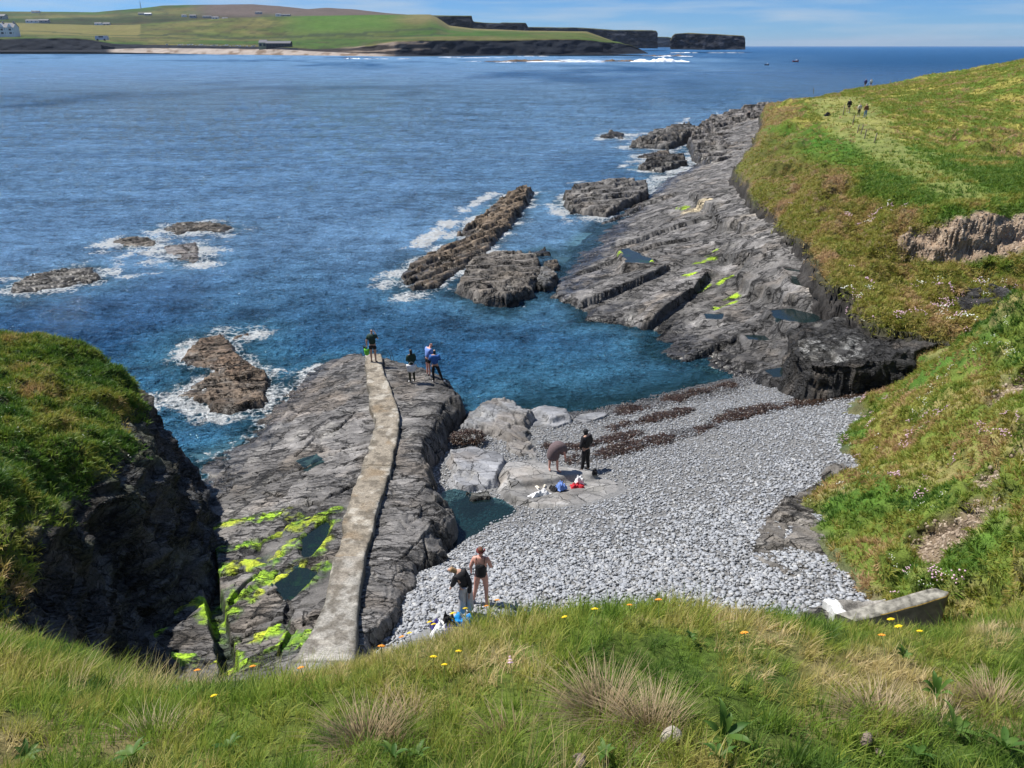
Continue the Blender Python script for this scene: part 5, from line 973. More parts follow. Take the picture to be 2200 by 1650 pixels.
def person(px, py, z, face, label, pose=None, skin=SKIN, wear=(), hair=(HBR, 'short'), h=1.7, group=None, at=None, fat=1.0):
    J = {k: np.array(v, float) for k, v in BASE.items()}
    for k, v in (pose or {}).items(): J[k] = np.array(v, float)
    loc = at or Wz(px, py, z)
    root = link(bpy.data.objects.new('person', None)); root.location = loc; root.rotation_euler = (0, 0, face); root.scale = (h/1.7,)*3
    tag(root, label, 'person', group)
    jl, ed = [], []; ix = {}
    for k in J: ix[k] = len(jl); r = rad(k); f = fat if k[:2] in ('pe','ws','ch','hp','kn','sh','el') else 1; jl.append((*J[k], r[0]*f, r[1]*f))
    ed = [(ix[a], ix[b]) for a, b in ED]
    for s in 'LR':   # palm, four fingers and a thumb
        w = J['wr'+s]; d = w-J['el'+s]; d /= np.linalg.norm(d)+1e-9; side = np.cross(d, (1, 0, 0)); side /= np.linalg.norm(side)+1e-9
        pm_ = w+d*.07; jl.append((*pm_, .032, .018)); p0 = len(jl)-1; ed.append((ix['wr'+s], p0))
        for q, ln in zip((-.024, -.008, .008, .024), (.06, .075, .08, .065)):
            a = pm_+side*q+d*.03; b = a+d*ln*.6+side*q*.2; jl.append((*a, .009, .009)); jl.append((*b, .007, .007)); ed += [(p0, len(jl)-2), (len(jl)-2, len(jl)-1)]
        a = w+d*.03+side*.035; jl.append((*a, .010, .010)); ed.append((p0, len(jl)-1)); b = a+d*.04+side*.01; jl.append((*b, .008, .008)); ed.append((len(jl)-2, len(jl)-1))
    skin_mesh('body', jl, ed, skin, root, 1, ix['pel'])
    def garment(name, parts, grow, mat, over=None, sub=1):
        keys, e = [], []
        for a, b in parts:
            for k in (a, b):
                if k not in keys: keys.append(k)
            e.append((keys.index(a), keys.index(b)))
        gj = []
        for k in keys:
            base = k.split('|')[0]
            if '|' in k: b_, c_, t_ = k.split('|'); t_ = float(t_); P = J[b_]*(1-t_)+J[c_]*t_; r = tuple(np.array(rad(b_))*(1-t_)+np.array(rad(c_))*t_)
            else: P = J[k]; r = rad(k)
            g = (over or {}).get(k, grow); f = fat if base[:2] in ('pe','ws','ch','hp','kn','sh','el') else 1
            gj.append((*P, r[0]*f+g, r[1]*f+g))
        return skin_mesh(name, gj, e, mat, root, sub)
    for w_ in wear:
        nm, kind, mat = w_[:3]; kw = w_[3] if len(w_) > 3 else {}
        T = [('pel','wst'),('wst','chs'),('chs','nck|chs|.4')]
        if kind == 'tee': garment(nm, T+[('chs','shL'),('shL','shL|elL|.75'),('chs','shR'),('shR','shR|elR|.75')], kw.get('g', .02), mat)
        if kind == 'jacket': garment(nm, T+[('chs','shL'),('shL','elL'),('elL','elL|wrL|.95'),('chs','shR'),('shR','elR'),('elR','elR|wrR|.95')], kw.get('g', .025), mat, {'pel': kw.get('hem', .03)})
        if kind == 'shorts': garment(nm, [('wst|pel|.7','pel'),('pel','hpL'),('hpL','hpL|knL|.55'),('pel','hpR'),('hpR','hpR|knR|.55')], .018, mat)
        if kind == 'trousers': garment(nm, [('wst|pel|.7','pel'),('pel','hpL'),('hpL','knL'),('knL','anL'),('pel','hpR'),('hpR','knR'),('knR','anR')], kw.get('g', .014), mat, kw.get('over'))
        if kind == 'suit':
            skin_mesh(nm, [(0,-.0,.86,.15,.15),(0,0,.95,.175,.175),(0,0,1.08,.155,.155),(0,0,1.20,.165,.165),(0,0,1.30,.17,.17)], [(0,1),(1,2),(2,3),(3,4)], mat, root, 1)
        if kind == 'shoes':
            for s in 'LR': garment('shoe', [('an'+s,'to'+s)], .016, mat)
        if kind == 'hood':
            garment(nm, [('nck','jaw'),('jaw','hd'),('hd','top')], .022, mat, {'nck': .03})
    hm, style = hair
    if hm:
        c, up = J['hd'], J['top']-J['hd']; up /= np.linalg.norm(up); back = -(J['nose']-J['jaw']); back = back-up*np.dot(back, up); back /= np.linalg.norm(back)+1e-9
        hj = [(*(c+up*.04+back*.012), .080, .082), (*(c+back*.04), .072, .072)]; he = [(0, 1)]
        if style == 'long': hj += [(*(c+back*.06-up*.12), .07, .06), (*(c+back*.07-up*.28), .055, .035)]; he += [(1, 2), (2, 3)]
        if style == 'bun': hj += [(*(c+up*.12+back*.05), .036, .036)]; he += [(0, 2)]
        if style == 'afro': hj = [(*(c+up*.05+back*.02), .12, .12), (*(c+back*.05-up*.02), .11, .11)]
        skin_mesh('hair', hj, he, hm, root, 2)
    return root, J
def surf_z(G, x, y):
    j = np.hypot(G[0]-x, G[1]-y).argmin(); return float(G[2].ravel()[j])
def on(G, px, py, z, lift=0.):
    for _ in range(4): p = Wz(px, py, z); z = surf_z(G, p[0], p[1])
    return (p[0], p[1], z+lift)
def piece(root, name, V, Fc, mat, smooth=False):
    o = src_mesh(name, V, Fc, mat, smooth); COL.objects.link(o); o.parent = root; return o
def boxv(x0, x1, y0, y1, z0, z1): return [(x0,y0,z0),(x1,y0,z0),(x1,y1,z0),(x0,y1,z0),(x0,y0,z1),(x1,y0,z1),(x1,y1,z1),(x0,y1,z1)]
BOXF = [(0,3,2,1),(4,5,6,7),(0,1,5,4),(1,2,6,5),(2,3,7,6),(3,0,4,7)]
p1 = Wz(803, 779, 1.4)
person(0, 0, 0, .05, 'man at the tip of the walkway in dark green T-shirt, hand raised to his face', dict(shR=(.18,0,1.41), elR=(.30,.02,1.22), wrR=(.14,.13,1.52), wrL=(-.28,.02,.90), elL=(-.27,-.02,1.14), anL=(-.10,.02,.09), anR=(.12,-.06,.09), toR=(.16,.06,.03)), SKIN, [('t_shirt','tee',DGR,{'g':.035}),('shorts','shorts',BLK),('shoes','shoes',BLK)], h=1.74, at=(p1[0], p1[1], 1.40), fat=1.1)
def bag(name, loc, w, h, d, mat, label, cat='bag', rot=0, strap=True):
    r = link(bpy.data.objects.new(name, None)); r.location = loc; r.rotation_euler = (0, 0, rot); tag(r, label, cat)
    bm = bmesh.new(); bmesh.ops.create_cube(bm, size=1); bmesh.ops.subdivide_edges(bm, edges=bm.edges, cuts=3, use_grid_fill=True)
    for v in bm.verts:
        x, y, z = v.co; k = 1-.35*(z+.5); v.co = (x*w*(1+.1*math.sin(z*5)), y*d*k*(1.1-abs(x)), z*h+h*.5-.03*math.cos(x*6))
    me = bpy.data.meshes.new('pouch'); bm.to_mesh(me); bm.free(); me.polygons.foreach_set('use_smooth', [True]*len(me.polygons)); me.materials.append(mat); link(bpy.data.objects.new('pouch', me), r)
    if strap: skin_mesh('handle', [(-w*.3,0,h*.95,.008),(-w*.2,0,h*1.3,.008),(0,0,h*1.42,.008),(w*.2,0,h*1.3,.008),(w*.3,0,h*.95,.008)], [(0,1),(1,2),(2,3),(3,4)], mat, r, 1)
    return r
bag('carrier_bag', (p1[0]-.31, p1[1]+.02, 1.40+.42), .24, .30, .14, LIME, 'lime green carrier bag held by the man on the walkway')
bag('dark_bag', (p1[0]-.40, p1[1]+.08, 1.40+.55), .16, .30, .12, BLK, 'small black bag held beside the lime green one', strap=False)
a2 = on(PG, 886, 822, 1.5)
person(0, 0, 0, .5, 'black haired person in dark green jacket with a white tote bag beside the walkway', dict(elL=(-.20,.06,1.15), wrL=(-.06,.2,1.08), elR=(.21,.04,1.13), wrR=(.12,.16,.98)), DSK, [('jacket','jacket',DGR),('trousers','trousers',cm('olive_trousers',(.03,.035,.02))),('shoes','shoes',WHT)], (HBLK,'long'), 1.68, at=a2)
bag('tote_bag', (a2[0]+.02, a2[1]-.17, a2[2]+.62), .44, .36, .12, WHT, 'big white tote bag hanging on the person in the dark green jacket', rot=.1)
a3 = on(PG, 921, 808, 1.5)
person(0, 0, 0, -.9, 'red haired person in light blue top and black shorts with head bent', dict(chs=(0,.05,1.31), nck=(0,.12,1.44), jaw=(0,.18,1.49), hd=(0,.21,1.56), top=(0,.22,1.64), nose=(0,.30,1.50), shL=(-.17,.06,1.39), shR=(.17,.06,1.39), elL=(-.22,.12,1.14), elR=(.22,.12,1.14), wrL=(-.10,.28,1.12), wrR=(.1,.28,1.12)), SKIN2, [('top','jacket',LBL,{'g':.03}),('shorts','shorts',BLK),('shoes','shoes',WHT)], (HRED,'short'), 1.7, at=a3)
a4 = on(PG, 936, 822, 1.5)
person(0, 0, 0, .1, 'dark haired person in blue jacket standing with legs apart at the rock edge', dict(anR=(.36,-.02,.09), knR=(.22,.04,.48), toR=(.48,.03,.03), anL=(-.09,0,.09), elL=(-.24,.08,1.16), elR=(.24,.08,1.16), wrL=(-.06,.26,1.22), wrR=(.10,.26,1.24), nck=(0,.04,1.46), jaw=(0,.08,1.52), hd=(0,.09,1.60), top=(0,.08,1.68), nose=(0,.2,1.56)), SKIN, [('jacket','jacket',BLU,{'g':.045}),('leggings','trousers',BLK),('shoes','shoes',WHT)], (HBLK,'long'), 1.66, at=a4)
# on the beach
z5 = 1.5
def slab_on(px, py, z0):
    best = None
    for _ in range(4):
        p = Wz(px, py, z0); zs = [surf_z(BG, p[0], p[1])]
        for X_, Y_, Z_, d_ in ROCKS:
            if X_.min() < p[0] < X_.max() and Y_.min() < p[1] < Y_.max():
                j = np.hypot(X_-p[0], Y_-p[1]).argmin()
                if d_.ravel()[j] > 0: zs.append(float(Z_.ravel()[j]))
        z0 = max(zs)
    return (p[0], p[1], z0)
a5 = slab_on(1188, 1013, 1.3)
J5 = dict(pel=(0,-.05,.93), wst=(.10,.02,1.03), chs=(.30,.05,1.02), nck=(.42,.06,.92), jaw=(.46,.07,.86), hd=(.44,.07,.78), top=(.46,.07,.72), nose=(.38,.09,.76), shL=(.30,.16,.94), shR=(.34,-.08,.94), elL=(.38,.24,.76), elR=(.42,-.12,.76), wrL=(.42,.2,.56), wrR=(.44,-.06,.56), anL=(-.13,.1,.09), anR=(.16,-.06,.09), toL=(-.10,-.02,.03), toR=(.30,-.10,.03), hpL=(-.08,.04,.9), hpR=(.1,-.06,.9), knL=(-.11,.08,.5), knR=(.14,-.07,.5))
r5, _ = person(0, 0, 0, 0, 'barelegged person bending down wrapped in a grey brown towel robe on the flat slab', J5, SKIN2, [('swim_shorts','shorts',BLK)], (None,''), 1.72, at=a5)
def robe(root):
    skin_mesh('towel_robe', [(-.03,.0,.46,.24,.24),(-.01,0,.70,.26,.26),(.04,0,.92,.27,.27),(.14,.02,1.04,.26,.26),(.27,.04,1.00,.25,.25),(.36,.06,.84,.20,.20),(.38,.07,.68,.14,.14)], [(i, i+1) for i in range(6)], MAU, root, 2)
robe(r5)
a6 = slab_on(1257, 1012, 1.2)
person(0, 0, 0, .7, 'person all in black with the hood up, hands in pockets, standing on the slab', dict(elL=(-.24,-.02,1.12), elR=(.24,-.02,1.12), wrL=(-.17,.14,.97), wrR=(.17,.14,.97), anL=(-.12,.04,.09), anR=(.13,-.04,.09), jaw=(0,.05,1.54), hd=(0,.06,1.62), top=(0,.05,1.70), nose=(0,.17,1.58)), SKIN, [('jacket','jacket',BLK,{'g':.04,'hem':.045}),('hood','hood',BLK),('trousers','trousers',BLK,{'g':.022}),('shoes','shoes',BLK)], (None,''), 1.78, at=a6)
a7 = slab_on(1035, 1299, 2.9); a7 = (a7[0], a7[1], a7[2]+.03)
person(0, 0, 0, -.12, 'woman in a black swimsuit seen from behind, hair in a bun with maroon headband', dict(anL=(-.22,.02,.09), knL=(-.14,.02,.5), anR=(.14,-.08,.09), knR=(.13,-.03,.5), toL=(-.27,.15,.03), toR=(.17,.06,.03), elL=(-.26,-.02,1.14), wrL=(-.27,.10,.93), elR=(.26,.0,1.16), wrR=(.21,.16,1.16)), SKIN2, [('swimsuit','suit',BLK)], (HRED,'bun'), 1.70, at=a7, fat=1.12)
w7 = bpy.data.objects[[o.name for o in COL.objects if o.name.startswith('person')][-1]]
for s in (-1, 1): skin_mesh('strap', [(s*.10,-.10,1.30,.008),(s*.105,-.105,1.38,.008),(s*.11,-.05,1.46,.008),(s*.10,.03,1.46,.008)], [(0,1),(1,2),(2,3)], BLK, w7, 1)
skin_mesh('headband', [(-.085,.06,1.655,.022),(-.096,0,1.65,.026),(-.05,-.095,1.64,.028),(.05,-.095,1.64,.028),(.096,0,1.65,.026),(.085,.06,1.655,.022)], [(0,1),(1,2),(2,3),(3,4),(4,5)], MAR, w7, 1)
a8 = slab_on(1002, 1322, 3.0)
person(0, 0, 0, .5, 'girl in a black top and wide pale grey trousers leaning over, fair hair falling forward', dict(pel=(0,-.03,.92), wst=(-.04,.02,1.06), chs=(-.12,.08,1.25), nck=(-.20,.13,1.36), jaw=(-.26,.16,1.38), hd=(-.31,.18,1.41), top=(-.36,.19,1.46), nose=(-.36,.24,1.35), shL=(-.24,.04,1.28), shR=(.0,.06,1.34), elL=(-.27,.10,1.06), wrL=(-.30,.2,.88), elR=(.08,-.10,1.04), wrR=(.03,-.14,.76)), SKIN, [('top','jacket',BLK,{'g':.03}),('trousers','trousers',GRY,{'g':.03,'over':{'knL':.045,'knR':.045,'anL':.085,'anR':.085,'hpL':.02,'hpR':.02}})], (HBLD,'long'), 1.66, at=a8)
# walkers on the headland
def hw_at(px, py, z=7.7): return on(HG, px, py, z, .02)
person(0, 0, 0, .15, 'walker in a long black coat with bare calves on the cliff path', dict(anL=(-.10,.12,.09), anR=(.12,-.16,.14), knR=(.10,.02,.5)), SKIN, [('coat','jacket',BLK,{'g':.05,'hem':.09}),('skirt','shorts',BLK),('shoes','shoes',WHT)], (HBLK,'short'), 1.75, at=hw_at(1822, 243), group=None)
person(0, 0, 0, .1, 'walker in cream top and black trousers in the middle of the three on the path', dict(anR=(.10,-.10,.1)), SKIN, [('top','jacket',CRM,{'g':.03}),('trousers','trousers',BLK),('shoes','shoes',WHT)], (HBLD,'short'), 1.62, at=hw_at(1844, 252))
person(0, 0, 0, .1, 'walker in brown jacket and pale jeans, last of the three on the path', dict(anL=(-.1,.1,.09)), SKIN, [('jacket','jacket',BRNJ,{'g':.04}),('jeans','trousers',JEAN),('shoes','shoes',CRM)], (HBR,'short'), 1.74, at=hw_at(1858, 253))
person(0, 0, 0, .1, 'distant walker in dark jacket with a backpack near the skyline', dict(elL=(-.3,.05,1.25), anL=(-.12,.1,.09)), SKIN, [('jacket','jacket',PUR,{'g':.06}),('shorts','shorts',BLK)], (HBR,'short'), 1.75, at=hw_at(1858, 188, 8.1))
person(0, 0, 0, .1, 'distant walker in white shirt and black shorts near the skyline', dict(elR=(.3,.05,1.25)), SKIN, [('shirt','tee',WHT,{'g':.04}),('shorts','shorts',BLK)], (HBR,'short'), 1.72, at=hw_at(1870, 187, 8.1))
def ray_hit(px, py, D0, D1):
    for D in np.arange(D0, D1, .4):
        p = Wd(px, py, D)
        for X_, Y_, Z_ in [SG]+[r_[:3] for r_ in ROCKS]:
            if X_.min() < p[0] < X_.max() and Y_.min() < p[1] < Y_.max():
                j = np.hypot(X_-p[0], Y_-p[1]).argmin()
                if float(Z_.ravel()[j]) >= p[2]: return (p[0], p[1], float(Z_.ravel()[j]))
    return Wd(px, py, (D0+D1)/2)
s14 = ray_hit(1609, 252, 115, 165)
person(0, 0, 0, .2, 'person in black sitting hunched on the outermost rocks', dict(pel=(0,0,.16), wst=(0,.02,.34), chs=(0,.08,.56), nck=(0,.14,.70), jaw=(0,.17,.76), hd=(0,.18,.84), top=(0,.17,.91), nose=(0,.28,.79), shL=(-.17,.08,.62), shR=(.17,.08,.62), elL=(-.24,.2,.42), elR=(.24,.2,.42), wrL=(-.1,.4,.42), wrR=(.1,.4,.42), hpL=(-.09,.03,.16), hpR=(.09,.03,.16), knL=(-.13,.42,.42), knR=(.13,.42,.42), anL=(-.13,.50,.08), anR=(.13,.50,.08), toL=(-.13,.62,.03), toR=(.13,.62,.03)), SKIN, [('jacket','jacket',BLK,{'g':.06}),('trousers','trousers',BLK)], (HBLK,'short'), 1.8, at=s14)

# ------------------------------------------------------------------ clothes and bags lying about
def cloth(name, px, py, w, l, h, mat, label, rot=0, seed=0, cat='clothes', z0=1.3, dx=0, dy=0, dz=0):
    a = slab_on(px, py, z0); x, y = np.meshgrid(np.linspace(-1, 1, 30), np.linspace(-1, 1, 26))
    r = np.maximum(np.abs(x), np.abs(y)); e = 1-ss(.55, 1, r+.25*fbm2(x*1.5, y*1.5, 3, seed)); c, s = math.cos(rot), math.sin(rot)
    k = 1+.30*fbm2(x*1.3+3, y*1.3, 3, seed+1); X_, Y_ = x*w/2*k, y*l/2*k
    Z_ = h*e*(.55+.9*np.abs(fbm2(x*2.1, y*2.1, 4, seed+2))*1.3)+.012*fbm2(x*8, y*8, 2, seed+3)-.01+.01
    V = np.stack([X_*c-Y_*s, X_*s+Y_*c, Z_], -1).reshape(-1, 3)
    o = mesh_np(name, V, grid_faces(26, 30), mat); o.location = (a[0]+dx, a[1]+dy, a[2]+dz); tag(o, label, cat); return o
cloth('white_towel', 1160, 1063, .75, .24, .14, WHT, 'crumpled white towel lying on the broad flat slab', .5, 1, 'towel')
cloth('folded_clothes', 1196, 1052, .48, .34, .16, BLK, 'black garment under the light blue cloth on the flat slab', .2, 2)
cloth('light_blue_cloth', 1204, 1052, .34, .34, .22, LBL, 'light blue and white cloth bunched on a black garment', .6, 3, dz=.06)
cloth('red_cloth', 1240, 1046, .5, .26, .12, RED, 'red cloth spread under the white bundle on the flat slab', .1, 4)
cloth('white_bundle', 1245, 1040, .32, .26, .26, WHT, 'white bundled towel on top of the red cloth', .1, 5, 'towel', dz=.05)
cloth('black_pouch', 1277, 1025, .22, .2, .16, BLK, 'small black pouch at the pebble side of the flat slab', 0, 6, 'bag')
for px in (1156, 1170):
    a = slab_on(px, 1040, 1.3); r = link(bpy.data.objects.new('shoe', None)); r.location = (a[0], a[1], a[2]+.04); r.rotation_euler = (0, 0, .4 if px < 1160 else -.2); tag(r, 'pale shoe lying on its own left of the pair on the slab' if px < 1160 else 'pale shoe beside the light blue cloth on the slab', 'shoe')
    skin_mesh('upper', [(0,-.1,.02,.045,.04),(0,.02,.02,.042,.035),(0,.14,.0,.04,.028)], [(0,1),(1,2)], CRM, r, 2); piece(r, 'sole', boxv(-.045,.045,-.14,.18,-.04,-.02), BOXF, WHT)
cloth('bright_blue_bag', 998, 1341, .62, .34, .26, CYB, 'bright blue bag in the heap at the girl\'s feet', -.1, 8, 'bag', z0=3.0)
cloth('black_bag', 966, 1345, .42, .42, .30, BLK, 'black rucksack between the white towel and the bright blue bag', .3, 9, 'bag', z0=3.0)
cloth('beach_towel', 946, 1357, .42, .75, .22, WHT, 'white beach towel with violet pattern at the grass edge', -.4, 10, 'towel', z0=3.0)
cloth('violet_cloth', 936, 1350, .24, .22, .20, PUR, 'violet cloth on the white beach towel', .8, 11, z0=3.0, dz=.03)
cloth('navy_cloth', 968, 1362, .30, .34, .22, PUR, 'navy garment next to the black rucksack', .2, 12, z0=3.0)
a = hw_at(1777, 249, 7.5); o = cloth('dark_bag', 1240, 1046, .9, .5, .35, BLK, 'dark bag lying in the grass beside the fence', .1, 14, 'bag'); o.location = a

# ------------------------------------------------------------------ concrete block, posts, rods
CONC = plain('lichened_concrete', (.23, .22, .195), rough=.95, noise=.6, nscale=7, bump=.04); CONS = plain('mossy_shade_painted_concrete', (.13, .12, .10), rough=.9, noise=.4, nscale=4, bump=.02); LICH = plain('orange_lichen_edge', (.36, .24, .06), rough=.9, noise=.4, nscale=14); WPT = plain('flaking_white_paint', (.7, .7, .68), rough=.8, noise=.25, nscale=9)  # wall sides: mossy concrete with shade put into its darker colour
def block_wall():
    r = link(bpy.data.objects.new('concrete_ramp_wall', None)); r.location = Wz(1900, 1330, 3.7); tag(r, 'low sloping concrete wall with orange lichen standing at the beach end of the grass', 'wall')
    T = [Wz(1795,1318,3.95),Wz(1860,1300,4.08),Wz(1930,1282,4.38),Wz(1992,1264,4.66),Wz(2008,1263,4.70)]; B = [Wz(1835,1333,3.95),Wz(1905,1318,4.08),Wz(1975,1300,4.38),Wz(2034,1281,4.66),Wz(2040,1272,4.70)]
    L0 = np.array(r.location)
    n = 40; s = np.linspace(0, 1, n); A_ = np.array([[np.interp(t*4, range(5), [q[j] for q in T]) for j in range(3)] for t in s]); B_ = np.array([[np.interp(t*4, range(5), [q[j] for q in B]) for j in range(3)] for t in s])
    w = np.linspace(0, 1, 12); P = A_[:, None]*(1-w)[None, :, None]+B_[:, None]*w[None, :, None]; P[..., 2] += .015*fbm2(P[..., 0]*5, P[..., 1]*5, 3, 4)-.03*((w == 0)|(w == 1))[None, :]
    mesh_np('top', P.reshape(-1, 3)-L0, grid_faces(n, 12), CONC, parent=r)
    def side(a, nm, m): Q = np.stack([a, a-[0, 0, .25], a-[0, 0, 1.6]], 1); mesh_np(nm, Q.reshape(-1, 3)-L0, grid_faces(len(a), 3), m, parent=r)
    side(P[:, 0], 'side', CONS); side(P[:, -1], 'side', CONS); side(P[-1], 'end_face', CONS); side(P[0], 'end_face', CONS)
    for k in (0, -1):
        e = P[:, k]; q = P[:, 1 if k == 0 else -2]; V = np.concatenate([(e+(0, 0, .004)), e*.55+q*.45+(0, 0, .012)])-L0; V[:n, 2] += .006
        mesh_np('lichen_edge', V[20*0:], np.array([(i, i+1, n+i+1, n+i) for i in range(8, n-1)]), LICH, parent=r)
    a = np.array(Wz(1795, 1315, 3.75)); st = link(bpy.data.objects.new('painted_stone', None)); st.location = a; tag(st, 'white painted stone step at the low end of the concrete wall', 'stone')
    bm = bmesh.new(); bmesh.ops.create_cube(bm, size=1); bmesh.ops.subdivide_edges(bm, edges=bm.edges, cuts=4, use_grid_fill=True)
    for v in bm.verts:
        c = v.co; v.co = (c.x*.3+.03*math.sin(c.y*9)+c.y*-.08, c.y*.5, c.z*.3+.03*math.sin(c.x*8+c.y*5)+.04*c.y)
    me = bpy.data.meshes.new('stone'); bm.to_mesh(me); bm.free(); me.materials.append(WPT); link(bpy.data.objects.new('stone', me), st)
block_wall()
WOOD = plain('grey_weathered_wood', (.20, .17, .12), rough=.9, noise=.3, nscale=6)
def post(px, py, hpx, i, label, loc=None):
    a = loc or hw_at(px, py); dep = a[1]*cp+(CZ-a[2])*sp; h = hpx*dep/F/cp
    n = 8; V = []; Fc = []; lean = (random.random()-.5)*.25
    for k, (z, r) in enumerate([(-.2,.06),(h*.5,.058),(h-.04,.056),(h,.035)]):
        for j in range(n): t = j/n*6.283; V.append((math.cos(t)*r+lean*z, math.sin(t)*r, z))
    for k in range(3):
        for j in range(n): Fc.append((k*n+j, k*n+(j+1) % n, (k+1)*n+(j+1) % n, (k+1)*n+j))
    Fc.append(tuple(range(3*n, 4*n))); o = src_mesh('fence_post', V, Fc, WOOD); COL.objects.link(o); o.location = a; tag(o, label, 'post', 'wooden posts beside the cliff path'); return o
for i, (px, py, hp, lb) in enumerate([(1811,248,20,'wooden post beside the first walker, farthest of the row'),(1831,272,17,'leaning wooden post, second farthest of the row by the path'),(1842,285,16,'third wooden post from the walkers down the path'),(1849,291,18,'middle post of the three standing close together'),(1857,299,18,'lowest post of the three standing close together'),(1878,308,21,'tallest wooden post, nearest the camera, where the path bends')]): post(px, py, hp, i, lb)
for px, py, hp, D, lb in [(1748,197,9,150,'tiny post on the skyline above the brown slope'),(1912,181,10,186,'tiny post with red cap on the skyline past the walkers'),(2045,157,9,190,'tiny post on the rising skyline of the field')]:
    p = Wd(px, py+2, D); post(px, py, hp, 9, lb, (p[0], p[1], p[2]))
r = link(bpy.data.objects.new('iron_rods', None)); a = on(PG, 842, 778, 1.3); r.location = a; tag(r, 'two bent iron rods sticking out of the rock by the walkway tip', 'rod')
IRON = plain('rusted_iron', (.05, .035, .03), rough=.7)
skin_mesh('rod', [(0,0,-.1,.013),(-.06,.05,.35,.013),(-.2,.1,.62,.013)], [(0,1),(1,2)], IRON, r, 1); skin_mesh('rod', [(.13,0,-.1,.013),(.06,.05,.3,.013),(-.06,.1,.58,.013)], [(0,1),(1,2)], IRON, r, 1)
# ------------------------------------------------------------------ plants and stones in the foreground
def on_fore(px, py): 
    z = 12.5
    for _ in range(6):
        p = Wz(px, py, z); z = fore_z(p[0], p[1])
    return (p[0], p[1], z)
YEL = plain('yellow_petals', (.85, .60, .01), rough=.6, noise=.1); ORA = plain('orange_petals', (.85, .33, .03), rough=.6, noise=.1); PNK = plain('pale_pink_petals', (.75, .52, .66), rough=.7); STM = plain('flower_stalk', (.12, .17, .04), rough=.7); LEAF = blade_mat('broad_leaf', [(.05,.12,.02),(.08,.155,.025),(.11,.185,.035)], trans=.3); LEAF.name = 'broad_leaf'
def flower_parts(k, mat, R_=.017, h=.12, n=7, dome=False):
    r = np.random.default_rng(k); V, Fc = [], []; cx, cy_ = (r.random(2)-.5)*.03
    for ring in range(2 if not dome else 3):
        for j in range(n):
            a = (j+.5*ring)/n*6.283; w = .42*6.283/n; rr = R_*(1-.28*ring); z = h+.003*ring+(.010*ring if dome else 0)
            b = len(V); V += [(cx, cy_, z), (cx+math.cos(a-w)*rr*.7, cy_+math.sin(a-w)*rr*.7, z+.004), (cx+math.cos(a)*rr, cy_+math.sin(a)*rr, z+.003*(1-ring)), (cx+math.cos(a+w)*rr*.7, cy_+math.sin(a+w)*rr*.7, z+.004)]
            Fc.append((b, b+1, b+2, b+3))
    S, T = [], []
    for t in range(5):
        q = t/4; x, y, z = cx*q*q, cy_*q*q, h*q-.02*(1-q)
        for j in range(4): a = j*1.571; S.append((x+.0016*math.cos(a), y+.0016*math.sin(a), z))
        if t: T += [(len(S)-8+j, len(S)-8+(j+1) % 4, len(S)-4+(j+1) % 4, len(S)-4+j) for j in range(4)]
    me1 = bpy.data.meshes.new('petals'); me1.from_pydata(V, [], Fc); me1.materials.append(mat); me2 = bpy.data.meshes.new('stalk'); me2.from_pydata(S, [], T); me2.materials.append(STM); return me1, me2
FLW = {c: [flower_parts(k, m, dome=(c == 'p'), R_=.015 if c == 'p' else .019) for k in range(3)] for c, m in (('y', YEL), ('o', ORA), ('p', PNK))}
for i, (px, py, c, lb) in enumerate([(1278,1300,'o','orange flower on the brow of the bank, just before the pebbles'),(1306,1298,'y','yellow flower next to the orange one on the brow of the bank'),(1053,1338,'o','orange flower head at the grass edge below the swimmer'),(1067,1342,'o','second orange flower head at the grass edge below the swimmer'),
   (1003,1356,'y','bright yellow flower in front of the bright blue bag'),(985,1362,'y','yellow flower between the bags and the grass edge'),(930,1384,'y','yellow flower under the white beach towel'),(940,1392,'y','yellow flower in the grass just below the white towel'),(1355,1352,'o','orange flower in the lit grass midway along the brow'),
   (1416,1350,'o','largest orange flower on the brow, alone above the leafy patch'),(1228,1378,'y','small yellow flower in the dense green grass of the brow'),(1285,1372,'y','faint yellow flower in the middle of the lit brow'),(1605,1430,'o','orange flower standing alone in the plain grass'),(1902,1430,'o','orange flower beside the leafy stalk plant'),
   (1925,1392,'y','yellow flower at the top of the leafy stalk plant'),(1940,1410,'y','yellow flower on a side shoot of the leafy stalk plant'),(1985,1413,'y','yellow flower at the outer tip of the leafy stalk plant'),(990,1457,'y','yellow flower uppermost of the trio in mid grass'),(957,1486,'y','yellow flower, lowest of the trio in mid grass'),(930,1480,'y','small yellow flower of the trio in mid grass'),
   (432,1499,'o','small orange flower in the dark long grass'),(470,1555,'y','small yellow flower deep in the dark long grass'),(1103,1494,'p','single pale pink round flower head in the grass'),(660,1494,'o','orange flower above the big straw tussock'),(873,1418,'o','orange flower near the end of the walkway'),(890,1410,'y','yellow flower near the end of the walkway'),(823,1455,'o','rusty orange flower head below the walkway'),(545,1482,'o','brown orange flower head in shaded grass')]):
    a = on_fore(px, py); s = .9+.3*random.random(); 
    o = link(bpy.data.objects.new('wild_flower', None)); o.location = (a[0], a[1], a[2]+.02); o.scale = (s*1.15,)*3; o.rotation_euler = (-.5, 0, random.random()*.6); tag(o, lb, 'flower', 'wild flowers in the grass of the brow')
    m1, m2 = FLW[c][i % 3]; link(bpy.data.objects.new('petals', m1), o); link(bpy.data.objects.new('stalk', m2), o)
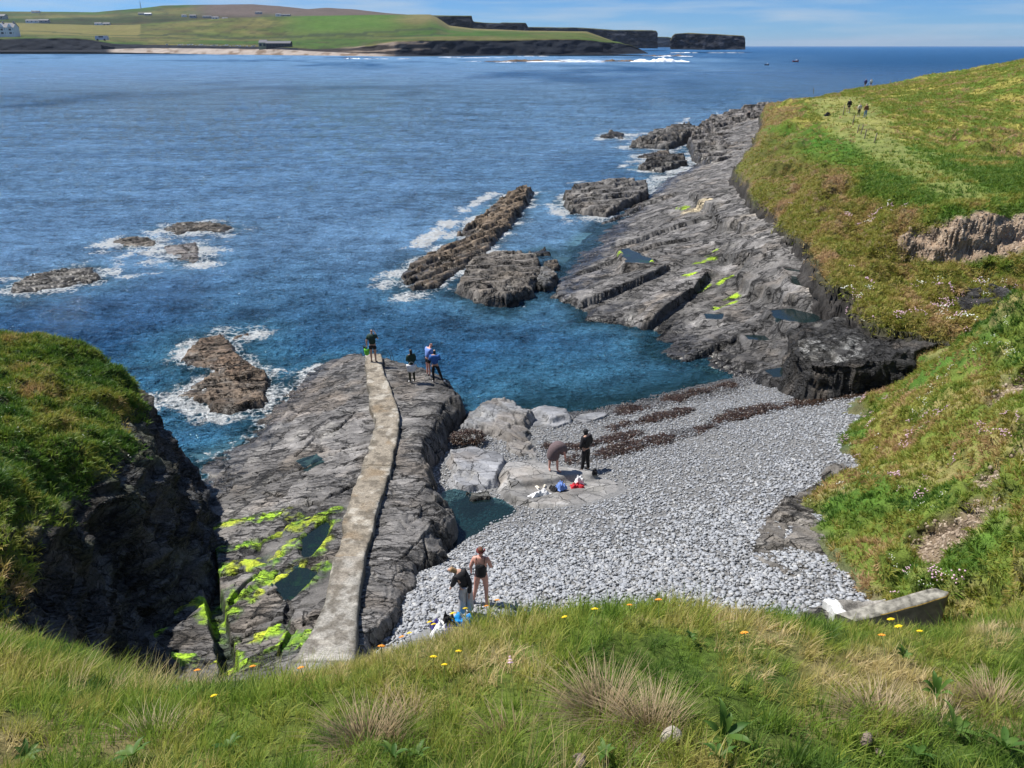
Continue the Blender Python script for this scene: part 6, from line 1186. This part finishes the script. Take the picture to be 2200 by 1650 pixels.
def broad(k, L_=.16, n=8, up=.5, w=.024):
    r = np.random.default_rng(k); out = []
    for j in range(n):
        a = j/n*6.283+r.random()*.5; l_ = L_*(.7+.5*r.random()); u = up*(.6+.8*r.random()); V, Fc = [], []
        for s in range(7):
            t = s/6; x = l_*t; z = l_*u*math.sin(t*2.0)*.8; q = w*math.sin(min(1, t*1.05+.06)*3.05)*(1 if s < 6 else .0)+.001
            c, d = math.cos(a), math.sin(a)
            V += [(x*c-q*d, x*d+q*c, z+.006), (x*c, x*d, z), (x*c+q*d, x*d-q*c, z+.006)]
            if s: b = 3*s; Fc += [(b-3, b-2, b+1, b), (b-2, b-1, b+2, b+1)]
        me = bpy.data.meshes.new('leaf'); me.from_pydata(V, [], Fc); me.materials.append(LEAF); me.polygons.foreach_set('use_smooth', [True]*len(Fc)); out.append(me)
    return out
for i, (px, py, L_, up, lb) in enumerate([(1548,1600,.22,1.1,'upright broad leaved plant with long pointed leaves beside the tall straw tussock'),(1545,1650,.14,.8,'dark leaved rosette at the bottom edge below the upright leafy plant'),(495,1625,.15,.6,'broad leaved plant low in the long grass, away from the straw tussocks'),(290,1640,.2,.4,'long flat leaves lying in the shaded grass at the bottom edge'),
   (845,1645,.13,.6,'small leafy rosette at the foot of the big straw tussock'),(1300,1640,.12,.6,'leafy rosette beside the grey stone at the bottom edge'),(2045,1585,.2,.5,'spreading leafy weed below the dry clump'),(2150,1625,.2,.5,'leafy weed at the bottom corner past the stones'),(1965,1640,.14,.4,'small leaves around the brown stones'),(395,1490,.16,.5,'dark bushy weed in the shaded grass near the algae'),
   (2008,1510,.15,1.6,'grey green leafy stalk standing above the dry clump'),(1935,1425,.10,1.0,'leafy stalk plant carrying the yellow flowers'),(1480,1385,.08,.7,'low leafy patch just under the brow'),(900,1640,.12,.5,'dark leaf cluster right of the big straw tussock foot'),(60,1640,.14,.5,'leaf cluster in the bottom corner of dark grass')]):
    a = on_fore(px, py); o = link(bpy.data.objects.new('broad_leaved_plant', None)); o.location = (a[0], a[1], a[2]+.05); o.rotation_euler = (-.35, 0, random.random()*6); tag(o, lb, 'plant', 'broad leaved plants in the grass')
    L_ *= .55
    for m in broad(i, L_, 7, up, .11*L_+.004): link(bpy.data.objects.new('leaf', m), o)
DRY = blade_mat('dry_straw', [(.30,.22,.12),(.46,.36,.22),(.60,.50,.34)], trans=.3)
def tussock(px, py, n, h, R_, lb, seed, mat=DRY):
    a = on_fore(px, py); r = np.random.default_rng(seed); V, Fc = [], []
    for _ in range(n):
        t0 = r.random()*6.283; rr = R_*r.random()**.5; x, y, z = math.cos(t0)*rr, math.sin(t0)*rr*.7, -.03; H = h*(.5+.8*r.random()); d = t0+(r.random()-.5)*1.2; ln = .35+.7*r.random(); w = .0022
        for s in range(6):
            t = s/5; px_, py_, pz_ = x+math.cos(d)*ln*H*t**1.5, y+math.sin(d)*ln*H*t**1.5-.1*H*t, z+H*(t-.55*ln*t*t); q = w*(1-t)+.0003
            V += [(px_-math.sin(d)*q, py_+math.cos(d)*q*.6, pz_), (px_+math.sin(d)*q, py_-math.cos(d)*q*.6, pz_+q)]
            if s: b = len(V)-4; Fc.append((b, b+1, b+3, b+2))
    o = src_mesh('grass_tussock', V, Fc, mat); COL.objects.link(o); o.location = a; tag(o, lb, 'tussock', 'dry grass tussocks')
tussock(1300,1545,520,.30,.14,'tall straw coloured tussock in front of the pebble beach',1); tussock(1400,1575,380,.26,.13,'straw tussock leaning against the tall one, pale stone at its foot',2)
tussock(790,1600,520,.24,.16,'big round straw tussock below the walkway',3); tussock(880,1560,200,.2,.1,'thin dry clump beside the big round straw tussock',4)
tussock(1885,1545,420,.20,.15,'matted dry clump under the leafy stalk plant',5); tussock(2130,1520,380,.18,.17,'dry brown clump below the sloping bank',6); tussock(330,1590,160,.18,.15,'sparse dry clump in the dark long grass',7); tussock(2010,1560,260,.16,.14,'low dry mat between the two dry clumps',8); tussock(1100,1590,140,.18,.14,'faint dry wisp between the two big straw tussocks',9)
STN = plain('brown_grey_stone', (.22, .17, .14), rough=.85, noise=.35, nscale=14, bump=.01); STP = plain('pale_lichened_stone', (.38, .34, .28), rough=.85, noise=.3, nscale=14, bump=.01)
for i, (px, py, s, m, lb) in enumerate([(1245,1636,.075,STN,'small pointed grey brown stone at the bottom edge'),(1858,1605,.13,STN,'rounded brown stone under the matted dry clump'),(1888,1627,.08,STN,'smaller brown stone just below the rounded one'),(1440,1600,.14,STP,'pale stone half hidden at the foot of the straw tussock'),(1245,1655,.1,STN,'grey stone cut by the bottom edge of the photo')]):
    me = pebble_src(20+i, m); o = link(bpy.data.objects.new('stone', me)); s *= .62; a = on_fore(px, py); o.location = (a[0], a[1], a[2]+s*.6); o.scale = (s*1.2, s, s*1.9); o.rotation_euler = (.3, .2*i, i); tag(o, lb, 'stone')
# sea pinks and small white flowers on the banks
def puff(k, mat, n=9):
    r = np.random.default_rng(k); V, Fc = [], []
    for _ in range(n):
        x, y, z = (r.random(3)-.5)*[.5, .5, .1]; z += .22; q = .035+.02*r.random(); b = len(V)
        V += [(x-q, y, z), (x, y-q, z), (x+q, y, z), (x, y+q, z), (x, y, z+q), (x, y, z-q)]; Fc += [(b, b+1, b+4), (b+1, b+2, b+4), (b+2, b+3, b+4), (b+3, b, b+4), (b+1, b, b+5), (b+2, b+1, b+5), (b+3, b+2, b+5), (b, b+3, b+5)]
    return src_mesh('flower_heads', V, Fc, mat)
SPK = plain('sea_pink_petals', (.62, .42, .50), rough=.8); WFL = plain('small_white_petals', (.75, .76, .66), rough=.8)
sp_w = ss(.25, .5, fbm2(KG[0]*.8, KG[1]*.8, 3, 960)); p, n = sample(KG, K_turf*sp_w, 210, 31); scatter('sea_pinks', p, .35+.35*rng.random(len(p)), [puff(1, SPK), puff(2, SPK)], nrm=n, tilt=.3, seed=31)
p, n = sample(KG, K_turf*ss(.15, .5, fbm2(KG[0]*.8+20, KG[1]*.8, 3, 961)), 600, 32); scatter('white_flowers', p, .25+.2*rng.random(len(p)), [puff(3, WFL, 6), puff(4, WFL, 5)], nrm=n, tilt=.3, seed=32)
hwf = hw*ss(58, 48, hy)*(1-ss(6.8, 7.2, HD(hx, hy)))*(hx > 15); p, n = sample(HG, hwf*ss(.2, .5, fbm2(hx*.5, hy*.5, 3, 962)), 170, 33); scatter('headland_sea_pinks', p, .6+.5*rng.random(len(p)), [puff(1, SPK), puff(3, WFL), puff(2, SPK)], nrm=n, tilt=.3, seed=33)
p, n = sample(MG, np.clip(M_turf, 0, 1), 120, 34); scatter('outcrop_flowers', p, .25+.2*rng.random(len(p)), [puff(3, WFL, 5)], nrm=n, tilt=.3, seed=34)
# stones in the bare earth banks
EST = plain('earth_stone', (.25, .2, .15), rough=.9, inst=[(.20,.15,.11),(.34,.27,.20),(.26,.20,.15),(.42,.35,.27)]); em = [pebble_src(130+k, EST) for k in range(5)]
p, n = sample(HG, np.clip(H_sc*1.4-.3, 0, 1), 3600, 35); scatter('scarp_stones', p, .05+.16*rng.random(len(p))**2, scat(em), tilt=.6, nrm=n, seed=35)
p, n = sample(KG, np.clip(K_er*1.3-.3, 0, 1), 3500, 36); scatter('earth_bank_stones', p, .05+.12*rng.random(len(p))**2, scat(em), tilt=.6, nrm=n, seed=36)

# ------------------------------------------------------------------ far shore: houses, vans, boats, mast, surf
HW = plain('whitewashed_wall', (.72, .73, .75), rough=.85, noise=.06); HG_ = plain('grey_render_wall', (.34, .35, .37), rough=.85, noise=.1); RF = plain('slate_roof', (.10, .105, .125), rough=.7, noise=.15); WIN = plain('dark_window_glass', (.02, .03, .045), rough=.15); CHM = plain('chimney_render', (.4, .36, .34), rough=.9); GBL = plain('green_grey_gable', (.20, .24, .16), rough=.9); DKW = plain('dark_timber_wall', (.03, .035, .045), rough=.8)
def hill_D(px, py):
    a = np.interp(px, [-500, 0, 300, 560, 1010], [44, 44, 38, 35, 42]); b = np.interp(px, [-500, 0, 250, 500, 1010], [60, 62, 60, 50, 50]); k = np.interp(px, [0, 205, 300, 350, 400, 540, 660, 830], [24.5, 26, 18, 12, 10.5, 9, 19.5, 28])
    return 3800+500*(a-py)/(a-k) if py < a else 3500+300*(b-py)/(b-a)
def house(x0, x1, ytop, ybase, D, label, wall=HW, roof=RF, wins=2, storeys=1, chim=1, depth=None, cat='house', gables=0, rise=.38, name='far_house', group=None):
    if D > 2500: D = hill_D((x0+x1)/2, min(ybase, 56))-35
    A, B = np.array(Wd(x0, ybase, D)), np.array(Wd(x1, ybase, D)); w = B[0]-A[0]; h = Wd(x0, ytop, D)[2]-A[2]; d = depth or max(w*.35, h*.8); z0 = A[2]
    r = link(bpy.data.objects.new(name, None)); r.location = ((A[0]+B[0])/2, D, z0); tag(r, label, cat, group); hw_, eh = w/2, h*(1-rise)
    piece(r, 'wall', [(-hw_,0,-8),(hw_,0,-8),(hw_,d,-8),(-hw_,d,-8),(-hw_,0,eh),(hw_,0,eh),(hw_,d,eh),(-hw_,d,eh),(-hw_,d/2,h*.985),(hw_,d/2,h*.985)], [(0,1,5,4),(1,2,6,9,5),(2,3,7,6),(3,0,4,8,7)], wall)
    e = w*.015; rf = piece(r, 'roof', [(-hw_-e,-e*2,eh-.1),(hw_+e,-e*2,eh-.1),(hw_+e,d/2,h),(-hw_-e,d/2,h),(-hw_-e,d+e*2,eh-.1),(hw_+e,d+e*2,eh-.1)], [(0,1,2,3),(3,2,5,4)], roof)
    for k in range(chim):
        x = (-hw_+w*.06) if k == 0 else (hw_-w*.06 if k == 1 else 0); cw_ = max(w*.025, .5); o = src_mesh('chimney', boxv(x-cw_, x+cw_, d/2-cw_, d/2+cw_, h*.85, h*1.14), BOXF, CHM, False); COL.objects.link(o); o.parent = rf
    for s in range(storeys):
        for k in range(wins):
            x = -hw_+w*(k+.5)/wins; zc = eh*(s+.5)/storeys; ww, wh = min(w/wins*.3, eh/storeys*.3), eh/storeys*.27
            piece(r, 'window', boxv(x-ww, x+ww, -.15, -.02, zc-wh, zc+wh), BOXF, WIN)
    for k in range(gables):
        x = -hw_+w*(k+.5)/gables; g = w/gables*.34
        piece(r, 'front_gable', [(x-g,-.6,eh*.0),(x+g,-.6,0),(x+g,-.6,eh),(x,-.6,h*.95),(x-g,-.6,eh),(x-g,1,0),(x+g,1,0),(x+g,1,eh),(x,d/2,h*.95),(x-g,1,eh)], [(0,1,2,3,4),(1,6,7,2),(5,0,4,9),(2,7,8,3),(3,8,9,4)], wall)
        for zc in (.25, .72): piece(r, 'window', boxv(x-g*.45, x+g*.45, -.8, -.62, eh*zc-eh*.13, eh*zc+eh*.13), BOXF, WIN)
    return r
house(-20, 33, 49, 75, 2020, 'large white three gabled house above the dark shore cliff', wins=6, storeys=2, chim=3, gables=3)
house(-30, 10, 30, 41, 3000, 'grey house cut by the photo edge above the three gabled one', HG_, wins=3)
house(67, 84, 22.5, 27, 4200, 'tiny white house on the skyline', wins=2)
house(55, 82, 41.5, 48, 3000, 'long low white farm building in the dark fields', wins=3, chim=0); house(84, 104, 41, 48, 3000, 'grey roofed barn beside the long low white farm building', HG_, wins=2, chim=0, group=None)
house(203, 218, 48, 54, 2900, 'white gable ended cottage at the end of the tan field', wins=1); house(221, 236, 48, 56, 2890, 'pale grey house next to the white gable ended cottage', HG_, wins=2)
house(297, 309, 27, 31.5, 3900, 'small grey barn under the radio mast', HG_, wins=1, chim=0); house(310, 325, 27.5, 32.5, 3890, 'wider silver roofed barn under the radio mast', HG_, HW, wins=2, chim=0)
house(390, 400, 31, 35, 3880, 'white cottage at the start of the hillside hamlet', wins=1); house(407, 421, 31, 37, 3870, 'grey gabled farmhouse in the hillside hamlet', HG_, wins=2); house(435, 454, 33.5, 37.5, 3860, 'long dark roofed shed in the hillside hamlet', HG_, wins=3, chim=0); house(455, 469, 35, 41, 3300, 'white bungalow, lowest of the hillside hamlet', wins=2); house(477, 488, 37, 41, 3250, 'small white outbuilding at the end of the hillside hamlet', wins=1, chim=0)
house(548, 562, 24.5, 29, 3950, 'faint pale house high on the brown hill', HG_, wins=1); house(592, 604, 28.5, 34, 3900, 'white fronted farmhouse below the brown hill', wins=1); house(605, 623, 30, 34.5, 3890, 'low grey barn next to the white fronted farmhouse', HG_, wins=2, chim=0)
house(572, 624, 88, 101, 1690, 'long dark building with slate roof behind the far beach', DKW, RF, wins=8, chim=0); house(556, 573, 85.5, 101, 1700, 'green grey gable end joined to the long dark building', GBL, RF, wins=2, chim=0, depth=20)
house(1256, 1264, 71, 77, 1840, 'tiny white shelter on the green headland of the bay', wins=1, chim=0)
VBD = plain('white_vehicle_paint', (.75, .76, .78), rough=.4, noise=.04); VBK = plain('black_tyre', (.02, .02, .02), rough=.8); VSL = plain('silver_vehicle_paint', (.45, .47, .50), rough=.35)
def vehicle(px, py, wpx, D, label, mat=VBD, van=False, name='parked_car', group='vehicles parked behind the far beach'):
    a = Wd(px, py, D); w = wpx*(D*cp+CZ*sp)/F*.5; h = w*(.75 if van else .62); r = link(bpy.data.objects.new(name, None)); r.location = a; tag(r, label, 'van' if van else 'car', group)
    P = [(-1,.12),(-1,.55),(-.9,.98),(.85,1),(1,.6),(1,.12)] if van else [(-1,.14),(-.98,.5),(-.62,.58),(-.36,1),(.42,1),(.72,.6),(1,.5),(1,.14)]
    V = [(x*w, -w*.42, z*h) for x, z in P]+[(x*w, w*.42, z*h) for x, z in P]; n = len(P)
    piece(r, 'body', V, [tuple(range(n))[::-1], tuple(range(n, 2*n))]+[(i, (i+1) % n, n+(i+1) % n, n+i) for i in range(n)], mat)
    piece(r, 'window', boxv(-.34*w, .44*w, -.43*w, -.425*w, .62*h, .9*h), BOXF, WIN)
    for x in (-.6, .6):
        Vw = [(x*w+math.cos(t*.785)*w*.17, -w*.45, h*.14+math.sin(t*.785)*w*.17) for t in range(8)]; piece(r, 'wheel', Vw+[(q[0], -w*.36, q[2]) for q in Vw], [tuple(range(8))]+[(i, (i+1) % 8, 8+(i+1) % 8, 8+i) for i in range(8)], VBK)
vehicle(220, 87, 25, 1930, 'large silver white car on the road above the dark shore cliff', VSL, True, group=None)
spots = [359, 385, 391, 398, 405, 412, 420, 427, 433, 440, 446, 453, 460, 466, 473, 480, 487, 494, 501, 508, 515, 522, 530, 543, 547]
for i, px in enumerate(spots):
    D = float(np.interp(px, [330, 850], [1945, 1450]))-16
    vehicle(px, 96.6+(px-360)*.018+math.sin(i*2.3)*.6, 5.2+1.4*math.sin(i*1.7), D, 'pale vehicle in the long row parked behind the far beach', VBD if i % 3 else VSL, i % 4 == 0)
m_ = link(bpy.data.objects.new('radio_mast', None)); m_.location = Wd(303, 19, 3950); tag(m_, 'thin lattice radio mast on the far skyline', 'mast'); STEEL = plain('grey_steel', (.22, .25, .30), rough=.6)
V, Fc = [], []
def bar(a, b, r_):
    a, b = np.array(a, float), np.array(b, float); k = len(V); d = b-a; u = np.cross(d, (0, 1, .01)); u = u/np.linalg.norm(u)*r_; v = np.cross(d, u); v = v/np.linalg.norm(v)*r_
    V.extend([a-u-v, a+u-v, a+u+v, a-u+v, b-u-v, b+u-v, b+u+v, b-u+v]); Fc.extend([tuple(k+i for i in f) for f in BOXF])
for s in (-1, 1): bar((s*2.4, 0, -4), (s*.6, 0, 27), .45)
for k in range(6): bar((-2.2+.28*k, 0, k*4.4), (1.9-.28*k, 0, (k+1)*4.4), .3)
piece(m_, 'lattice', V, Fc, STEEL); V, Fc = [], []; bar((0, 0, 26), (0, 0, 34), .4); piece(m_, 'antenna', V, Fc, STEEL)
def boat(px, py, wpx, D, label, hull, name='fishing_boat'):
    a = Wd(px, py, D); w = wpx*(D*cp+CZ*sp)/F*.5; r = link(bpy.data.objects.new(name, None)); r.location = (a[0], a[1], 0); tag(r, label, 'boat')
    st = [(-1,.30,.45),(-.5,.36,.36),(.2,.34,.38),(.7,.2,.5),(1,.02,.7)]; V = []; Fc = []
    for x, b, z in st: V += [(x*w, -b*w, z*w), (x*w*.92, -b*w*.5, -.2*w), (x*w*.92, b*w*.5, -.2*w), (x*w, b*w, z*w)]
    for k in range(4): Fc += [(k*4+j, k*4+4+j, k*4+5+j, k*4+1+j) for j in range(3)]+[(k*4+3, k*4+7, k*4+4, k*4)]
    Fc.append((0, 1, 2, 3)); piece(r, 'hull', V, Fc, hull); piece(r, 'cabin', boxv(.1*w, .55*w, -.18*w, .18*w, .36*w, .85*w), BOXF, VBD); V2 = boxv(-.62*w, -.56*w, -.03*w, .03*w, .3*w, 1.2*w); piece(r, 'mast', V2, BOXF, STEEL)
boat(1709, 134.5, 13, 920, 'small boat with a red brown hull out on the open sea', plain('red_hull_paint', (.30, .05, .04), rough=.4)); boat(1647, 142, 10, 760, 'small dark boat with a white cabin nearer the shore than the red one', plain('dark_hull_paint', (.03, .04, .06), rough=.4))
# surf and low reefs off the far headland
FOAM = plain('white_surf', (.82, .85, .87), rough=.9, noise=.06, nscale=.2, bump=.5); FRK = plain('far_brown_reef', (.13, .09, .06), rough=.9, noise=.4, nscale=.12, bump=.6)
def strip(name, x0, x1, ytop, ybase, D, mat, seed, label=None, cat=None, kind=None, spiky=0., dep=None):
    n, m = 90, 12; A, B = Wd(x0, ybase, D), Wd(x1, ybase, D); h = (ybase-ytop)*(D*cp+CZ*sp)/F; t = np.linspace(0, 1, n)[None]; s = np.linspace(0, 1, m)[:, None]; dp = dep or h*3
    prof = np.sin(np.pi*t)**.45*(.55+.45*fbm2(t*9, t*0, 4, seed)+spiky*np.abs(fbm2(t*7, t*0, 2, seed+2))); x = A[0]+(B[0]-A[0])*t+s*0; y = D+(s-.5)*dp*(.6+.5*prof)+4*fbm2(t*6, s, 3, seed+4); z = h*np.sin(np.pi*s)**.6*prof*(1+.35*fbm2(t*16, s*4, 4, seed+1))-.15
    z = np.maximum(z, -.3); P = np.stack([x, y, z], -1); o_ = P.mean((0, 1)); o_[2] = 0; o = mesh_np(name, P.reshape(-1, 3)-o_, grid_faces(m, n), mat); o.location = o_; tag(o, label, cat, kind=kind); return o
strip('far_reef', 1040, 1222, 127.5, 133.5, 940, FRK, 1, 'long flat brown reef awash off the far headland', 'rock'); strip('far_reef', 1290, 1368, 125, 131.5, 950, FRK, 2, 'short dark reef with the big wave breaking at its seaward end', 'rock'); strip('far_reef', 1380, 1480, 112.5, 116.5, 1480, FRK, 3, 'low dark skerry at the foot of the far headland point', 'rock')
strip('breaking_wave', 1355, 1480, 127.5, 136.5, 930, FOAM, 4, kind='stuff', spiky=.25); 
for i, (x0, x1, yt, yb, D) in enumerate([(1130,1300,131,135,915),(738,775,126.5,129.5,1150),(780,835,127.5,129.5,1140),(850,885,128,129.5,1140),(1090,1140,124.5,126.5,1010),(1180,1300,122.5,125,1010),(1400,1490,115.5,118,1400),(960,1090,120.5,121.6,1250),(1000,1035,130.5,132,950),(1060,1110,133.5,135.5,900),(1112,1180,117.2,118.3,1440),(1440,1500,106,107.6,2150),(1520,1600,106.6,107.6,2150),(940,990,117.5,119,1300)]): strip('surf', x0, x1, yt, yb, D, FOAM, 10+i, kind='stuff', spiky=.3)

# ------------------------------------------------------------------ thin sea air
bm = bmesh.new(); bmesh.ops.create_cube(bm, size=1); me = bpy.data.meshes.new('haze'); bm.to_mesh(me); bm.free()
hz = link(bpy.data.objects.new('haze', me)); hz.scale = (150000, 130000, 420); hz.location = (0, 0, 420/2-60); hz['kind'] = 'stuff'
hm, t = nmat('haze_air'); out = nd(t, 'ShaderNodeOutputMaterial'); v = nd(t, 'ShaderNodeVolumePrincipled', inp={'Color': (.72, .84, 1, 1), 'Density': .000016, 'Anisotropy': .3}); t.links.new(v.outputs[0], out.inputs['Volume']); me.materials.append(hm)
